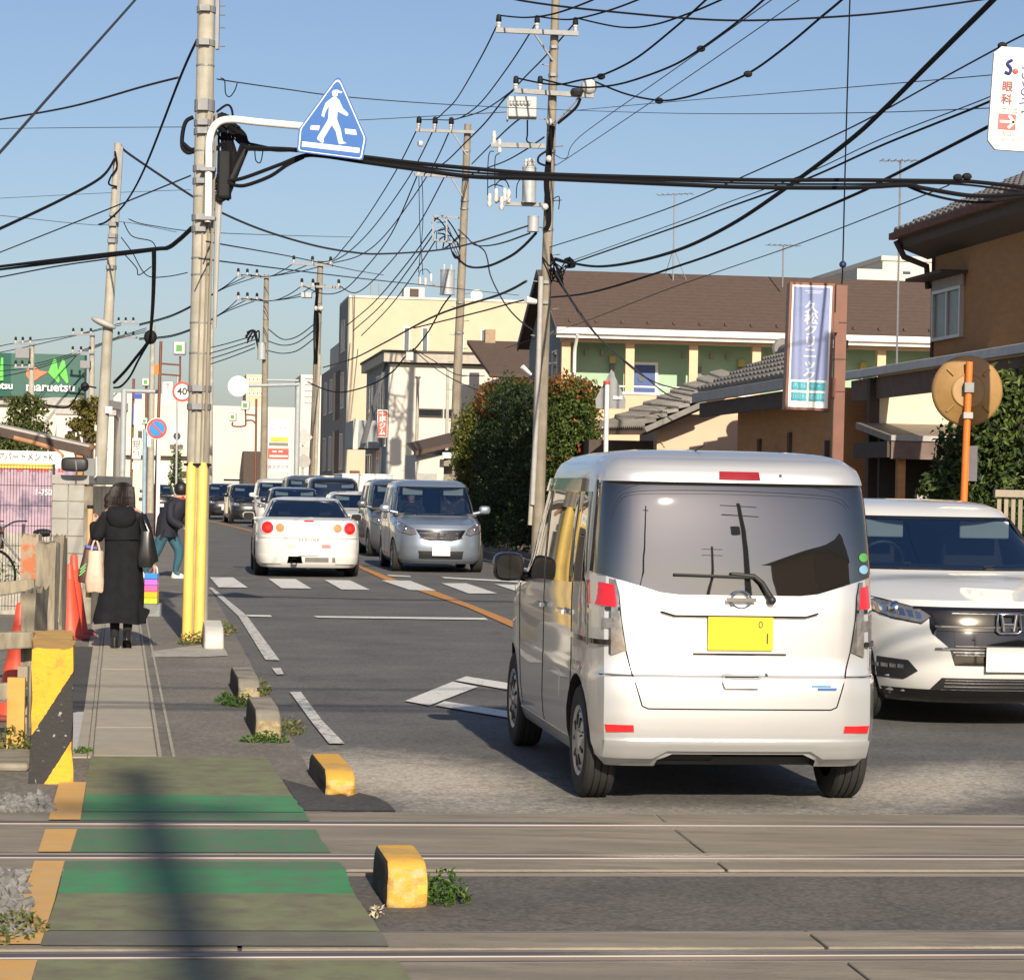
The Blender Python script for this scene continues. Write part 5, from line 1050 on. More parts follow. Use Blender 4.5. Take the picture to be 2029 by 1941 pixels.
# ================================================================== VEHICLES
class Car:
    """lofted body: levels (z, half width, rear y, front y, rear exponent, front exponent, rear bulge, front bulge)"""
    def __init__(s, name, label, cat, loc, rz, levels, paint, group=None, under=None):
        s.root = thing(name, label, cat, loc, rz, group); s.L = levels; s.paint = paint; s.under = under
    def lv(s, z):
        L = s.L
        if z <= L[0][0]: return L[0][1:]
        for a, b in zip(L, L[1:]):
            if z <= b[0]:
                t = (z-a[0])/(b[0]-a[0]) if b[0] > a[0] else 1
                return tuple(p+(q-p)*t for p, q in zip(a[1:], b[1:]))
        return L[-1][1:]
    def face(s, x, z, rear):
        w_, yr, yf, nr, nf, br, bf = s.lv(z); yc = (yr+yf)/2; l_ = (yf-yr)/2; q = min(abs(x)/w_, 0.9995)
        n_ = nr if rear else nf; ys = (1-q**n_)**(1/n_)
        return yc - l_*ys + br*q*q*ys**4 if rear else yc + l_*ys - bf*q*q*ys**4
    def side(s, y, z):
        w_, yr, yf, nr, nf, br, bf = s.lv(z); yc = (yr+yf)/2; l_ = (yf-yr)/2; q = min(abs(y-yc)/l_, 0.9995); n_ = nr if y < yc else nf
        return w_*(1-q**n_)**(1/n_)
    def mp(s, face, u, v, o):
        if face == 'rear': return (u, s.face(u, v, True)-o, v)
        if face == 'front': return (u, s.face(u, v, False)+o, v)
        if face == 'left': return (-(s.side(u, v)+o), u, v)
        return (s.side(u, v)+o, u, v)
    def body(s, name='body', cuts=(), wheels=(), N=88, sub=2, smooth=32):
        zs = [];
        for a, b in zip(s.L, s.L[1:]):
            k = max(1, min(sub*2, int((b[0]-a[0])/0.06)+1))
            zs += [a[0]+(b[0]-a[0])*i/k for i in range(k)]
        zs.append(s.L[-1][0]); mb = MB()
        for z in zs:
            w_, yr, yf, nr, nf, br, bf = s.lv(z); yc = (yr+yf)/2; l_ = (yf-yr)/2
            for k in range(N):
                a = 2*math.pi*(k+0.5)/N; c, d = math.cos(a), math.sin(a); n_ = nr if d < 0 else nf
                r_ = 1/(abs(c)**n_+abs(d)**n_)**(1/n_); x = r_*c; y = r_*d
                yy = yc + l_*y + (br if y < 0 else -bf)*x*x*abs(y)**4
                mb.v.append((w_*x, yy, z))
        for i in range(len(zs)-1):
            for k in range(N):
                a = i*N+k; b = i*N+(k+1) % N; mb.f.append((a, b, b+N, a+N)); mb.m.append(0)
        mb.f.append(tuple(range(N))[::-1]); mb.m.append(1)
        T = (len(zs)-1)*N; mb.f.append(tuple(T+k for k in range(N))); mb.m.append(0)
        o = mb.build(name, [s.paint, s.under or M_plast], s.root)
        o.data.materials.append(M_cab)
        cutters = []
        for (y, r_) in wheels:
            c = MB(); c.lathe([(r_, -1.2), (r_, 1.2)], 28, (0, y, r_-0.045), ax='X'); cutters.append(c.build('cut', M_plast))
        for (face, poly, y0, y1) in cuts:
            c = MB()
            if face in ('front', 'rear'): c.prism(poly, y0, y1)
            else: c.prism(poly, y0, y1, fn=lambda a, b, c_: (c_, a, b))
            cutters.append(c.build('cut', M_cab))
        if cutters:
            for c in cutters:
                bm = bmesh.new(); bm.from_mesh(c.data); bmesh.ops.recalc_face_normals(bm, faces=bm.faces); bm.to_mesh(c.data); bm.free()
                m = o.modifiers.new('b', 'BOOLEAN'); m.object = c; m.operation = 'DIFFERENCE'; m.solver = 'EXACT'; m.material_mode = 'TRANSFER'
            bm = bmesh.new(); bm.from_mesh(o.data); bmesh.ops.recalc_face_normals(bm, faces=bm.faces); bm.to_mesh(o.data); bm.free()
            par = o.parent; o.parent = None
            bpy.context.view_layer.update()
            me = bpy.data.meshes.new_from_object(o.evaluated_get(bpy.context.evaluated_depsgraph_get()))
            o.modifiers.clear(); old = o.data; o.data = me; me.name = name; o.parent = par
            for c in cutters: bpy.data.objects.remove(c)
        me = o.data; me.polygons.foreach_set('use_smooth', [True]*len(me.polygons)); me.set_sharp_from_angle(angle=R(smooth))
        s.b = o; return o
    def panel(s, name, face, poly, m, off=0.006, depth=0.03, du=0.06, rows=6, parent=None):
        poly = [(round(p[0], 4), p[1]) for p in poly]; us = sorted(set(p[0] for p in poly)); cols = []
        for a, b in zip(us, us[1:]):
            k = max(1, int((b-a)/du+0.5)); cols += [a+(b-a)*i/k for i in range(k)]
        cols.append(us[-1]); grid = []
        for i, u in enumerate(cols):
            e = 1e-5; uu = u + (e if i == 0 else (-e if i == len(cols)-1 else 0)); vs_ = []
            n_ = len(poly)
            for j in range(n_):
                (a, b), (c, d) = poly[j], poly[(j+1) % n_]
                if abs(a-c) < 1e-9:
                    if abs(a-uu) < 1e-6: vs_ += [b, d]
                elif min(a, c)-1e-9 <= uu <= max(a, c)+1e-9: vs_.append(b+(d-b)*(uu-a)/(c-a))
            grid.append((u, min(vs_), max(vs_)))
        mb = MB(); K = rows
        for u, lo, hi in grid:
            for j in range(K+1): mb.v.append(s.mp(face, u, lo+(hi-lo)*j/K, off))
        C = len(grid); idx = lambda i, j: i*(K+1)+j
        flip = face in ('front', 'left')
        def q(f): mb.f.append(f[::-1] if flip else f); mb.m.append(0)
        for i in range(C-1):
            for j in range(K): q((idx(i,j), idx(i+1,j), idx(i+1,j+1), idx(i,j+1)))
        ring = [(i, 0) for i in range(C)] + [(C-1, j) for j in range(1, K+1)] + [(i, K) for i in range(C-2, -1, -1)] + [(0, j) for j in range(K-1, 0, -1)]
        o0 = len(mb.v)
        for i, j in ring:
            u, lo, hi = grid[i]; mb.v.append(s.mp(face, u, lo+(hi-lo)*j/K, off-depth))
        for k in range(len(ring)):
            a = idx(*ring[k]); b = idx(*ring[(k+1) % len(ring)]); q((b, a, o0+k, o0+(k+1) % len(ring)))
        return mb.build(name, m, parent or s.root, smooth=40)
    def seam(s, face, pts, m=None, r=0.0035, off=0.0, name='seam', parent=None):
        path = []
        for (a, b), (c, d) in zip(pts, pts[1:]):
            k = max(1, int(math.hypot(c-a, d-b)/0.04))
            path += [s.mp(face, a+(c-a)*i/k, b+(d-b)*i/k, off) for i in range(k)]
        path.append(s.mp(face, *pts[-1], off)); mb = MB(); mb.tube(path, r, 5)
        return mb.build(name, m or M_gloss_blk, parent or s.b)
    def bar(s, name, face, pts, m, r=0.01, off=0.01, parent=None, flat=1.0):
        return s.seam(face, pts, m, r, off, name, parent or s.root)

def wheel(car, x, y, r_, wd, cover=M_alloy, spokes=8):
    sg = 1 if x > 0 else -1; root = car.root
    t = MB(); hw = wd/2
    prof = [(r_*0.62, -hw*0.9), (r_*0.82, -hw), (r_*0.95, -hw*0.92), (r_, -hw*0.72)]
    for gx in (-0.42, 0.0, 0.42): prof += [(r_, (gx-0.05)*hw), (r_-0.008, (gx-0.04)*hw), (r_-0.008, (gx+0.04)*hw), (r_, (gx+0.05)*hw)]
    prof += [(r_, hw*0.72), (r_*0.95, hw*0.92), (r_*0.82, hw), (r_*0.62, hw*0.9)]
    t.lathe(prof, 36, ax='X', caps=False)
    wo_ = t.build('wheel', M_rubber, root, smooth=30, loc=(x, y, r_))
    d = MB(); xo = sg*hw*0.80
    d.lathe([(r_*0.66, xo), (r_*0.62, xo+sg*0.012), (r_*0.55, xo+sg*0.004), (r_*0.52, xo-sg*0.03)], 32, ax='X', caps=False)
    d.lathe([(r_*0.53, xo-sg*0.012), (r_*0.46, xo+sg*0.006), (r_*0.20, xo+sg*0.014), (r_*0.12, xo+sg*0.010)], 32, ax='X', caps=False)
    for k in range(spokes):
        a = 2*math.pi*k/spokes; c, s_ = math.cos(a), math.sin(a); q = MB()
        q.tube([(xo+sg*0.010, c*r_*0.27, s_*r_*0.27), (xo+sg*0.004, c*r_*0.46, s_*r_*0.46)], [r_*0.025, r_*0.045], 6); q.build('slot', M_plast, wo_)
    d.lathe([(r_*0.001, xo+sg*0.025), (r_*0.13, xo+sg*0.02), (r_*0.15, xo)], 20, ax='X', caps=False)
    d.build('rim', cover, wo_, smooth=40)
    k_ = MB(); k_.lathe([(r_*0.56, xo-sg*0.05), (0.001, xo-sg*0.05)], 24, ax='X', caps=False); k_.build('brake_disc', M_plast, wo_)
    return wo_
def mirror(car, x, y, z, m, sx=0.10, sz=0.075, face_cam=True, glass=None):
    sg = 1 if x > 0 else -1
    mb = MB(); mb.ball((0,0,0), 1, 16, 10)
    mb.v = [(math.copysign(abs(a)**0.65, a)*sx, math.copysign(abs(b)**0.8, b)*0.07, math.copysign(abs(c)**0.65, c)*sz) for a, b, c in mb.v]
    o = mb.build('door_mirror', m, car.root, smooth=60, loc=(x, y, z))
    a = MB(); a.tube([(-sg*sx*0.5, 0.01, -sz*0.5), (-sg*(sx+0.12), 0.03, -sz*1.0)], [0.03, 0.035], 8); a.build('mirror_arm', m, o, smooth=60)
    g_ = MB(); g_.prism([(math.copysign(abs(math.cos(t))**.6, math.cos(t))*sx*0.82, math.copysign(abs(math.sin(t))**.6, math.sin(t))*sz*0.82) for t in np.linspace(0, 6.283, 17)[:-1]], -0.084, -0.060); g_.build('mirror_glass', glass or M_glass_dk, o)
    return o
def plate(car, face, x, z, wd, h, m, txt=None, tm=None, off=0.02):
    y = car.face(x, z, face == 'rear'); rear = face == 'rear'; sg = -1 if rear else 1
    p = MB(); p.box(-wd/2, wd/2, -0.006, 0.006, -h/2, h/2)
    o = p.build('number_plate', m, car.root, bevel=0.004, loc=(x, y+sg*off, z))
    if txt:
        text('plate_lettering', txt, h*0.62, tm or M_text_dk, o, (0, sg*0.0075, -h*0.08), rz=0 if rear else math.pi, ext=0.0005, sx=0.9)
    return o
def seats(car, y, xs, z, w_=0.24):
    for x in xs:
        b = MB(); b.obox((0,0,0), w_*2, 0.14, 0.62); b.obox((0,-0.02,0.42), 0.24, 0.10, 0.20)
        b.build('seat', M_seat, car.root, bevel=0.04, loc=(x, y, z))

# ------------------------------------------------------------------ the silver box van in front (seen from behind)
vp = (0.915, 13.6)
KV = [(.20,.690,-1.58,1.58,15,9,.02,.06),(.25,.712,-1.655,1.62,15,9,.03,.06),(.32,.728,-1.690,1.66,15,9,.035,.06),(.42,.7365,-1.700,1.69,15,9,.035,.06),
      (.58,.7365,-1.698,1.69,15,9,.035,.06),(.645,.7365,-1.690,1.685,15,9,.035,.06),(.66,.7345,-1.668,1.685,14,9,.03,.06),(.70,.734,-1.655,1.68,14,9,.03,.06),
      (.86,.7355,-1.648,1.66,14,9,.03,.06),(.98,.735,-1.640,1.60,14,8,.03,.08),(1.04,.732,-1.636,1.30,13,7,.035,.1),(1.12,.730,-1.631,1.03,12,6,.05,.1),(1.20,.724,-1.625,.93,12,6,.05,.1),(1.30,.716,-1.614,.82,12,6,.05,.08),(1.40,.707,-1.599,.71,12,6,.05,.08),(1.50,.697,-1.579,.59,12,6,.05,.08),(1.58,.688,-1.559,.50,12,6,.05,.08),(1.65,.677,-1.532,.42,11,6,.05,.08),(1.70,.658,-1.500,.32,9,6,.05,.08),
      (1.735,.620,-1.43,.20,8,5,.05,.08),(1.758,.545,-1.33,.0,6,5,.05,.05),(1.772,.42,-1.12,-.25,5,5,.03,.03)]
kv = Car('box_van', 'silver box-shaped small van with yellow number plate, seen from behind', 'van', (vp[0], vp[1], 0), R(7.8), KV, M_silver)
under_cut = [(-.60,.10),(-.42,.10),(-.40,.245),(-.36,.262),(.36,.262),(.40,.245),(.42,.10),(.60,.10)]
kv.body(wheels=((-1.18, .335), (1.25, .335)), cuts=[('rear', [(-.42,.10),(-.40,.235),(-.33,.268),(.33,.268),(.40,.235),(.42,.10)], -2.0, -1.2)])
gl = [(-.712,1.150),(-.62,1.128),(-.40,1.062),(-.31,1.052),(.31,1.052),(.40,1.062),(.62,1.128),(.712,1.150),(.692,1.40),(.672,1.596),(.655,1.603),(-.655,1.603),(-.672,1.596),(-.692,1.40)]
wnd = kv.panel('rear_window', 'rear', gl, M_glass_priv, 0.004, 0.03, du=0.04, rows=14)
sp = kv.panel('roof_spoiler', 'rear', [(-.668,1.606),(.668,1.606),(.648,1.69),(.58,1.725),(-.58,1.725),(-.648,1.69)], M_silver, 0.035, 0.10, rows=8)
kv.panel('high_brake_lamp', 'rear', [(-.105,1.622),(.105,1.622),(.100,1.662),(-.100,1.662)], mat('brake_red_dark', (0.26,0.012,0.014), 0.15, coat=1), 0.043, 0.03, rows=2)
kv.panel('washer_jet', 'rear', [(.205,1.640),(.217,1.640),(.217,1.652),(.205,1.652)], M_plast, 0.041, 0.02, rows=1)
for sg in (-1, 1):
    f = lambda pts: [(sg*a, b) for a, b in pts]
    lamp = kv.panel('tail_lamp', 'rear', f([(.727,1.145),(.62,1.118),(.604,1.05),(.594,.93),(.568,.775),(.64,.750),(.731,.79)]), M_lamp_clear, 0.010, 0.03, rows=8)
    kv.panel('lamp_frame', 'rear', f([(.727,.985),(.598,.985),(.598,.968),(.727,.968)]), M_gloss_blk, 0.012, 0.01, rows=1, parent=lamp)
    kv.panel('lamp_red', 'rear', f([(.724,1.11),(.626,1.095),(.614,1.0),(.62,.985),(.728,.995)]), M_tail_red, 0.0135, 0.01, rows=4, parent=lamp)
    kv.panel('lamp_amber', 'rear', f([(.68,.93),(.63,.93),(.625,.88),(.68,.88)]), M_lamp_clear, 0.0125, 0.01, rows=2, parent=lamp)
    kv.seam('rear', f([(.622,1.120),(.604,1.05),(.594,.93),(.568,.773)]), parent=lamp, r=0.004, off=0.006)
    kv.panel('reflector', 'rear', f([(.660,.375),(.528,.378),(.532,.412),(.668,.412)]), M_tail_red, 0.006, 0.02, rows=2)
    kv.seam('rear', f([(.566,.770),(.535,.65),(.49,.505),(.46,.492)]))
    kv.seam('rear', f([(.536,.652),(.734,.655)]), r=0.003)
    kv.seam('rear', f([(.676,1.607),(.696,1.40),(.716,1.155)]), off=0.003, r=0.006)
kv.seam('rear', [(-.46,.492),(.46,.492)])
# plate recess framed by the garnish
gar = kv.panel('garnish', 'rear', [(-.40,.972),(-.33,.952),(.33,.952),(.40,.972),(.36,.995),(-.36,.995)], M_silver, 0.028, 0.05, rows=4)
kv.seam('rear', [(-.395,.968),(-.33,.950),(.33,.950),(.395,.968)], r=0.006, off=0.018, parent=gar)
kv.panel('plate_recess', 'rear', [(-.22,.765),(.22,.765),(.27,.93),(-.27,.93)], M_silver, 0.0025, 0.02, rows=3)
kv.seam('rear', [(-.235,.760),(.235,.760)], r=0.005, off=0.002)
kp = plate(kv, 'rear', 0.0, .862, .33, .165, M_plate_y, off=0.014)
text('plate_lettering', '0', .05, M_text_dk, kp, (.10, -.0075, .045), ext=.0005); text('plate_lettering', '1', .075, M_text_dk, kp, (.135, -.0075, -.025), ext=.0005)
em = MB(); em.tube([(0.050*math.cos(a), 0, 0.042*math.sin(a)) for a in np.linspace(0, 6.283, 25)], 0.006, 6); em.box(-0.075, 0.075, -0.007, 0.003, -0.010, 0.010)
em.build('emblem', M_chrome, kv.root, smooth=50, loc=(0, kv.face(0, 1.02, True)-0.026, 1.030))
hn = kv.panel('tailgate_handle', 'rear', [(-.085,.60),(.085,.60),(.095,.63),(.09,.70),(-.09,.70),(-.095,.63)], M_silver, 0.030, 0.05, rows=5)
kv.seam('rear', [(-.085,.653),(.085,.653)], r=0.004, off=0.030, parent=hn)
kv.panel('lock', 'rear', [(.125,.655),(.14,.655),(.14,.67),(.125,.67)], M_chrome, 0.005, 0.01, rows=1)
kv.panel('badge', 'rear', [(.36,.605),(.46,.605),(.455,.612),(.36,.612)], mat('badge_blue', (0.05,0.25,0.5), 0.3), 0.004, 0.008, rows=1)
kv.panel('badge', 'rear', [(.39,.588),(.485,.588),(.49,.600),(.39,.600)], mat('badge_dark_blue', (0.03,0.12,0.35), 0.3), 0.004, 0.008, rows=1)
for z, c in ((1.245, (0.10,0.35,0.09)), (1.185, (0.22,0.42,0.60))):
    kv.panel('sticker', 'rear', [(.650+.030*math.cos(a), z+.022*math.sin(a)) for a in np.linspace(0, 6.283, 13)[:-1]], mat('sticker', c, 0.4), 0.0075, 0.002, rows=2, parent=wnd)
wp = MB(); y_ = lambda x, z: kv.face(x, z, True)-0.03
wp.tube([(.155, y_(.155,1.035)+0.01, 1.035), (.105, y_(.105,1.115), 1.115), (.065, y_(.065,1.148), 1.148), (-.05, y_(-.05,1.155), 1.158)], [0.017, 0.013, 0.011, 0.008], 8)
wp.tube([(.07, y_(.07,1.148), 1.140), (-.335, y_(-.335,1.150), 1.150)], 0.008, 6); wp.ball((.155, y_(.155,1.03), 1.03), 0.022)
wp.build('wiper', M_plast, kv.root, smooth=50)
lip = kv.panel('bumper_lip', 'rear', [(-.728,.245),(-.43,.245),(-.36,.285),(.36,.285),(.43,.245),(.728,.245),(.733,.335),(-.733,.335)], M_silver, 0.022, 0.05, rows=5)
# left and right flank: windows, doors, mirror
for face in ('left', 'right'):
    kv.panel('side_window', face, [(-1.36,1.10),(-.98,1.085),(-.96,1.33),(-1.02,1.55),(-1.30,1.55)], M_glass_priv, 0.004, 0.02, rows=8)
    kv.panel('side_window', face, [(-.92,1.08),(-.06,1.06),(-.06,1.57),(-.94,1.57)], M_glass_priv, 0.004, 0.02, rows=8)
    kv.panel('side_window', face, [(.02,1.06),(.80,1.03),(.62,1.35),(.36,1.57),(.02,1.57)], M_glass_dk, 0.004, 0.02, rows=8)
    kv.panel('door_visor', face, [(-1.05,1.55),(.40,1.55),(.34,1.62),(-1.05,1.62)], M_gloss_blk, 0.020, 0.03, rows=3)
    kv.panel('slide_rail', face, [(-1.62,.80),(-.9,.80),(-.9,.825),(-1.62,.825)], M_gloss_blk, 0.004, 0.02, rows=1)
    for pts in ([(-.93,1.60),(-.98,.95),(-.99,.45)], [(-.02,1.6),(-.02,.28)], [(-.99,.27),(1.0,.27)], [(.95,1.0),(.93,.70),(.80,.30)]): kv.seam(face, pts)
    for y in (-.86, -.10): kv.bar('door_handle', face, [(y, .92), (y+.20, .92)], M_silver, 0.016, 0.022)
    kv.panel('fuel_flap', face, [(-.62,.46),(-.44,.46),(-.44,.60),(-.62,.60)], M_silver, 0.003, 0.01, rows=2) if face == 'left' else None
mirror(kv, -.83, .78, 1.10, M_gloss_blk, 0.095, 0.085, glass=M_gloss_blk); mirror(kv, .83, .78, 1.10, M_gloss_blk, 0.095, 0.085, glass=M_gloss_blk)
for x in (-.645, .645):
    for y in (-1.18, 1.25): wheel(kv, x, y, .285, .165, M_alloy, 9)
ub = MB(); ub.tube([(-.62,-1.18,.27),(.62,-1.18,.27)], 0.045, 8); ub.tube([(-.45,-1.45,.27),(-.1,-1.45,.27)], 0.075, 10); ub.tube([(-.45,-1.45,.27),(-.50,-1.58,.25)], 0.022, 8)
ub.tube([(.40,-1.5,.25),(.48,-1.25,.22),(.52,-1.05,.24)], 0.03, 8); ub.box(-.55,.55,-1.5,1.4,.20,.24); ub.build('underbody', M_plast, kv.root)
ra = MB(); ra.tube([(-.15,-1.2,1.765),(-.14,-1.42,1.80)], 0.004, 4); ra.build('aerial', M_plast, kv.root)

# ------------------------------------------------------------------ generic car seen from the front
def tunnel(poly, k=0.97):
    cx = sum(p[0] for p in poly)/len(poly); cz = sum(p[1] for p in poly)/len(poly)
    return [(cx+(a-cx)*k, cz+(b-cz)*k) for a, b in poly]
def cabin(car, y, hw, z, visors=True, driver=None, seats_=True, yt=0, gt=1):
    if seats_: seats(car, y-0.75, (-hw*0.48, hw*0.48), z-0.22)
    if visors:
        for sx in (-1, 1):
            v = MB(); v.box(-0.19, 0.19, -0.01, 0.01, -0.065, 0.065); v.build('sun_visor', M_visor, car.root, bevel=0.01, loc=(sx*hw*0.46, yt-0.12, gt-0.085))
    if driver:
        # right-hand drive: the driver sits on the car's own right
        sw = MB(); sw.tube([(0.17*math.cos(a), 0.07*math.sin(a), 0.17*math.sin(a)) for a in np.linspace(0, 6.283, 25)], 0.013, 6); sw.build('steering_wheel', M_plast, car.root, loc=(hw*0.48, y-0.28, z-0.16))
    d = MB(); d.box(-hw*0.92, hw*0.92, -0.45, 0.12, -0.05, 0.02); d.build('dashboard', M_plast, car.root, bevel=0.02, loc=(0, y+0.05, z-0.24))
def bust(car, x, y, z, coat, hair=(0.012,0.010,0.010), k=1.0):
    """seated driver behind the glass"""
    p = thing('person', 'driver in dark clothes behind the windscreen of the ' + car.root['label'].split(' facing')[0], 'person')
    p.parent = None
    M = car.root.matrix_basis.copy()
    bpy.context.view_layer.update(); M = car.root.matrix_world
    p.location = M @ Vector((x, y, z)); p.rotation_euler.z = car.root.rotation_euler.z
    t = MB(); prof = [(0.16,-.40),(0.19,-.20),(0.21,-.05),(0.20,.02),(0.13,.07),(0.06,.10),(0.05,.15),(0.07,.18),(0.088,.24),(0.09,.30),(0.075,.36),(0.03,.40)]
    t.lathe([(r_*k, q*k) for r_, q in prof], 14)
    t.v = [(a*1.0, b*0.62 if c < 0.1*k else b*1.1, c) for a, b, c in t.v]
    o = t.build('body', [M_skin, coat], p, smooth=60)
    for f in o.data.polygons: f.material_index = 1 if f.center.z < 0.11*k else 0
    h = MB(); h.ball((0, -0.015, .30*k), 0.10*k, 12, 8, sc=(1,1.1,1.15)); h.v = [q for q in h.v]
    ho = h.build('hair', mat('hair_driver', hair, 0.6), p, smooth=60)
    ho.location = (0, -0.03, 0.025)
    for sx in (-1, 1):
        a = MB(); a.tube([(sx*.2*k, 0, 0), (sx*.24*k, .12, -.2), (sx*.10*k, .40, -.10)], [0.055, 0.05, 0.035], 8); a.build('arm', coat, p, smooth=60)
    return p
def front_car(name, label, cat, loc, rz, paint, wd=1.70, ln=4.3, h=1.70, hood_z=0.95, hood_l=0.85, nose_z=0.55, wheel_r=0.31, glass_top=None, ws=None, kind='van', group=None, driver=False,
              lamp=None, grille=None, low=None, plate_z=0.40, plate_m=M_plate_w, plate_txt=None, n=6, detail=True, emblem=False, tumble=0.10, visors=True, bf=0.10, hood_d=0.12, wl_k=1.0):
    hw = wd/2; F_ = ln/2; hz = hood_z
    gt = glass_top or h-0.13; wl = (gt-hz)*0.85 if kind == 'van' else (gt-hz)*1.55
    if kind == 'box': wl = (gt-hz)*0.38
    wl *= wl_k; yc_ = F_-hood_l; yt = yc_-wl
    L = [(.17,hw*.92,-F_+.06,F_-.14,8,n,.03,bf),(.24,hw*.97,-F_+.02,F_-.05,8,n,.03,bf),(.34,hw,-F_,F_-.01,8,n,.03,bf),(nose_z,hw,-F_,F_,8,n,.03,bf),
         (hz-hood_d*1.6,hw,-F_,F_-.05,8,n,.03,bf),(hz-hood_d,hw*.995,-F_,F_-.11,8,n,.03,bf*1.3),(hz-hood_d*.45,hw*.985,-F_+.01,F_-.11-hood_l*.35,8,n*.85,.03,bf*1.2),(hz,hw*.965,-F_+.02,yc_,8,n*.9,.03,bf),
         (hz+(gt-hz)*.5,hw*.965-tumble*.5,-F_+.07,(yc_+yt)/2,8,n,.04,bf*.8),(gt,hw*.965-tumble,-F_+.14,yt,8,n,.04,bf*.8),(gt+(h-gt)*.45,hw*.95-tumble*1.15,-F_+.18,yt-.12,8,n,.04,.08),
         (gt+(h-gt)*.8,hw*.85-tumble*1.15,-F_+.30,yt-.32,7,n,.04,.06),(h,hw*.55,-F_+.7,yt-.8,6,n,.03,.03)]
    c = Car(name, label, cat, loc, rz, L, paint, group)
    wt = hw*.965-tumble
    W = ws or [(-(hw*.965-.06),hz+.012),(hw*.965-.06,hz+.012),(wt-.055,gt),(-(wt-.055),gt)]
    fr = F_*0.62; rr = -F_*0.60
    c.body(wheels=((fr, wheel_r+.045), (rr, wheel_r+.045)), cuts=[('front', tunnel(W, 0.965), -F_*0.35, F_+0.5)])
    c.panel('windscreen', 'front', W, M_glass_bl, 0.003, 0.02, du=0.08, rows=8)
    c.seam('front', W + [W[0]], r=0.010, off=0.002)
    cabin(c, yt+wl*.5, hw, (hz+gt)/2, driver=driver, visors=visors, yt=yt, gt=gt)
    lamp = lamp or [(hw*.97,hz-.14),(hw*.62,hz-.20),(hw*.55,hz-.30),(hw*.80,hz-.32),(hw*.97,hz-.26)]
    for sg in (-1, 1):
        f = lambda pts: [(sg*a, b) for a, b in pts]
        l_ = c.panel('headlamp', 'front', f(lamp), M_lamp_clear, 0.010, 0.03, rows=5)
        if detail:
            cx = sum(p[0] for p in lamp)/len(lamp); cz = sum(p[1] for p in lamp)/len(lamp)
            b_ = MB(); b_.ball((0,0,0), 0.055, 12, 8); b_.build('bulb', M_chrome, l_, smooth=60, loc=(sg*cx*0.97, c.face(cx, cz, False)-0.02, cz))
            c.seam('front', f(lamp + [lamp[0]]), r=0.005, off=0.006, parent=l_)
    g_ = grille or [(-hw*.52,hz-.20),(hw*.52,hz-.20),(hw*.44,hz-.33),(-hw*.44,hz-.33)]
    go = c.panel('grille', 'front', g_, M_gloss_blk, 0.006, 0.03, rows=3)
    x0, x1 = max(p[0] for p in g_)*0.94, min(p[0] for p in g_)*0.94; zt, zb = max(p[1] for p in g_), min(p[1] for p in g_)
    for k in (0.3, 0.7): c.bar('grille_bar', 'front', [(x1*.92, zb+(zt-zb)*k), (x0*.92, zb+(zt-zb)*k)], M_chrome, 0.010, 0.014, parent=go)
    lo = low or [(-hw*.55,.26),(hw*.55,.26),(hw*.60,.38),(-hw*.60,.38)]
    lo_ = c.panel('lower_grille', 'front', lo, M_plast, 0.004, 0.03, rows=3)
    if emblem:
        e = MB(); e.tube([(0.075*sx, 0, 0.06*sz) for sx, sz in ((-1,-.8),(-.8,-1),(.8,-1),(1,-.8),(.9,.9),(-.9,.9),(-1,-.8))], 0.009, 6)
        for sx in (-1, 1): e.tube([(sx*.035,0,-.05),(sx*.048,0,.05)], 0.010, 6)
        e.tube([(-.035,0,-.008),(.035,0,-.008)], 0.010, 6)
        zc = (zt+zb)/2; e.build('emblem', M_chrome, c.root, smooth=50, loc=(0, c.face(0, zc, False)+0.025, zc))
    plate(c, 'front', 0, plate_z, .33, .165, plate_m, plate_txt, off=0.03)
    mz = hz+0.12; my = yc_-0.30
    mirror(c, -(hw+.09), my, mz, paint, 0.11, 0.08); mirror(c, hw+.09, my, mz, paint, 0.11, 0.08)
    for face in ('left', 'right'):
        c.panel('side_window', face, [(rr-.5,hz+.03),(yc_-.45,hz+.02),(yt-.15,gt-.02),(rr-.35,gt-.02)], M_glass_dk, 0.004, 0.02, du=0.2, rows=5)
        for y in (yc_-.5-ln*.22, yc_-.5-ln*.46): c.bar('door_pillar', face, [(y, hz+.02), (y, gt-.01)], paint, 0.03, 0.0)
        for y in (yc_-.42, yc_-.5-ln*.22, yc_-.5-ln*.46): c.seam(face, [(y, hz), (y, .30)])
        for y in (yc_-.5-ln*.18, yc_-.5-ln*.42): c.bar('door_handle', face, [(y-.1, hz-.12), (y+.1, hz-.12)], paint, 0.015, 0.02)
    for x in (-(hw-.10), hw-.10):
        for y in (fr, rr): wheel(c, x, y, wheel_r, .20, M_alloy, 5)
    wpm = MB()
    for sx in (-.1, .45):
        wpm.tube([(sx*wd, c.face(sx*wd, hz+.03, False)+.012, hz+.03), (sx*wd-.45, c.face(sx*wd-.45, hz+.05, False)+.012, hz+.05)], 0.010, 5)
    wpm.build('wiper', M_plast, c.root)
    return c

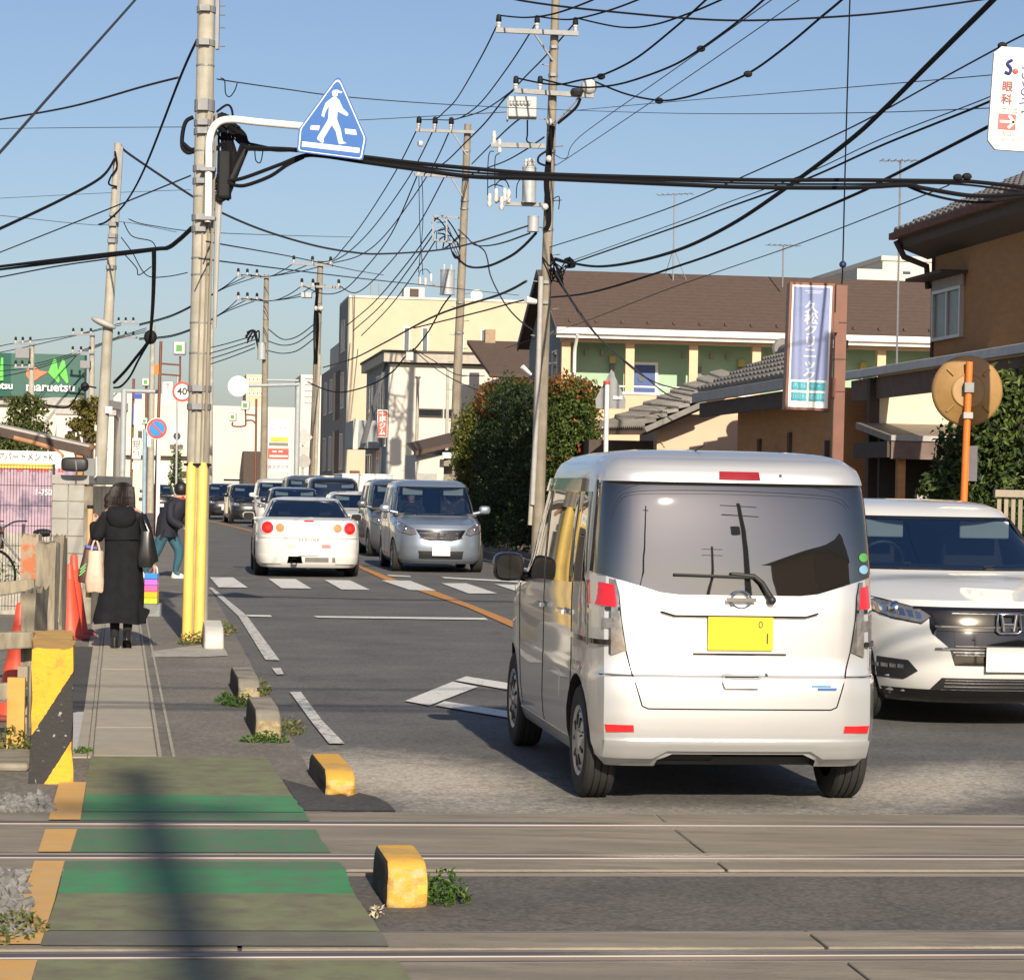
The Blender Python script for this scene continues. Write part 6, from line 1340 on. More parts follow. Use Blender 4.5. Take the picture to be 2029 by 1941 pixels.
# silver minivan coming towards us
M_coat_dk = mat('driver_coat', (0.03,0.03,0.035), 0.9)
fc = G(872, 1134)
fd = front_car('minivan', 'silver blue minivan facing us across the crosswalk, left of the hedge', 'minivan', (fc.x-0.26, fc.y+1.75, 0), R(187.6), M_silver_b, 1.695, 4.265, 1.715, hood_z=1.04, hood_l=0.92, nose_z=.5, wl_k=1.5, hood_d=.16, n=5,
     glass_top=1.57, wheel_r=.30, driver=True, emblem=True,
     lamp=[(.80,.90),(.72,.915),(.50,.80),(.455,.71),(.56,.69),(.74,.74),(.80,.80)], grille=[(-.46,.79),(.46,.79),(.36,.63),(.20,.585),(-.20,.585),(-.36,.63)],
     low=[(-.40,.255),(.40,.255),(.42,.405),(-.42,.405)], plate_z=.40)
for sg in (-1, 1): fd.panel('bumper_vent', 'front', [(sg*.78,.24),(sg*.56,.22),(sg*.52,.30),(sg*.78,.33)], M_silver_b, 0.006, 0.02, rows=2)
bust(fd, .40, .30, 1.18, M_coat_dk)
ae = MB(); ae.tube([(0,0,0),(0,-.05,.18)], 0.004, 4); ae.build('aerial', M_plast, fd.root, loc=(-.55,-.6,1.66))
# white SUV on the right edge
sv = G(1991, 1431)
su = front_car('suv', 'white SUV with black grille facing us at the right edge, behind the silver van', 'car', (sv.x-0.40, sv.y+1.55, 0), R(188), M_wpearl, 1.77, 4.29, 1.54, hood_z=1.03, hood_l=1.02, nose_z=.52,
     glass_top=1.405, wheel_r=.33, n=4.6, kind='sedan', hood_d=.17, bf=.16,
     lamp=[(.875,.875),(.84,.88),(.56,.80),(.50,.755),(.56,.705),(.72,.735),(.86,.80)], grille=[(-.56,.80),(.56,.80),(.50,.64),(.40,.55),(.36,.43),(-.36,.43),(-.40,.55),(-.50,.64)],
     low=[(-.50,.265),(.50,.265),(.44,.345),(-.44,.345)], plate_z=.475, emblem=False, driver=True, tumble=.13)
su.panel('grille_band', 'front', [(-.47,.66),(.47,.66),(.50,.775),(-.50,.775)], mat('smoked_chrome', (0.075,0.068,0.058), 0.15, 0.8, var=0), 0.016, 0.02, rows=3)
su.panel('grille_trim', 'front', [(-.60,.800),(.60,.800),(.60,.818),(-.60,.818)], M_gloss_blk, 0.014, 0.03, rows=1)
for z in (.50, .56): su.bar('grille_bar', 'front', [(-.36,z),(.36,z)], M_chrome, 0.006, 0.010)
for z in (.285, .31, .33): su.bar('grille_bar', 'front', [(-.42,z),(.42,z)], M_chrome, 0.004, 0.008)
e = MB(); e.tube([(0.085*sx, 0, 0.065*sz) for sx, sz in ((-1,-.75),(-.75,-1),(.75,-1),(1,-.75),(.9,1),(-.9,1),(-1,-.75))], 0.010, 8)
for sx in (-1, 1): e.tube([(sx*.036,0,-.052),(sx*.052,0,.058)], 0.013, 8)
e.tube([(-.038,0,-.005),(.038,0,-.005)], 0.012, 8); e.build('emblem', M_chrome, su.root, smooth=50, loc=(0, su.face(0,.715,False)+.036,.715))
for sg in (-1, 1):
    f = lambda pts: [(sg*a, b) for a, b in pts]
    pod = su.panel('fog_lamp', 'front', f([(.875,.345),(.84,.33),(.66,.325),(.585,.385),(.64,.455),(.84,.47),(.87,.45)]), M_plast, 0.008, 0.03, rows=4)
    for k in range(5): su.panel('led', 'front', f([(.665+k*.038,.395),(.695+k*.038,.398),(.695+k*.038,.425),(.665+k*.038,.422)]), M_chrome, 0.014, 0.01, rows=1, parent=pod)
    for k in range(6): su.panel('headlamp_led', 'front', f([(.56+k*.045,.735+k*.009),(.59+k*.045,.742+k*.009),(.595+k*.045,.785+k*.010),(.565+k*.045,.778+k*.010)]), M_chrome, 0.016, 0.01, rows=1)
su.panel('front_lip', 'front', [(-.80,.17),(.80,.17),(.84,.262),(-.84,.262)], M_gloss_blk, 0.008, 0.03, rows=3)
fin = MB(); fin.prism([(-.09,0),(.09,0),(-.06,.05),(-.085,.05)], -.012, .012, fn=lambda a, b, c: (c, a, b)); fin.build('roof_fin', M_wpearl, su.root, loc=(0.15,-1.5,1.565), bevel=.006)
bust(su, .42, .10, 1.02, M_coat_dk, k=0.95)
# other waiting cars behind
def gl_car(name, label, px, py, paint, wd, ln, h, **k):
    q = G(px, py); a = k.pop('rz', 188)
    dr = Vector((-math.sin(R(a-180)), math.cos(R(a-180)), 0))
    c_ = q + dr*(ln/2); return front_car(name, label, k.pop('cat', 'car'), (c_.x, c_.y, 0), R(a), paint, wd, ln, h, group='cars queueing towards the crossing', **k)
gl_car('minivan', 'grey minivan with blue mirror half hidden behind the silver blue minivan', 808, 1105, M_greyp, 1.695, 4.4, 1.75, hood_z=1.05, glass_top=1.60)
gl_car('sedan', 'white sedan behind the white coupe, left of the two minivans', 715, 1080, M_wpaint, 1.695, 4.4, 1.43, hood_z=.97, hood_l=1.15, kind='sedan', glass_top=1.33, hood_d=.15, plate_z=.55, plate_txt='7 71', tumble=.16)
gl_car('van', 'black boxy van behind the white coupe, front on', 664, 1064, M_bpaint, 1.80, 4.6, 1.84, hood_z=1.05, hood_l=.5, kind='box', glass_top=1.66, cat='van')
gl_car('van', 'dark grey van half hidden behind the black boxy van', 612, 1054, M_greyp, 1.75, 4.5, 1.92, hood_z=1.10, hood_l=.5, kind='box', glass_top=1.75, cat='van')
gl_car('minivan', 'white minivan with white mirror behind the white coupe\'s roof', 553, 1048, M_wpaint, 1.70, 4.2, 1.80, hood_z=1.08, hood_l=.65, glass_top=1.64, cat='minivan')
gl_car('hatchback', 'dark blue car low between the white minivan and the black van', 586, 1066, M_navy, 1.65, 4.0, 1.50, hood_z=.98, glass_top=1.40)
gl_car('hatchback', 'black SUV left of the white coupe, beside the orange centre line', 500, 1038, M_bpaint, 1.78, 4.2, 1.58, hood_z=1.02, glass_top=1.45, rz=191)
gl_car('hatchback', 'black car with white number plate just right of the near concrete pole', 446, 1029, M_bpaint, 1.62, 3.9, 1.60, hood_z=1.0, glass_top=1.47, rz=191, plate_z=.5)
gl_car('van', 'white van in the far distance beside the woman\'s head', 282, 1006, M_wpaint, 1.50, 3.6, 1.85, hood_z=.98, hood_l=.3, kind='box', glass_top=1.7, cat='van', rz=193, detail=False)
gl_car('hatchback', 'dark car in the far distance behind the no-parking pole', 318, 1016, M_bpaint, 1.68, 4.0, 1.55, hood_z=1.0, glass_top=1.43, rz=192, detail=False)

# ------------------------------------------------------------------ white coupe from behind
cq = G(608, 1142)
SK = [(.17,.82,-2.22,2.1,9,5,.05,.2),(.23,.872,-2.27,2.2,9,5,.06,.2),(.32,.890,-2.295,2.28,9,5,.06,.25),(.50,.8925,-2.30,2.30,9,5,.06,.25),(.62,.8925,-2.285,2.28,9,5,.06,.25),
      (.66,.890,-2.245,2.22,9,5,.05,.25),(.78,.885,-2.235,2.05,9,5,.05,.25),(.92,.87,-2.215,1.7,8,4.5,.05,.2),(.965,.845,-2.19,1.3,7,4.5,.05,.15),(.99,.80,-2.12,1.0,6,4,.05,.1),(1.005,.755,-1.55,.85,6,4,.04,.1),
      (1.15,.68,-1.18,.45,6,4,.04,.1),(1.28,.605,-.82,.10,6,4,.04,.1),(1.315,.575,-.70,-.02,6,4,.04,.08),(1.34,.50,-.58,-.15,5,4,.03,.05),(1.355,.36,-.45,-.3,5,4,.02,.02)]
dr = Vector((-math.sin(R(7.2)), math.cos(R(7.2)), 0)); cc = cq + dr*1.75
sk = Car('coupe', 'white coupe with round red and amber tail lamps, seen from behind', 'car', (cc.x, cc.y, 0), R(7.2), SK, M_wpaint)
RW = [(-.705,1.016),(.705,1.016),(.575,1.275),(.52,1.292),(-.52,1.292),(-.575,1.275)]
sk.body(wheels=((-1.28, .365), (1.38, .365)), cuts=[('rear', tunnel(RW, .95), -3, 0.1), ('rear', [(-.36,.24),(-.10,.24),(-.12,.36),(-.34,.36)], -3, -1.9)])
sk.panel('rear_window', 'rear', RW, M_glass_bl, 0.003, 0.02, du=0.08, rows=10)
sk.seam('rear', RW+[RW[0]], r=0.012, off=0.002)
seats(sk, -.30, (-.36, .36), .70, .22)
sk.panel('centre_brake_lamp', 'rear', [(-.085,.945),(.085,.945),(.08,.968),(-.08,.968)], M_tail_red, 0.012, 0.02, rows=2)
disc = lambda cx, cz, r_: [(cx+r_*math.cos(a), cz+r_*math.sin(a)) for a in np.linspace(0, 6.283, 25)[:-1]]
for sg in (-1, 1):
    for x, r_, m in ((.695,.103,M_tail_red), (.485,.078,M_tail_or)):
        ring = sk.panel('tail_lamp', 'rear', disc(sg*x, .835, r_), M_tail_red if m is M_tail_red else M_tail_or, 0.010, 0.04, du=0.02, rows=8)
        sk.panel('lamp_lens', 'rear', disc(sg*x, .835, r_*.42), M_tail_or if m is M_tail_or else mat('tail_lamp_bright', (0.85,0.05,0.03), 0.15, coat=1), 0.020, 0.02, du=0.02, rows=6, parent=ring)
        sk.seam('rear', disc(sg*x, .835, r_*1.03)+[disc(sg*x, .835, r_*1.03)[0]], m=M_wpaint, r=0.010, off=0.004, parent=ring)
    sk.seam('rear', [(sg*.87,.665),(sg*.45,.668),(0,.668)])
    sk.seam('rear', [(sg*.42,.668),(sg*.40,.74),(sg*.37,.93)], r=0.003)
    sk.panel('bumper_pod', 'rear', [(sg*.46,.235),(sg*.83,.235),(sg*.87,.37),(sg*.44,.37)], M_wpaint, 0.02, 0.05, rows=4)
    wheel(sk, sg*.775, -1.28, .32, .25, M_alloy, 6); wheel(sk, sg*.775, 1.38, .32, .25, M_alloy, 6)
sk.panel('diffuser_mesh', 'rear', [(-.06,.265),(.34,.265),(.34,.345),(-.06,.345)], mat('mesh_grey', (0.16,0.155,0.15), 0.6), 0.004, 0.02, rows=2)
sk.panel('diffuser_mesh', 'rear', [(.40,.265),(.66,.265),(.66,.345),(.40,.345)], MATS['mesh_grey'], 0.004, 0.02, rows=2)
sk.panel('reversing_lamp', 'rear', [(-.37,.505),(-.22,.505),(-.22,.565),(-.37,.565)], mat('reversing_lamp', (0.55,0.45,0.33), 0.2, coat=1), 0.008, 0.02, rows=2)
sk.panel('fog_reflector', 'rear', [(.22,.505),(.37,.505),(.37,.565),(.22,.565)], mat('fog_red', (0.5,0.12,0.09), 0.2, coat=1), 0.008, 0.02, rows=2)
plate(sk, 'rear', 0, .455, .34, .165, M_plate_w, off=0.016)
text('badge_lettering', 'SKYLINE', .07, mat('badge_grey', (0.16,0.15,0.14), 0.4), sk.root, (0, sk.face(0,.63,True)-.012, .635), ext=.002, spacing=1.4)
ex = MB(); ex.lathe([(.055,0),(.055,.30),(.048,.30),(.048,.02)], 20, ax='Y', caps=False); ex.build('exhaust', mat('exhaust_steel', (0.45,0.33,0.22), 0.25, 0.9), sk.root, smooth=40, loc=(-.24,-2.36,.27))
ex = MB(); ex.tube([(0,-2.2,.19),(.05,-1.9,.2)], .05, 8); ex.tube([(-.6,-1.28,.3),(.6,-1.28,.3)], .06, 8); ex.build('underbody', M_plast, sk.root)
mirror(sk, -.97, .62, 1.0, M_wpaint, .11, .07, glass=M_gloss_blk); mirror(sk, .97, .62, 1.0, M_wpaint, .11, .07, glass=M_gloss_blk)
for face in ('left', 'right'):
    sk.panel('side_window', face, [(-.95,1.03),(.62,1.01),(.15,1.26),(-.70,1.26)], M_glass_dk, .004, .02, rows=5); sk.seam(face, [(-.3,1.0),(-.35,.3)])
    sk.seam(face, [(.85,1.0),(.85,.3)])
# white panel van body parked beyond
q = G(726, 1056); pv = thing('panel_van', 'plain white box body of a truck behind the white sedan', 'truck', (q.x, q.y, 0), R(8))
MB().box(-.85,.85,0,4.2,.55,1.95).build('box_body', M_white, pv, bevel=.03); MB().box(-.87,.87,-.02,4.2,1.95,2.0).build('roof_edge', M_white, pv, bevel=.02)
MB().box(-.8,.8,.1,4.1,.35,.55).build('chassis', M_plast, pv)
for x in (-.72,.72):
    for y in (.8, 3.2): MB().lathe([(.2,-.1),(.32,-.09),(.32,.09),(.2,.1)], 20, ax='X').build('wheel', M_rubber, pv, loc=(x, y, .32))
# ================================================================== PEOPLE
def skin_mesh(name, verts, edges, radii, m, parent, loc=(0,0,0), sub=2, root=0):
    me = bpy.data.meshes.new(name); me.from_pydata(verts, edges, []); o = bpy.data.objects.new(name, me); COL.objects.link(o)
    md = o.modifiers.new('skin', 'SKIN'); md.use_smooth_shade = True
    for i, sv in enumerate(me.skin_vertices[0].data):
        r_ = radii[i]; sv.radius = r_ if isinstance(r_, tuple) else (r_, r_); sv.use_root = (i == root)
    s_ = o.modifiers.new('sub', 'SUBSURF'); s_.levels = sub; s_.render_levels = sub
    bpy.context.view_layer.update()
    nm = bpy.data.meshes.new_from_object(o.evaluated_get(bpy.context.evaluated_depsgraph_get())); o.modifiers.clear(); o.data = nm; nm.name = name
    nm.materials.clear()
    for q in (m if isinstance(m, (list, tuple)) else [m]): nm.materials.append(q)
    nm.polygons.foreach_set('use_smooth', [True]*len(nm.polygons)); o.parent = parent; o.location = loc; return o
def hand(parent, wrist, pointing, palm_n, curl=0.9, side=1, m=M_skin, s=1.0):
    """palm and five separate fingers curling towards the palm side"""
    d = Vector(pointing).normalized(); n_ = Vector(palm_n).normalized(); a = d.cross(n_).normalized()*side; wv = Vector(wrist)
    pm = MB(); pm.ball((0,0,0), 1, 12, 8); c = wv + d*.045*s
    pm.v = [tuple(c + d*v[0]*.048*s + a*v[1]*.040*s + n_*v[2]*.016*s) for v in pm.v]; pm.f = pm.f
    o = pm.build('hand', m, parent, smooth=70)
    for i, (off_, ln) in enumerate(((-.030,.066),(-.010,.076),(.010,.071),(.028,.056))):
        p = wv + d*.080*s + a*off_*s; path = [p - d*.015*s, p]; ang = 0; q = p
        for j, seg in enumerate((.42,.33,.25)):
            ang += curl*(.75 if j == 0 else .85); q = q + (d*math.cos(ang) + n_*math.sin(ang))*ln*seg*s; path.append(q)
        f = MB(); f.tube(path, [.0085*s,.0088*s,.0082*s,.0075*s,.006*s], 8); f.build('finger', m, o, smooth=70)
    p = wv + d*.025*s - a*.032*s; f = MB(); f.tube([p, p - a*.022*s + d*.018*s + n_*.012*s, p - a*.020*s + d*.045*s + n_*.028*s, p - a*.006*s + d*.058*s + n_*.036*s], [.012*s,.0105*s,.009*s,.007*s], 8); f.build('thumb', m, o, smooth=70)
    return o
def loft(rings, n_=28, power=2.3):
    """rings: (z, cx, cy, rx, ry, wobble)"""
    mb = MB()
    for (z, cx, cy, rx, ry, wb) in rings:
        for k in range(n_):
            a = 2*math.pi*k/n_; c, s_ = math.cos(a), math.sin(a); q = 1/(abs(c)**power+abs(s_)**power)**(1/power)
            wv = 1 + wb*math.sin(5*a+z*3) + wb*.6*math.sin(9*a+1.3)
            mb.v.append((cx+rx*q*c*wv, cy+ry*q*s_*wv, z + wb*.12*math.sin(3*a)))
    for i in range(len(rings)-1):
        for k in range(n_): a = i*n_+k; b = i*n_+(k+1) % n_; mb.f.append((a, b, b+n_, a+n_)); mb.m.append(0)
    return mb
M_coat = mat('black_coat', (0.010,0.0105,0.013), .9, var=.2, scale=12, bump=.35, bscale=30, spec=.2); M_trs = mat('black_trousers', (0.010,0.010,0.011), .9, var=.1); M_shoe = mat('black_leather', (0.013,0.012,0.012), .3, var=.1, coat=.3)
M_hair = mat('dark_brown_hair', (0.012,0.0055,0.0045), .5, var=.35, scale=18, stretch=(6,6,.7), bump=.5, bscale=25)
wq = G(241, 1286); Wm = thing('person', 'person in a long black coat walking away on the slabs, carrying bags', 'person', (wq.x, wq.y, 0), R(4))
V = [(0,0,.86),(-.015,0,1.02),(-.02,.0,1.18),(-.02,.0,1.27),(-.025,.02,1.345),(-.025,.035,1.43),(-.025,.035,1.50),
     (-.085,0,.80),(-.075,.03,.46),(-.065,.00,.085),(-.065,.11,.035),
     (.075,0,.80),(.06,.05,.46),(.055,-.10,.14),(.06,-.04,.05),
     (-.165,0,1.235),(-.235,-.05,1.05),(-.285,.08,1.155),
     (.155,0,1.235),(.225,.0,1.00),(.285,.03,.80)]
E = [(0,1),(1,2),(2,3),(3,4),(4,5),(5,6),(0,7),(7,8),(8,9),(9,10),(0,11),(11,12),(12,13),(13,14),(3,15),(15,16),(16,17),(3,18),(18,19),(19,20)]
Rr = [.135,.115,.13,.10,.05,.085,.075,.085,.062,.042,.04,.085,.062,.042,.04,.06,.047,.03,.06,.047,.03]
bo = skin_mesh('body', V, E, Rr, [M_skin, M_trs], Wm)
for p in bo.data.polygons: p.material_index = 0 if p.center.z > 1.28 else 1
coat = loft([(.245,-.035,.0,.235,.19,.085),(.30,-.035,.0,.232,.185,.08),(.45,-.02,.0,.212,.17,.065),(.65,-.005,.0,.185,.15,.045),(.85,0,.0,.170,.138,.025),(1.0,-.01,.0,.162,.13,.01),(1.10,-.015,.0,.166,.13,.0),(1.20,-.02,.0,.175,.125,.0),(1.255,-.02,.0,.160,.11,0),(1.30,-.02,.005,.105,.09,0),(1.335,-.02,.01,.07,.07,0)], 36)
co_ = coat.build('coat', M_coat, Wm, smooth=70)
so_ = co_.modifiers.new('s', 'SUBSURF'); so_.levels = 1; so_.render_levels = 1
fl = MB(); fl.add([(.14,-.05,.55),(.20,-.10,.40),(.265,-.13,.375),(.21,-.09,.245),(.12,-.04,.235),(.09,-.06,.5)], [(0,1,2,3,4,5)]); fl.add([(.14,.0,.55),(.20,-.06,.40),(.265,-.11,.375),(.21,-.05,.245),(.12,.0,.235),(.09,-.02,.5)], [(5,4,3,2,1,0)]); fl.build('coat_flap', M_coat, co_, smooth=60)
hd = loft([(1.13,-.015,-.10,.06,.03,0),(1.16,-.015,-.115,.105,.04,0),(1.22,-.015,-.115,.135,.05,0),(1.28,-.02,-.095,.135,.055,0),(1.32,-.02,-.06,.11,.05,0),(1.33,-.02,-.04,.08,.03,0)], 24); hd.build('hood', M_coat, co_, smooth=70)
k = MB(); k.tube([(-.17,-.085,1.025),(-.09,-.130,1.02),(0,-.139,1.022),(.09,-.132,1.027),(.145,-.09,1.03)], .006, 6); k.build('yoke_seam', M_coat, co_)
for pts, rr in (([(-.15,0,1.245),(-.205,-.03,1.14),(-.235,-.05,1.05),(-.262,.02,1.10),(-.283,.075,1.15)], [.06,.06,.062,.055,.046]), ([(.145,0,1.245),(.195,.0,1.12),(.235,.0,.98),(.262,.015,.88),(.280,.028,.815)], [.06,.06,.056,.05,.044])):
    k = MB(); k.tube(smoothpath(pts, 4), [interp([(i/(len(rr)-1), r_) for i, r_ in enumerate(rr)], j/(4*(len(rr)-1))) for j in range(4*(len(rr)-1)+1)], 14); k.build('sleeve', M_coat, co_, smooth=60)
hr = loft([(1.325,-.04,.03,.112,.095,.02),(1.345,-.045,.03,.130,.105,.025),(1.38,-.042,.03,.127,.107,.015),(1.43,-.03,.03,.115,.107,.01),(1.48,-.025,.03,.105,.10,0),(1.52,-.02,.03,.08,.08,0),(1.542,-.02,.03,.045,.045,0),(1.547,-.02,.03,.01,.01,0)], 28); ho = hr.build('hair', M_hair, Wm, smooth=70)
k = MB(); k.tube(smoothpath([(-.115,-.01,1.42),(-.138,-.01,1.375),(-.150,-.005,1.345)], 4), [.035]*5+[.030]*2+[.018]*2, 8, flat=1.6); k.build('hair_flick', M_hair, ho, smooth=60)
st = MB(); rh = random.Random(9); HRg = [(1.547,.012,.012,-.02),(1.535,.06,.06,-.02),(1.51,.088,.088,-.022),(1.47,.108,.103,-.027),(1.42,.119,.110,-.033),(1.375,.130,.110,-.042),(1.335,.133,.106,-.045)]
for i in range(520):
    a = rh.uniform(0, 6.283); pts = []; da = rh.uniform(-.12,.12); k1 = rh.uniform(1.0, 1.06); L_ = rh.randint(5, 7)
    for j, (z, rx, ry, cx) in enumerate(HRg[:L_]): pts.append(Vector((cx+rx*k1*math.cos(a+da*j/6), .03+ry*k1*math.sin(a+da*j/6), z+rh.uniform(-.004,.004))))
    if L_ == 7: pts.append(pts[-1]+Vector((math.cos(a)*rh.uniform(-.012,.012), math.sin(a)*.005, -rh.uniform(.008,.03))))
    st.tube(pts, [.0035]+[.0045]*(len(pts)-2)+[.001], 4, caps=False)
sh_ = st.build('hair_strands', M_hair, ho); sh_['kind'] = 'stuff'
hand(Wm, (-.288,.085,1.16), (-.25,.35,.55), (.35,.5,-.2), 1.0, 1); hand(Wm, (.286,.03,.80), (.06,.05,-1), (-.9,.1,0), 1.0, -1)
for x, y, z, rx in ((-.065,.03,.035,0),(.058,-.09,.085,R(-32))):
    s_ = loft([(-.035,0,.02,.040,.105,0),(-.015,0,.02,.043,.11,0),(.01,0,.015,.040,.10,0),(.04,0,-.03,.036,.055,0),(.075,0,-.04,.034,.04,0)], 16); o = s_.build('shoe', M_shoe, Wm, smooth=60, loc=(x, y, z)); o.rotation_euler.x = rx
# what she carries: things of their own
def carried(name, label, cat, off_, rz=0): return thing(name, label, cat, Wm.matrix_basis @ Vector((0,0,0)) + Matrix.Rotation(R(4),3,'Z') @ Vector(off_), R(4)+rz)
tb = carried('cardboard_tube', 'long beige cardboard tube with black cap held upright by the woman', 'tube', (-.322,.075,.475)); tb.rotation_euler.y = R(0)
k = MB(); k.lathe([(.027,0),(.027,.83)], 16); k.build('tube', mat('cardboard', (0.52,0.33,0.17), .8, var=.08), tb, smooth=40); k = MB(); k.lathe([(.0285,.825),(.0285,.858)], 16); k.build('cap', M_black, tb)
def bag(root, w_, dp, h, m, handle=True, taper=.85, wob=.03, hm=None, hl=.14):
    b = loft([(0,0,0,w_*.40,dp*.38,wob),(.02,0,0,w_*.47,dp*.46,wob),(h*.3,0,0,w_*.5,dp*.5,wob),(h*.7,0,0,w_*.5*taper,dp*.42,wob),(h,0,0,w_*.48*taper,dp*.2,wob)], 20, 3.0); b.f.append(tuple(range(20))[::-1]); b.m.append(0)
    o = b.build('body', m, root, smooth=50)
    if handle:
        for y in (-.02,.02): k = MB(); k.tube(smoothpath([(-w_*.22,y,h-.01),(-w_*.10,y,h+hl*.8),(0,y*.3,h+hl),(w_*.10,y,h+hl*.8),(w_*.22,y,h-.01)], 4), .009, 6); k.build('handle', hm or m, o)
    return o
b1 = carried('shopping_bag', 'dark brown shopping bag hanging at the woman\'s left elbow', 'bag', (-.345,-.02,.61), R(15)); b1.rotation_euler.y = R(9); bag(b1, .15, .10, .33, mat('brown_bag', (0.07,0.03,0.022), .6, var=.2), wob=.02)
MB().box(-.06,.06,-.045,.04,.325,.350).build('blue_trim', mat('bag_blue_trim', (0.07,0.12,0.42), .5), b1)
for zz in (.06,.09,.12): k = MB(); k.beam((-.075,-.05,zz),(-.03,-.055,zz+.06),.004,.012); k.build('green_stripe', mat('bag_green', (0.15,0.4,0.15), .6) if 'bag_green' not in MATS else MATS['bag_green'], b1)
b2 = carried('plastic_bag', 'full white plastic bag at the woman\'s left side', 'bag', (-.250,-.07,.53)); bag(b2, .185, .14, .38, mat('white_plastic', (0.55,0.40,0.30), .45, var=.12, scale=9, bump=.7, bscale=14), wob=.05, taper=.75, hl=.10)
b3 = carried('shoulder_bag', 'black leather shoulder bag on the woman\'s right side', 'bag', (.215,-.125,.77)); bag(b3, .15, .09, .33, M_shoe, handle=False, taper=.7, wob=.02); k = MB(); k.tube(smoothpath([(-.035,0,.32),(-.06,.03,.42),(-.065,.10,.485),(-.04,.16,.44)], 4), .010, 6); k.build('strap', M_shoe, b3); k = MB(); k.tube(smoothpath([(.03,0,.32),(-.02,.03,.43),(-.045,.10,.49)], 4), .010, 6); k.build('strap', M_shoe, b3)
b4 = carried('tissue_pack', 'rainbow-striped pack of boxes held in the woman\'s right hand', 'pack', (.265,.02,.43))
for i, c in enumerate(((0.42,0.62,0.03),(0.80,0.38,0.01),(0.72,0.10,0.30),(0.42,0.12,0.55),(0.02,0.20,0.62))): MB().box(-.060,.060,-.11,.11,.002+i*.057,.055+i*.057).build('box', mat('pack_%d' % i, c, .35, var=.05, coat=.3), b4, bevel=.004)
MB().box(-.062,.085,-.10,.115,-.115,-.002).build('clear_bag', glassmat('clear_plastic', (0.5,0.5,0.5), .35, .15), b4)
k = MB(); k.tube(smoothpath([(-.04,0,.285),(-.02,0,.33),(.02,0,.345),(.045,0,.33),(.05,0,.285)], 4), .007, 6); k.build('handle', M_white, b4)

# ---- second walker, half hidden by the pole, stepping to the right
M_navyj = mat('navy_jacket', (0.010,0.011,0.020), .8, var=.2, scale=10); M_jean = mat('teal_jeans', (0.028,0.095,0.135), .85, var=.2, scale=8)
mq = G(345, 1146); Mn = thing('person', 'person in navy jacket and blue jeans stepping across behind the near pole', 'person', (mq.x, mq.y, 0), 0)
V = [(-.13,0,.80),(-.10,0,1.0),(-.02,0,1.16),(.03,0,1.26),(.08,0,1.33),(.11,0,1.42),(.12,0,1.50),
     (-.17,-.07,.74),(-.30,-.05,.42),(-.48,-.02,.10),(-.40,-.02,.04),
     (-.08,.08,.72),(.08,.07,.44),(.00,.06,.09),(.11,.06,.04),
     (-.06,-.17,1.19),(-.03,-.22,.96),(.15,-.18,.84),(.05,.17,1.18),(.12,.2,.95),(.26,.16,.86)]
bo = skin_mesh('body', V, E, [.145,.14,.15,.11,.05,.085,.08,.105,.085,.05,.045,.105,.085,.05,.045,.075,.058,.034,.075,.058,.034], [M_skin, M_navyj, M_jean], Mn)
for p in bo.data.polygons:
    c = p.center; p.material_index = 0 if c.z > 1.325 else (2 if c.z < .80 and c.x < .14 and abs(c.y) < .15 else 1)
jk = loft([(.68,-.15,0,.17,.155,.02),(.85,-.12,0,.185,.165,.02),(1.0,-.09,0,.20,.18,.01),(1.12,-.03,0,.20,.19,0),(1.22,.02,0,.17,.17,0),(1.28,.05,0,.12,.12,0),(1.32,.075,0,.07,.07,0)], 28); jo = jk.build('jacket', M_navyj, Mn, smooth=70)
k = MB(); k.ball((.09,-.01,1.30), .085, 14, 8, sc=(1,1,.4)); k.build('red_collar', mat('red_hood', (0.42,0.035,0.025), .8), jo, smooth=60)
for pts in ([(-.05,-.16,1.20),(-.05,-.22,1.05),(-.02,-.225,.95),(.12,-.18,.86)], [(.05,.16,1.19),(.10,.2,1.0),(.13,.2,.95),(.24,.16,.87)]): k = MB(); k.tube(smoothpath(pts, 4), .068, 12); k.build('sleeve', M_navyj, jo, smooth=60)
hr = MB(); hr.ball((.085,0,1.46), .112, 16, 10, sc=(1.0,.98,1.12)); ho = hr.build('hair', mat('black_hair', (0.012,0.010,0.010), .5, var=.3, scale=20), Mn, smooth=70)
nf = MB(); nf.ball((.185,-.005,1.40), .03, 10, 6, sc=(.8,1,1.4)); nf.build('face', M_skin, Mn, smooth=60)
hand(Mn, (.16,-.18,.835), (.7,0,-.6), (.4,0,.6), .6, 1); hand(Mn, (.27,.16,.855), (.7,0,-.6), (.4,0,.6), .6, -1)
for x, y, z in ((.04,.06,.0),(-.45,-.02,.0)):
    s_ = loft([(0,.03,0,.125,.042,0),(.03,.03,0,.13,.045,0),(.06,.01,0,.10,.04,0),(.10,-.03,0,.05,.038,0)], 16); s_.build('shoe', mat('white_sneaker', (0.6,0.58,0.55), .6) if 'white_sneaker' not in MATS else MATS['white_sneaker'], Mn, smooth=60, loc=(x, y, z+.005))
for pts in ([(-.15,-.155,.80),(-.20,-.14,.62)], [(-.02,-.12,.78),(.03,-.10,.66)]): k = MB(); k.tube(pts, .012, 6); k.build('belt_strap', M_black, jo)

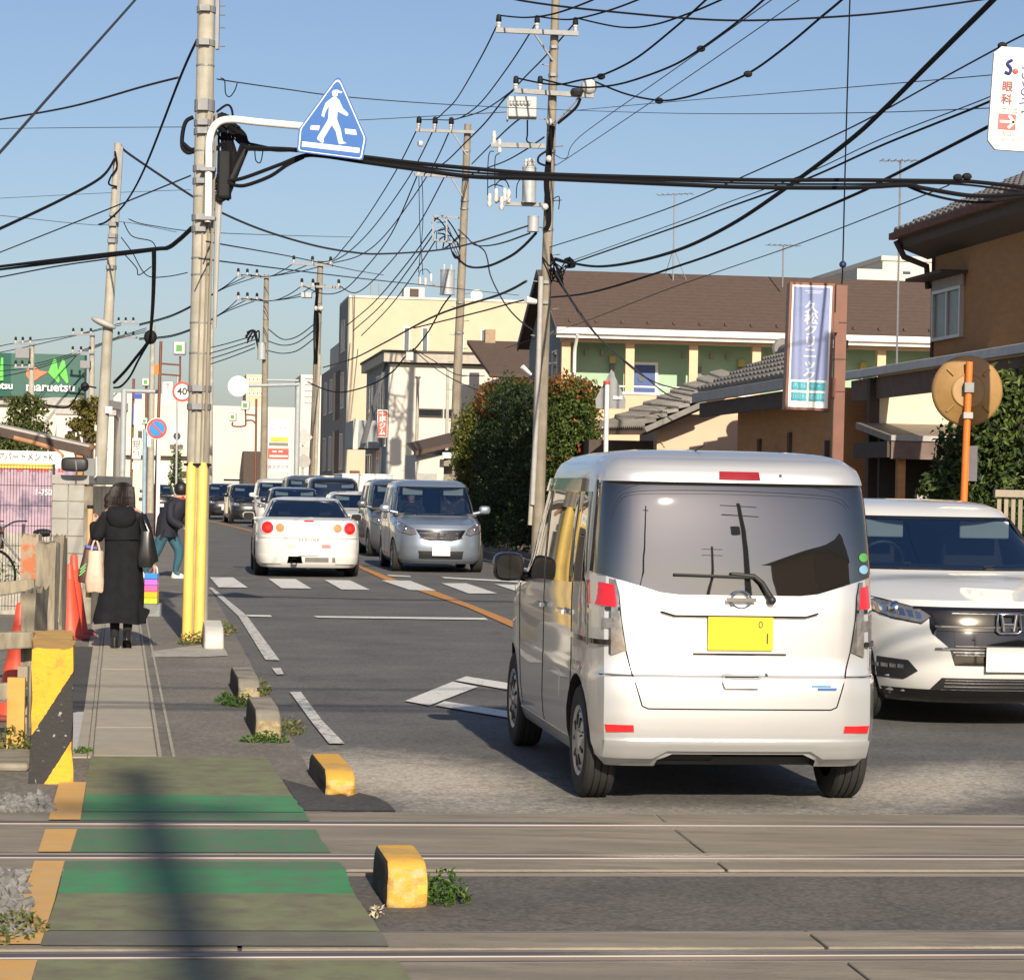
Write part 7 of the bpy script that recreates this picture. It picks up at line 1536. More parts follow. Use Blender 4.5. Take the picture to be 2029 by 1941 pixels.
# ================================================================== LEFT SIDE: fence, cones, wall, yard
# black and yellow concrete post
yq = G(100, 1553); YP = thing('warning_post', 'thick concrete beam end with black and yellow warning stripes', 'warning post', (yq.x, yq.y, 0), R(10.6))
def stripe_mat():
    m = mat('warning_stripes', (0.72,0.36,0.02), .7, var=.12, scale=9, bump=.5, bscale=40, dirt=(0.35,0.20,0.04), dirt_amt=.6, dscale=14, dlo=.55, dhi=.62); n = m.node_tree.nodes; l = m.node_tree.links; b = n['Principled BSDF']
    src = b.inputs['Base Color'].links[0].from_socket; tc = n.new('ShaderNodeTexCoord'); sx = n.new('ShaderNodeSeparateXYZ'); l.new(tc.outputs['Object'], sx.inputs[0])
    # diagonal bands: value = z - 1.65*x ; black between two offsets on the front only
    mu = n.new('ShaderNodeMath'); mu.operation = 'MULTIPLY_ADD'; l.new(sx.outputs[0], mu.inputs[0]); mu.inputs[1].default_value = -1.62; l.new(sx.outputs[2], mu.inputs[2])
    ns = n.new('ShaderNodeTexNoise'); ns.inputs['Scale'].default_value = 60; l.new(tc.outputs['Object'], ns.inputs['Vector']); ad = n.new('ShaderNodeMath'); ad.operation = 'MULTIPLY_ADD'; l.new(ns.outputs[0], ad.inputs[0]); ad.inputs[1].default_value = .02; l.new(mu.outputs[0], ad.inputs[2])
    g1 = n.new('ShaderNodeMath'); g1.operation = 'GREATER_THAN'; l.new(ad.outputs[0], g1.inputs[0]); g1.inputs[1].default_value = .165-.10
    g2 = n.new('ShaderNodeMath'); g2.operation = 'LESS_THAN'; l.new(ad.outputs[0], g2.inputs[0]); g2.inputs[1].default_value = .42
    an = n.new('ShaderNodeMath'); an.operation = 'MULTIPLY'; l.new(g1.outputs[0], an.inputs[0]); l.new(g2.outputs[0], an.inputs[1])
    n2 = n.new('ShaderNodeTexNoise'); n2.inputs['Scale'].default_value = 35; n2.inputs['Detail'].default_value = 6; l.new(tc.outputs['Object'], n2.inputs['Vector']); r2 = n.new('ShaderNodeMapRange'); l.new(n2.outputs[0], r2.inputs[0]); r2.inputs[1].default_value = .64; r2.inputs[2].default_value = .70; mb2 = n.new('ShaderNodeMix'); mb2.data_type = 'RGBA'; l.new(r2.outputs[0], mb2.inputs[0]); mb2.inputs[6].default_value = (0.022,0.021,0.020,1); mb2.inputs[7].default_value = (0.30,0.28,0.25,1)
    mx = n.new('ShaderNodeMix'); mx.data_type = 'RGBA'; l.new(an.outputs[0], mx.inputs[0]); l.new(src, mx.inputs[6]); l.new(mb2.outputs[2], mx.inputs[7]); l.new(mx.outputs[2], b.inputs['Base Color']); return m
M_stripe = stripe_mat(); M_ytop = mat('yellow_worn_top', (0.52,0.30,0.08), .9, var=.2, scale=12, bump=.5, bscale=40, dirt=(0.30,0.21,0.11), dirt_amt=.8, dscale=6)
bm = bmesh.new(); bmesh.ops.create_cube(bm, size=1); bmesh.ops.subdivide_edges(bm, edges=bm.edges[:], cuts=7, use_grid_fill=True); rr = random.Random(3)
for v in bm.verts:
    e_ = sum(abs(abs(c)-.5) < 1e-4 for c in v.co); j = .004 if e_ < 2 else .010
    v.co = (v.co.x*.215+rr.uniform(-j,j), (v.co.y+.5)*1.5+rr.uniform(-j,j), (v.co.z+.5)*.695+rr.uniform(-j,j)*(v.co.z > -.49))
me = bpy.data.meshes.new('beam'); bm.to_mesh(me); bm.free(); me.materials.append(M_stripe); me.materials.append(M_ytop)
for p in me.polygons: p.material_index = 1 if p.normal.z > .7 else 0
me.polygons.foreach_set('use_smooth', [True]*len(me.polygons)); me.set_sharp_from_angle(angle=R(40)); o = bpy.data.objects.new('beam', me); COL.objects.link(o); o.parent = YP
# sleeper fence
def post(par, px0, px1, py_top, d, depth, m=M_wood_old, name='post', zb=0, seed=0, chip=True):
    a, b = P(px0, py_top, d), P(px1, py_top, d); o_ = par.location; rnd = random.Random(seed)
    bm = bmesh.new(); bmesh.ops.create_cube(bm, size=1); bmesh.ops.subdivide_edges(bm, edges=bm.edges[:], cuts=4, use_grid_fill=True); zt = (a.z+b.z)/2
    for v in bm.verts:
        j = .012; top = v.co.z > .45; v.co = ((a.x+b.x)/2-o_.x+v.co.x*(b.x-a.x)+rnd.uniform(-j,j)*.5, d-o_.y+(v.co.y+.5)*depth+rnd.uniform(-j,j), zb+(v.co.z+.5)*(zt-zb)+(rnd.uniform(-.03,.02) if top and chip else rnd.uniform(-j,j)))
    me = bpy.data.meshes.new(name); bm.to_mesh(me); bm.free(); me.materials.append(m); me.polygons.foreach_set('use_smooth', [True]*len(me.polygons)); me.set_sharp_from_angle(angle=R(35)); p = bpy.data.objects.new(name, me); COL.objects.link(p); p.parent = par; return p
fq = G(60, 1440); FE = thing('sleeper_fence', 'rough old fence of grey timber sleepers at the left edge', 'fence', (fq.x, fq.y, 0))
M_wood2 = mat('old_sleeper', (0.26,0.225,0.165), .9, var=.35, scale=7, stretch=(2,2,.4), bump=.7, bscale=25, dirt=(0.085,0.07,0.05), dirt_amt=.75, dscale=5)
M_rustpatch = mat('sleeper_rust_patch', (0.34,0.27,0.20), .9, var=.25, scale=6, dirt=(0.42,0.13,0.045), dirt_amt=.9, dscale=3, dlo=.5, dhi=.56, bump=.5, bscale=30)
post(FE, 71, 111, 1076, 17.5, .16, M_wood2, seed=1); post(FE, 106, 125, 1062, 18.3, .2, M_wood2, seed=2); post(FE, 42, 77, 1061, 18.9, .15, M_rustpatch, seed=3); post(FE, 43, 70, 1168, 15.2, .45, M_wood2, seed=4)
for (xa, ya0, ya1, xb, yb0, yb1, d) in ((-60,1158,1190,68,1147,1170,17.6), (-60,1254,1292,66,1251,1284,15.0), (-60,1358,1394,50,1350,1384,14.4)):
    A0, A1, B0, B1 = P(xa,ya1,d), P(xa,ya0,d), P(xb,yb1,d), P(xb,yb0,d); mb = MB(); L_ = FE.location
    vs_ = [q - L_ for q in (A0,B0,B1,A1)]; mb.add([tuple(v) for v in vs_]+[tuple(v+Vector((0,.09,0))) for v in vs_], [(0,1,2,3),(7,6,5,4),(0,4,5,1),(1,5,6,2),(2,6,7,3),(3,7,4,0)]); mb.build('rail', M_wood2, FE, bevel=.012)
q = P(36,1445,14.6)-FE.location; MB().box(q.x-.01,q.x+.05,q.y,q.y+.06,0,P(36,1320,14.6).z).build('stake', M_wood_old, FE); q = P(20,1440,13.9)-FE.location; MB().box(q.x-.02,q.x+.08,q.y,q.y+.03,0,.42).build('yellow_board', mat('dirty_yellow_board', (0.50,0.31,0.08), .8, var=.2), FE)
k = MB(); k.tube([P(-30,1410,14.2)-FE.location, P(55,1362,14.2)-FE.location], .006, 5); k.build('wire', M_galv, FE); k = MB(); k.tube([P(15,1455,14)-FE.location, P(50,1390,14)-FE.location], .005, 5); k.build('wire', M_galv, FE)
k = MB(); k.tube([P(113,1190,17.9)-FE.location, P(114,1232,17.9)-FE.location], .012, 6); k.build('white_rod', M_white, FE)
bx = MB(); a, b = P(-60,1575,12.9), P(56,1512,12.9); bx.box(a.x,b.x,12.9,13.6,0,b.z); o = bx.build('concrete_block', M_conc_old, bevel=.02); tag(o, 'low dark concrete block under the sleeper fence, bottom left', 'block')
# cones
def cone(label, px, py, tilt=(0,0), h=.70, hue=M_cone):
    o = thing('traffic_cone', label, 'traffic cone', G(px, py), random.uniform(0, 1), 'red traffic cones by the fence'); o.rotation_euler.x = tilt[0]; o.rotation_euler.y = tilt[1]
    k = MB(); k.lathe([(.125,.03),(.118,.05),(.045,h*.80),(.047,h*.815),(.040,h*.83),(.036,h-.03),(.028,h-.005),(.01,h)], 22); k.build('cone', hue, o, smooth=50); k = MB(); k.box(-.19,.19,-.19,.19,0,.035); k.build('base', mat('cone_base', (0.25,0.05,0.04), .8, var=.3) if 'cone_base' not in MATS else MATS['cone_base'], o, bevel=.02)
    return o
cone('red cone nearest the sleeper post, front of the group of three', 140, 1266, (0, R(-2)), .74); cone('red cone in the middle of the group of three, slightly taller', 151, 1258, (R(3), R(-3)), .82); cone('red cone at the back of the group of three by the coat', 163, 1232, (0, R(-4)), .72); cone('red cone behind the fence rails at the left edge', 26, 1425, (0, R(3)), .76)
# block wall pillar
bq = P(103, 960, 26.5); BW = thing('block_wall', 'grey concrete block wall end beside the cones', 'wall', (bq.x, 26.5, 0)); Wb = 81/F*26.5; M_blk = mat('concrete_block_wall', (0.33,0.32,0.29), .9, var=.14, scale=6, bump=.4, bscale=70, dirt=(0.2,0.18,0.15), dirt_amt=.5, dscale=3)
MB().box(.01, Wb-.01, .012, 3.0, 0, 1.50).build('core', M_conc_old, BW); bw2 = (Wb*.8)/2; base_blk = None
def blk(x0, x1, z0, z1): return MB().box(x0+.004, x1-.004, 0, .19, z0+.004, z1-.004).build('block', M_blk, BW, bevel=.006)
for r_ in range(8):
    z0 = r_*.19; blk(0, bw2, z0, z0+.19); blk(bw2, bw2*2, z0, z0+.19)
MB().box(-.005, bw2*2+.05, -.02, 3.0, 1.52, 1.62).build('coping', M_blk, BW, bevel=.008); MB().box(bw2*2+.005, Wb, .02, .22, 0, 1.5).build('pillar', M_conc_old, BW, bevel=.006)
# mirror housings on the wall
mq_ = P(148, 920, 26.3); MR = thing('garage_mirror', 'black rectangular garage mirror seen from behind on the block wall', 'mirror', mq_); k = MB(); k.ball((0,0,0), 1, 20, 12); k.v = [(math.copysign(abs(a)**.45,a)*.148, math.copysign(abs(b)**.7,b)*.05, math.copysign(abs(c)**.5,c)*.078) for a,b,c in k.v]; k.build('housing', M_plast, MR, smooth=60); k = MB(); k.tube([(.02,-.055,.04),(.03,-.06,-.05),(.02,.0,-.12)], .008, 6); k.build('stem', M_galv, MR)
mq_ = P(178, 926, 26.8); MR2 = thing('garage_mirror', 'grey framed mirror beside the black garage mirror', 'mirror', mq_); k = MB(); k.box(-.06,.06,-.02,.02,-.10,.10); k.build('panel', M_grey_shade_fit, MR2); k = MB(); k.tube([(.07,0,.12),(.075,0,-.09),(.05,0,-.11),(-.07,0,-.11)], .009, 6); k.build('frame', M_white, MR2)
# banner sign, wire mesh fence, bicycle
aq = P(-90, 1060, 34); AB = thing('apartment_banner', 'white and mauve apartment advertising board behind the wire mesh', 'sign board', (aq.x, 34, 0)); z_ = lambda py: P(60, py, 34).z; xx = lambda px: (px+90)/F*34
M_mauve = mat('mauve_print', (0.42,0.30,0.37), .6, var=.3, scale=2.2, dirt=(0.09,0.08,0.14), dirt_amt=.85, dscale=2.2, dlo=.48, dhi=.62)
MB().box(0, xx(150), 0, .05, z_(1056), z_(928)).build('mauve_panel', M_mauve, AB); MB().prism([(0,z_(926)),(xx(128),z_(926)),(xx(116),z_(898)),(xx(108),z_(894)),(0,z_(892))], -.02, .04).build('white_panel', M_white, AB); MB().box(0, xx(105), -.03, -.01, z_(928), z_(918)).build('yellow_line', mat('pale_yellow', (0.75,0.52,0.12), .6), AB)
text('board_lettering', 'アパートメントK', .125, M_text_dk, AB, (xx(48), -.03, z_(906)), sx=.82); [MB().beam((xx(px), -.006, z_(934)), (xx(px+dx), -.006, z_(925)), .008, .026).build('red_stroke', M_text_r, AB) for px, dx in ((2,0),(17,1),(33,4),(40,3),(57,4),(64,6),(72,1),(80,4),(86,5),(92,0),(115,0),(122,-2))]; text('board_lettering', '1-752', .11, M_text_w, AB, (xx(85), -.012, z_(975)), bold=.004)
MB().box(0, xx(110), -.05, .3, 0, z_(1056)).build('plinth', M_conc, AB)
mfq = P(105, 920, 28); MF = thing('wire_mesh_fence', 'dark wire mesh fence in front of the mauve board', 'fence', (mfq.x, 28, 0)); zt = P(60, 922, 28).z
k = MB()
for i in range(42): k.tube([(-.02-i*.036,0,.05),(-.02-i*.036,0,zt)], .0028, 4)
for j in range(8): k.tube([(.0,0,.1+(zt-.1)*j/7),(-1.55,0,.1+(zt-.1)*j/7)], .0035, 4)
o = k.build('mesh_panel', M_black, MF); o['kind'] = 'stuff'
for x, t in ((0.01, zt+.02), (-.33, 1.05), (-1.4, zt)): MB().box(x-.014,x+.014,-.014,.014,0,t).build('post', M_plast, MF)
grs = []; rr = random.Random(5)
for i in range(420): grs.append((rr.uniform(-1.5,-.35), rr.uniform(-.2,.3), rr.uniform(.35,.60)))
v, f = leafmesh(grs, .06, .25, rr, up=1.5); o = MB().add(v, f).build('grass', M_weed, loc=(mfq.x, 28.2, 0)); o['kind'] = 'stuff'; o['label'] = 'bright grass growing behind the wire mesh'; o['category'] = 'grass'
MB().box(-1.6,-.34,.0,.1,0,.36).build('kerb', M_conc, MF)
bcq = P(62, 1060, 29); BC = thing('bicycle', 'old bicycle with a red-brown front basket behind the mesh', 'bicycle', (bcq.x, 29, 0), R(70))
for y in (-.5, .52):
    k = MB(); k.tube([(0, y+.31*math.cos(a), .40+.31*math.sin(a)) for a in np.linspace(0, 6.283, 33)], .018, 6); wo2 = k.build('wheel', M_black, BC)
    for i in range(9): a = i*math.pi/9; k = MB(); k.tube([(0,y-.3*math.cos(a),.40-.3*math.sin(a)),(0,y+.3*math.cos(a),.40+.3*math.sin(a))], .003, 3); k.build('spoke', M_galv, wo2)
for pts in ([(0,.52,.40),(0,.38,.98)], [(0,.40,.85),(0,-.02,.42),(0,-.12,.88)], [(0,-.5,.40),(0,-.1,.76)], [(0,-.5,.40),(0,-.02,.42)]): k = MB(); k.tube(pts, .016, 6); k.build('frame_tube', M_galv, BC)
k = MB(); k.tube(smoothpath([(-.27,.22,1.06),(-.20,.36,1.05),(0,.40,.98),(.20,.36,1.05),(.27,.22,1.06)], 4), .012, 6); k.build('handlebar', M_chrome, BC); k = MB(); k.ball((0,-.16,.93), .11, 10, 6, sc=(.8,1.2,.45)); k.build('saddle', M_plast, BC)
k = MB(); k.box(-.17,.17,.48,.72,.72,.98); k.build('basket', mat('basket_rust', (0.30,0.11,0.06), .8, var=.3), BC); k = MB(); k.box(-.03,.03,-.83,-.80,.62,.68); k.build('reflector', M_red, BC); k = MB(); k.box(-.1,.1,-.6,-.3,.75,.95); k.build('child_seat', mat('seat_beige', (0.45,0.38,0.28), .7), BC, bevel=.03)
# carport roof with curved brace
cq_ = P(0, 850, 38); CPT = thing('carport', 'brown lean-to roof with curved wooden brace at the left edge', 'shelter', (cq_.x, 38, 0)); lp_ = lambda px, py, d=38: P(px, py, d) - Vector((cq_.x, 38, 0))
mb = MB(); A1, B1 = lp_(-60,828), lp_(188,885); mb.add([A1,B1,B1+Vector((0,1.2,.0)),A1+Vector((0,1.2,.0)),A1-Vector((0,0,.05)),B1-Vector((0,0,.05)),B1+Vector((0,1.2,-.05)),A1+Vector((0,1.2,-.05))], [(0,1,2,3),(7,6,5,4),(0,4,5,1),(1,5,6,2),(2,6,7,3),(3,7,4,0)]); mb.build('roof_sheet', mat('roof_sheet_grey', (0.40,0.37,0.34), .6, var=.15), CPT)
k = MB(); k.beam(lp_(-60,842), lp_(182,896), .06, .14); k.build('beam', M_brown_dk, CPT); k = MB(); k.tube([lp_(178,884,38), lp_(184,890,38)], .06, 8); k.build('beam_end', M_rust, CPT)
k = MB(); k.tube(smoothpath([lp_(28,867), lp_(60,875), lp_(92,884), lp_(108,892), lp_(124,906)], 5), .045, 8); k.build('curved_brace', mat('brace_wood', (0.36,0.19,0.09), .8, var=.15), CPT, smooth=50); q = lp_(158,890); MB().box(q.x-.05,q.x+.05,q.y,q.y+.1,-.0,q.z).build('post', M_brown_wall, CPT)
# ================================================================== VEGETATION
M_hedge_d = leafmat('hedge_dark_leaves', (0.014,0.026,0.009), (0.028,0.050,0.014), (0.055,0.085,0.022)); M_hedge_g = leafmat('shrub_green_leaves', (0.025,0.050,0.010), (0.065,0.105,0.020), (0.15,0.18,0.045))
M_conif = leafmat('conifer_gold_leaves', (0.05,0.065,0.010), (0.12,0.13,0.018), (0.20,0.19,0.03)); M_redtip = leafmat('bronze_leaves', (0.09,0.035,0.012), (0.24,0.095,0.025), (0.17,0.13,0.03)); M_flower = leafmat('red_flowers', (0.55,0.05,0.03), (0.65,0.10,0.05), (0.60,0.16,0.06))
def foliage(name, label, base, blobs, m, n_, size, cat='shrub', seed=1, trunk=.05, extra=(), group=None, aspect=.5, lab_m=M_wood_old, core=True):
    """blobs: (x, y, z, rx, ry, rz) in metres from base; leaves sit near each blob's surface"""
    rnd = random.Random(seed); o = thing(name, label, cat, base, 0, group); tot = sum(b[3]*b[5] for b in blobs); zt = max(b[2] for b in blobs)
    for layer, (mm, nn, ss, sel) in enumerate([(m, n_, size, None)] + list(extra)):
        v, f = [], []
        for b in blobs:
            k = max(4, int(nn*b[3]*b[5]/tot)); pts = []
            for i in range(k):
                d = Vector((rnd.gauss(0,1), rnd.gauss(0,1), rnd.gauss(0,1))).normalized(); q = (rnd.uniform(.55, 1.06) if rnd.random() < .93 else rnd.uniform(1.05, 1.28)) if layer == 0 else rnd.uniform(.95, 1.15)
                q *= 1 + .10*math.sin(7*d.x+3*d.z+b[0]*5) + .08*math.sin(11*d.z+5*d.y)
                p = (b[0]+d.x*q*b[3], b[1]+d.y*q*b[4], max(.02, b[2]+d.z*q*b[5]))
                if sel and not sel(p, d): continue
                pts.append(p)
            c = Vector(b[:3]); vv, ff = leafmesh(pts, ss, aspect, rnd, .25, out=lambda p, c=c: (Vector(p)-c).normalized()*.9); off_ = len(v); v += vv; f += [tuple(i+off_ for i in q) for q in ff]
        if v: cr_ = MB().add(v, f).build('crown' if layer == 0 else 'flowers' if mm is M_flower else 'young_leaves', mm, o)
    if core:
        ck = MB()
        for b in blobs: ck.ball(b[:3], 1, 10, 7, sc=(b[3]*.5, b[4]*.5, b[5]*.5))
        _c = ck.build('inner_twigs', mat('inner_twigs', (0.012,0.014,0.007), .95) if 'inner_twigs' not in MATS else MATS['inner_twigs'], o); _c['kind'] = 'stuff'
    if trunk:
        t = MB(); t.tube([(0,0,0),(.03,0,zt*.5),(0,.02,zt)], [trunk, trunk*.7, trunk*.35], 7)
        for b in blobs[:6]: t.tube([(0,0,max(.1,b[2]*.45)), (b[0]*.6, b[1]*.6, b[2]*.8), (b[0], b[1], b[2])], [trunk*.5, trunk*.35, trunk*.15], 5)
        t.build('trunk', lab_m, o)
    return o
def bl(px, py, d, base, rx, ry, rz): p = P(px, py, d); return (p.x-base[0], p.y-base[1], p.z, rx, ry, rz)
# flowering shrub at the near end of the hedge
B = (X(1135, 49), 49.5); B3 = (B[0], B[1], 0)
foliage('flowering_shrub', 'big green shrub with scattered red flowers at the near end of the hedge', B3, [bl(1130,850,49,B,.60,.6,.70), bl(1100,900,49,B,.45,.6,.75), bl(1160,880,49,B,.38,.55,.50), bl(1090,815,49.5,B,.42,.5,.45), bl(1150,800,49.3,B,.42,.5,.45), bl(1125,960,49.3,B,.55,.6,.6), bl(1120,1020,49.3,B,.5,.6,.5)], M_hedge_g, 13000, .085, seed=11, extra=[(M_flower, 1500, .075, lambda p, d: d.y < -.2 and p[2] > 1.9 and math.sin(p[0]*8+1)+math.sin(p[2]*9)+math.sin(p[0]*17+p[2]*13) > 1.35)])
B = (X(1130, 51), 51.5); B3 = (B[0], B[1], 0)
foliage('bronze_shrub', 'bronze-leaved bush rising above the flowering shrub', B3, [bl(1120,772,49.6,B,.55,.5,.30), bl(1160,795,49.4,B,.36,.5,.38), bl(1085,790,51.5,B,.3,.5,.25), bl(1130,830,51.8,B,.55,.5,.6)], M_redtip, 4500, .085, seed=12, extra=[(M_redtip, 900, .10, lambda p, d: d.z > .2)])
# hedge running back along the road
B = (X(1010, 56), 57.0); B3 = (B[0], B[1], 0)
hb = []
for i, (px, d) in enumerate(((1055,52.5),(1035,55),(1012,58),(990,61),(968,64.5),(950,68))):
    for py in ((800, 860, 925, 985, 1040) if i < 3 else ((830, 880, 935, 985, 1040) if i == 3 else (870, 925, 985, 1040))): hb.append(bl(px+random.uniform(-6,6), py+random.uniform(-8,8), d, B, random.uniform(.5,.66), 1.5, random.uniform(.45,.6)))
foliage('hedge', 'tall dark hedge along the right road edge behind the minivan', B3, hb, M_hedge_d, 34000, .095, 'hedge', 13, extra=[(M_hedge_g, 500, .08, lambda p, d: d.z > .2)])
B = (X(985, 60), 61.0); B3 = (B[0], B[1], 0)
foliage('bronze_shrub', 'reddish brown bush on top of the dark hedge, left of the tall pole', B3, [bl(985,790,60,B,.5,.6,.45), bl(1015,770,59,B,.35,.5,.25), bl(965,805,62,B,.35,.5,.45), bl(1040,780,58,B,.3,.5,.3)], M_redtip, 4200, .09, seed=14, extra=[(M_redtip, 200, .1, lambda p, d: d.z > .4)])
B = (X(930, 66), 66.5); B3 = (B[0], B[1], 0)
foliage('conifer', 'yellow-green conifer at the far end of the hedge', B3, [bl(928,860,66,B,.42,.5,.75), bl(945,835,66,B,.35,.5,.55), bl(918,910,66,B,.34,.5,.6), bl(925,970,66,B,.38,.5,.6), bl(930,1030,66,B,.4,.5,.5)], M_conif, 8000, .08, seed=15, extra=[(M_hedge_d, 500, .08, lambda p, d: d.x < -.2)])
# shrub at the right behind the mirror
B = (X(1960, 28.6), 29.2); B3 = (B[0], B[1], 0)
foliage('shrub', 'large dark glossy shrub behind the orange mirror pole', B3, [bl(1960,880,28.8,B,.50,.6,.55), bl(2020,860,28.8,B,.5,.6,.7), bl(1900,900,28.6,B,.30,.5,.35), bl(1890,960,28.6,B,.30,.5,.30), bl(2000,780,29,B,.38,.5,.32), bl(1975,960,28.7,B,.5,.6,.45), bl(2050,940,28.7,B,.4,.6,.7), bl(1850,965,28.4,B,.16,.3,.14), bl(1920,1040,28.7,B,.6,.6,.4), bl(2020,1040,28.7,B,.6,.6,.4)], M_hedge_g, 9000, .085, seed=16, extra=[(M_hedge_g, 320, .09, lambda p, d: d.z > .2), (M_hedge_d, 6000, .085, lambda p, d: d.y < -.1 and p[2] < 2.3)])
# trees on the left beyond the carport
def tree(label, px, d, blobs, m, n_, size, seed, trunk=.14): B = (X(px, d), d); return foliage('tree', label, (B[0], B[1], 0), [bl(*b[:2], d+b[2], B, *b[3:]) for b in blobs], m, n_, size, 'tree', seed, trunk, group='pruned trees behind the carport', core=False, lab_m=mat('bark', (0.07,0.05,0.04), .9) if 'bark' not in MATS else MATS['bark'])
M_treeg = leafmat('tree_leaves', (0.035,0.05,0.012), (0.07,0.09,0.02), (0.12,0.13,0.035)); M_treey = leafmat('tree_gold_leaves', (0.06,0.06,0.012), (0.13,0.11,0.02), (0.20,0.17,0.04))
tree('bushy dark green tree above the carport roof at the left edge', 42, 60, [(40,850,0,.5,.5,.35), (15,860,0,.4,.5,.3), (70,855,0,.35,.5,.3), (45,815,0,.35,.4,.25), (28,795,0,.22,.3,.16), (60,792,0,.22,.3,.16), (78,810,0,.2,.3,.2), (45,890,0,.7,.6,.3), (8,885,0,.4,.5,.3)], M_treeg, 3600, .11, 21)
tree('knobbly pruned tree with golden leaves left of the slim lamp pole', 175, 62, [(160,805,0,.28,.3,.2), (180,825,0,.25,.3,.22), (150,840,0,.22,.3,.16), (188,800,0,.2,.3,.18), (168,850,0,.22,.3,.16), (140,870,0,.18,.3,.14), (185,865,0,.2,.3,.16)], M_treey, 1500, .11, 22)
B = (X(345, 100), 100.0); foliage('small_tree', 'small dark conifer behind the no-parking pole', (B[0], B[1], 0), [bl(349,925,100,B,.28,.3,.5), bl(350,900,100,B,.18,.3,.4), bl(347,950,100,B,.35,.3,.4)], M_hedge_g, 700, .12, 'tree', 23)
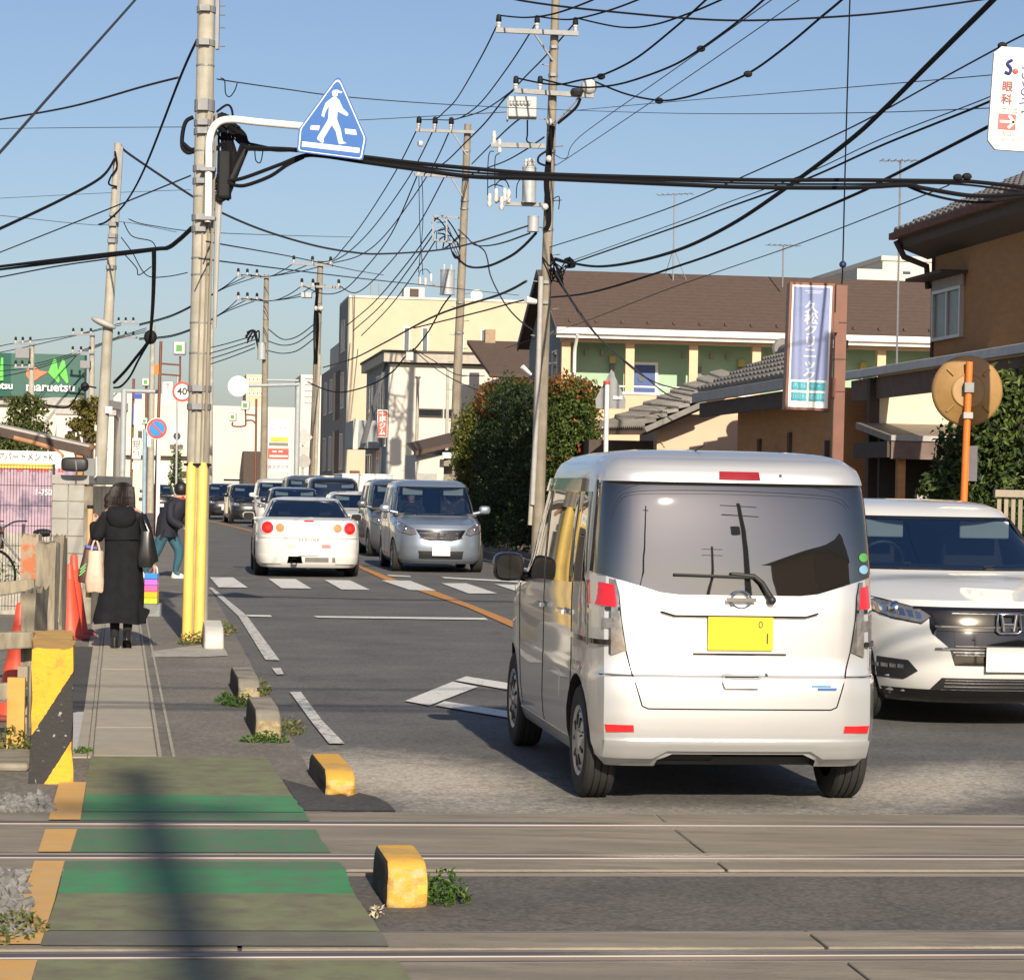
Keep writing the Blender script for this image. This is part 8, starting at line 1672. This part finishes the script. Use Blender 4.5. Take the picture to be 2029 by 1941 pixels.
# ================================================================== OVERHEAD CABLES
def cable(label, pts, r=.012, m=M_cable, k=8):
    path = smoothpath([P(*q) for q in pts], k); mb = MB(); mb.tube(path, r, 6); o = mb.build('cable', m); return tag(o, label, 'cable', 'overhead cables')
def lin(pts, d0, d1):
    """image points with depth running evenly from d0 to d1 along the run"""
    L_ = [0]
    for a, b in zip(pts, pts[1:]): L_.append(L_[-1]+math.hypot(b[0]-a[0], b[1]-a[1]))
    # even steps along the wire in space: interpolate 1/d linearly
    return [(p[0], p[1], 1/((1/d0)*(1-t/L_[-1])+(1/d1)*(t/L_[-1]))) for p, t in zip(pts, L_)]
CB = [
 ('steep cable crossing the upper left corner', [(300,-40),(268,0),(130,155),(0,302),(-40,345)], 20, 15, .010, 1),
 ('cable rising from the left edge to the near pole\'s stay', [(-30,243),(0,237),(143,211),(286,171),(353,154)], 30, 24.5, .012, 1),
 ('dark cable dropping from the near pole to the slim lamp pole', [(390,80),(357,154),(289,328),(250,400),(214,437),(196,445)], 24, 36, .014, 0),
 ('cable from the left edge up to the lamp pole\'s top', [(-30,465),(0,453),(121,396),(200,352),(228,314)], 30, 36, .020, 0),
 ('long sagging cable from the lamp pole\'s top past the near pole to the tall pole', [(240,290),(261,309),(378,387),(436,420),(521,456),(621,486),(700,500),(757,503),(864,496),(943,480),(1060,443)], 36, 47.6, .018, 1),
 ('thin cable behind the lamp pole running to the near pole', [(-30,512),(0,500),(161,436),(378,348)], 34, 24.2, .008, 1),
 ('thick upper cable of the bundle from the left edge to the near pole', [(-30,531),(0,528),(154,510),(303,494),(332,491),(355,475),(380,452)], 40, 24.2, .024, 0),
 ('thick lower cable of the bundle from the left edge', [(-30,537),(0,534),(154,515),(300,496)], 40, 27, .020, 0),
 ('thin cable under the bundle at the left', [(-30,553),(0,549),(110,528),(215,513)], 40, 36, .012, 1),
 ('black cable hanging from the bundle left of the near pole', [(305,494),(305,540),(303,600),(300,643),(298,665)], 27, 40, .026, 0),
 ('hanging black cable turning left towards the lamp pole', [(298,665),(290,682),(268,710),(248,735),(226,758)], 40, 44, .028, 0),
 ('second strand of the hanging black cable', [(295,678),(275,712),(258,745),(240,765),(226,768)], 40, 44, .020, 0),
 ('black cable sagging in front of the green store sign', [(190,768),(168,766),(155,780),(143,799),(127,808),(102,804),(87,801)], 60, 62, .022, 0),
 ('thin level wire at the left, upper', [(-30,256),(0,255),(180,253),(360,252)], 30, 24, .004, 1), ('thin level wire at the left, lower', [(-30,395),(0,393),(200,383),(378,376)], 60, 60, .007, 1),
 ('thin wire sloping down from the left edge past the lamp pole', [(-30,424),(0,427),(190,446),(245,440),(350,460)], 60, 70, .008, 1),
 ('wire from the near pole crossing the blue sign towards the tall pole', [(430,157),(475,164),(560,176),(693,193),(900,208),(1114,218)], 24, 47.6, .007, 1),
 ('faint level wire behind the blue sign', [(640,240),(715,238),(900,228),(1010,222)], 50, 47.6, .008, 1),
 ('main black bundle across the road, upper cable', [(487,293),(590,297),(721,311),(821,323),(936,334),(1078,345),(1350,353),(1507,357),(1686,357),(1882,359),(1936,361),(2040,373),(2200,395)], 24, 24.5, .022, 0),
 ('main black bundle across the road, middle strand', [(487,297),(590,300),(721,315),(821,329),(936,342),(1078,349),(1350,359),(1507,364),(1686,365),(1882,364),(2040,382),(2200,400)], 24, 24.5, .012, 0),
 ('main black bundle across the road, lower cable', [(560,325),(602,309),(640,309),(721,321),(828,336),(936,350),(1078,354),(1350,366),(1486,371),(1686,372),(1793,367),(1829,373),(1914,387),(1970,388),(2040,384),(2200,380)], 24, 24.5, .024, 0),
 ('slack loop under the main bundle beside the blue sign, upper', [(450,358),(482,353),(558,325),(602,309),(624,308),(668,312),(723,320)], 24, 24, .020, 0), ('slack loop under the main bundle beside the blue sign, lower', [(450,362),(470,368),(492,366),(536,349),(569,327),(602,311)], 24, 24, .020, 0),
 ('slack strand dipping under the bundle at the right', [(1800,370),(1840,385),(1900,398),(1960,400),(2040,388),(2120,375)], 24.5, 25, .014, 0),
 ('long cable along the top edge of the picture', [(1000,-8),(1025,0),(1096,11),(1185,21),(1350,36),(1472,41),(1615,36),(1757,25),(1943,0),(2060,-20)], 26, 26, .012, 0),
 ('first line from the tall pole\'s top arm to the upper right', [(990,31),(1043,35),(1100,27),(1175,0),(1230,-30)], 47.6, 40, .017, 0), ('second line from the tall pole\'s top arm to the upper right', [(1066,33),(1114,39),(1150,36),(1207,21),(1264,0),(1320,-25)], 47.6, 40, .017, 0),
 ('third line from the tall pole\'s top arm, sagging to the right', [(1141,36),(1228,54),(1293,50),(1365,27),(1429,0),(1480,-25)], 47.6, 38, .017, 0),
 ('first line from the tall pole\'s second arm', [(1024,155),(1096,168),(1150,159),(1191,150),(1257,118),(1329,62),(1399,0),(1440,-40)], 47.6, 36, .018, 0), ('second line from the tall pole\'s second arm', [(1073,157),(1132,171),(1178,173),(1239,164),(1329,132),(1390,96),(1465,41),(1513,0),(1550,-35)], 47.6, 34, .018, 0),
 ('third line from the tall pole\'s second arm, lowest', [(1174,160),(1239,186),(1305,199),(1350,195),(1400,180),(1482,146),(1557,93),(1625,36),(1668,0),(1710,-40)], 47.6, 32, .018, 0),
 ('thin stay wire to the upper right from the tall pole, upper', [(1090,300),(1121,314),(1150,270),(1350,128),(1529,0),(1580,-35)], 47.6, 30, .007, 1), ('thin stay wire to the upper right from the tall pole, lower', [(1100,325),(1121,316),(1350,162),(1584,0),(1640,-40)], 47.6, 30, .007, 1),
 ('thick black cable sweeping to the top right corner', [(1100,512),(1132,521),(1186,528),(1257,519),(1350,493),(1447,446),(1550,378),(1679,282),(1750,218),(1829,139),(1900,68),(1968,0),(2010,-45)], 47.6, 18, .024, 0),
 ('second thick cable rising to the eye clinic sign', [(820,650),(950,618),(1043,594),(1168,580),(1350,525),(1472,480),(1686,389),(1761,352),(1968,246),(2080,185)], 74, 25, .020, 0),
 ('lower wire of the lashed pair rising to the eye clinic sign', [(1128,523),(1143,518),(1350,446),(1443,411),(1600,354),(1750,287),(1971,197),(2080,140)], 47.6, 25, .014, 0), ('upper lashing wire of the pair rising to the eye clinic sign', [(1128,518),(1143,513),(1350,438),(1443,401),(1600,343),(1750,274),(1971,188),(2080,132)], 47.6, 25, .007, 1),
 ('single cable from the tall pole to above the eye clinic sign', [(1088,490),(1200,455),(1329,411),(1468,352),(1686,253),(1864,157),(1986,91),(2040,64)], 47.6, 25, .010, 1),
 ('thin wire to the eye clinic sign, upper', [(1120,221),(1329,202),(1686,173),(1975,148),(2060,141)], 47.6, 25, .006, 1), ('thin wire to the eye clinic sign, lower', [(1114,218),(1350,225),(1686,224),(1972,214),(2060,210)], 47.6, 25, .006, 1),
 ('thin wire crossing the brown roof towards the right', [(1000,690),(1150,640),(1329,571),(1586,482),(1843,382),(1880,366)], 66, 30, .008, 1),
 ('vertical wire hanging above the clinic sign', [(1686,-30),(1684,0),(1681,107),(1674,357),(1670,521),(1668,563)], 33, 33, .011, 0),
 ('thick drooping cable between the leaning pole and the tall pole', [(1062,462),(1035,490),(1007,510),(964,528),(928,528),(905,510),(897,500)], 47.6, 74, .030, 0),
 ('upper drooping cable between the leaning pole and the tall pole', [(1050,462),(1000,480),(965,487),(940,485),(925,470),(908,455)], 47.6, 74, .018, 1),
 ('grey service drop from the leaning pole to the apartment gable', [(935,480),(958,495),(966,515),(971,543),(985,575),(1005,608),(1030,635),(1054,653)], 74, 66, .022, 1),
 ('first line from the tall pole\'s top arm down to the leaning pole', [(984,52),(953,114),(907,193),(880,222),(862,236),(832,237)], 47.6, 75, .017, 0), ('second line from the tall pole\'s top arm down to the leaning pole', [(1060,50),(1010,128),(953,203),(915,232),(890,238),(864,237)], 47.6, 75, .017, 0), ('third line from the tall pole\'s top arm down to the leaning pole', [(1137,48),(1085,107),(1043,150),(1007,186),(953,221),(896,238)], 47.6, 75, .017, 0),
 ('first line from the tall pole\'s second arm down behind the leaning pole', [(1016,180),(996,200),(960,245),(920,285),(880,323),(840,345)], 47.6, 75, .018, 0), ('second line from the tall pole\'s second arm down behind the leaning pole', [(1060,215),(1020,243),(985,275),(935,325)], 47.6, 75, .018, 0), ('third line from the tall pole\'s middle down behind the leaning pole', [(1078,272),(1040,298),(1000,320),(960,335),(925,350)], 47.6, 75, .016, 0),
 ('first line from the leaning pole\'s top arm to the far brown pole', [(828,253),(782,343),(721,439),(680,492),(656,516),(620,519)], 75, 110, .022, 0), ('second line from the leaning pole\'s top arm to the far brown pole', [(860,255),(811,350),(740,450),(690,500),(657,519)], 75, 110, .022, 0), ('third line from the leaning pole\'s top arm to the far brown pole', [(892,257),(850,343),(768,460),(715,505),(660,521)], 75, 110, .022, 0),
 ('first line from the leaning pole\'s second arm', [(826,350),(775,464),(721,535),(680,575),(640,582),(600,566)], 75, 110, .022, 0), ('second line from the leaning pole\'s second arm', [(880,352),(820,460),(750,545),(705,580),(672,566)], 75, 110, .022, 0),
 ('first low voltage line from the cable rack', [(858,452),(800,530),(740,600),(687,645)], 75, 104, .022, 0), ('second low voltage line from the cable rack', [(858,465),(805,540),(755,605),(700,655)], 75, 104, .022, 0), ('third low voltage line from the cable rack', [(862,478),(815,550),(770,610),(716,665)], 75, 104, .022, 0),
 ('lashed cable crossing in front of the cream building', [(1043,557),(986,585),(864,625),(760,680),(700,710),(640,728)], 47.6, 108, .026, 1), ('black cable dropping to the white junction box', [(893,585),(875,610),(850,655),(823,690),(812,694)], 75, 78, .026, 0), ('black cable from the white junction box to the far left', [(812,700),(800,710),(778,736),(740,760),(700,773),(670,777),(640,770),(610,757)], 78, 96, .026, 0),
 ('first thin wire from the junction box to the right', [(818,690),(860,715),(900,740),(930,744),(960,745)], 78, 70, .014, 1), ('second thin wire from the junction box to the right', [(818,692),(870,735),(920,762),(965,780)], 78, 70, .014, 1),
 ('upper thin wire right of the near pole', [(420,480),(428,482),(585,510),(700,535),(760,545)], 24, 60, .008, 1), ('lower thin wire right of the near pole', [(420,515),(425,516),(700,550),(850,566),(1028,585)], 24, 66, .008, 1), ('wire from the near pole\'s foot to the far left poles', [(255,434),(300,447),(440,462),(700,470)], 36, 70, .008, 1),
 ('service wire from the tall pole down to the tiled roof, upper', [(1096,530),(1130,590),(1180,660),(1215,695),(1260,735),(1310,762),(1375,775)], 47.6, 44, .013, 1), ('service wire from the tall pole down to the tiled roof, lower', [(1094,532),(1150,625),(1200,682),(1280,748),(1320,780),(1350,790)], 47.6, 45, .013, 1),
]
for lab, pts, d0, d1, r_, g_ in CB: cable(lab, lin(pts, d0, d1), r_, M_cable_g if g_ else M_cable)
for i, (y0, yl) in enumerate(((546,575),(547,590),(549,603))): cable('line number %s on the upper arm of the far left-centre pole' % ('one','two','three')[i], lin([(472+18*i,y0),(445,y0+22),(400,y0+48),(340,y0+78),(276,y0+96)], 118, 126), .022)
for i, y0 in enumerate((592,593,595)): cable('line number %s on the lower arm of the far left-centre pole' % ('one','two','three')[i], lin([(472+18*i,y0),(445,y0+24),(400,y0+50),(340,y0+72),(276,y0+78)], 118, 126), .022)
for i in range(3): cable('line number %s between the brown pole and the pole left of it, upper' % ('one','two','three')[i], lin([(584+36*i,520),(560+22*i,536),(530,548),(475+18*i,544)], 110, 118), .022)
for i in range(3): cable('line number %s between the brown pole and the pole left of it, lower' % ('one','two','three')[i], lin([(600+22*i,565),(570+18*i,585),(535,596),(475+18*i,591)], 110, 118), .022)
for i in range(4): cable('low cable number %s from the far pole with transformer towards the near pole' % ('one','two','three','four')[i], lin([(505,665+8*i),(480,672+9*i),(445,682+10*i),(412,690+11*i)], 118, 124), .025)
for i in range(2): cable('line number %s from the store sign to the far left pole' % ('one','two')[i], lin([(-20,690+12*i),(40,678+12*i),(145,664+2*i),(240,640+4*i)], 112, 124), .02)
for i in range(3): cable('sagging line number %s between the far left poles, low' % ('one','two','three')[i], lin([(-20,722+14*i),(60,722+6*i),(150,698+3*i),(232,668+2*i),(290,650+4*i)], 112, 125), .02)
for i, (y0, y1) in enumerate(((600,612),(612,636),(628,655))): cable('cable number %s from the brown pole to the left behind the transformer' % ('one','two','three')[i], lin([(625,y0+40),(590,y0+66),(560,y0+72),(532,y1+40)], 110, 118), .024)
# splice clamps on the thick cables
jb = P(812, 706, 78); o = thing('junction_box', 'small white junction box on the cable before the white gym building', 'junction box', jb); MB().box(-.12,.12,-.1,.1,-.14,.14).build('box', M_por, o, bevel=.02); MB().box(-.13,.13,-.11,.11,.14,.17).build('lid', M_plast, o)
for i, (px, py, d) in enumerate(((298,668,40),(168,766,61))):
    o = thing('splice_box', ['black cable splice box under the hanging cable left of the near pole', 'black cable splice in front of the green store sign'][i], 'splice box', P(px, py, d)); MB().ball((0,0,0), .11, 10, 7, sc=(1,.8,1.1)).build('box', M_black, o, smooth=60)
for i, (px, py, d) in enumerate(((1191,152,46.5),(1306,200,45),(1389,97,40),(1482,147,36),(1916,350,24.4),(1898,352,24.4),(1986,91,25.5))):
    o = thing('cable_clamp', 'small black clamp on the ' + ['first line right of the tall pole', 'lowest line right of the tall pole', 'second line right of the tall pole', 'lowest line near the top', 'wires above the brown house eave, right one', 'wires above the brown house eave, left one', 'cable above the eye clinic sign'][i], 'clamp', P(px, py, d)); MB().ball((0,0,0), .05*d/40+.012, 8, 6, sc=(1.2,1,.9)).build('clamp', M_black, o)
# cables and gear above and behind the photographer: they throw the soft stripes of shade on road and walkway
for i, (y, z, r_) in enumerate(((4.8,6.2,.03),(5.6,6.5,.02),(2.0,7.4,.03))): o = MB().tube([(-12,y-.9,z),(0,y,z-.15),(14,y+1.6,z)], r_, 6).build('cable', M_cable); tag(o, 'cable crossing overhead behind the picture, number %s from the rails' % ('one','two','three')[i], 'cable', 'overhead cables')
BP = thing('utility_pole', 'utility pole behind the photographer, seen only in the van\'s rear window', 'utility pole', (9.3,-8.1,0), 0, 'utility poles'); MB().tube([(0,0,0),(0,0,11.5)], [.19,.12], 14).build('shaft', M_pole_dk, BP, smooth=50)
for z in (11.0, 9.9): MB().box(-1.2,1.2,-.05,.05,z,z+.09).build('crossarm', M_galv, BP)
MB().lathe([(.28,0),(.28,.9)], 16, (-.5,0,7.4)).build('transformer', M_steel_grey, BP)
BM = thing('utility_pole', 'utility pole behind the photographer that shades the green walkway', 'utility pole', (3.25,-14,0), 0, 'utility poles'); MB().tube([(0,0,0),(0,0,13.4)], [.16,.11], 12).build('shaft', M_pole, BM); MB().box(-.5,.5,-.05,.05,12.6,12.7).build('crossarm', M_galv, BM)
BP2 = thing('utility_pole', 'second utility pole far behind the photographer, seen only in the van\'s rear window', 'utility pole', (14.5,-31,0), 0, 'utility poles'); MB().tube([(0,0,0),(0,0,11.5)], [.19,.12], 14).build('shaft', M_pole_dk, BP2, smooth=50)
for z in (10.9, 9.8): MB().box(-1.2,1.2,-.05,.05,z,z+.09).build('crossarm', M_galv, BP2)
HB = thing('house', 'two-storey house behind the photographer, seen only as a reflection', 'house', (12.2,-5.5,0), R(8)); MB().box(0,9,-8,0,0,5.6).build('wall', M_brown_wall, HB); MB().prism([(-.6,5.5),(9.6,5.5),(4.5,7.8)], -8.5, .5).build('roof', M_tile, HB)
TB = thing('apartment_house', 'tan apartment house beyond the left edge, mirrored in the van\'s side', 'building', (-20,24,0), R(10)); boxp('wall', TB, 0, 9, 0, 12, 0, 6.5, M_cream)
for k_ in range(4): win(TB, 1+k_*2, 2.2+k_*2, 1, 2.4, 0, pane=M_curtain); win(TB, 1+k_*2, 2.2+k_*2, 4, 5.4, 0, pane=M_curtain); win(TB, 1+k_*2.8, 2.4+k_*2.8, 1, 2.4, 0, side=9.06, proud=-.05, pane=M_curtain)
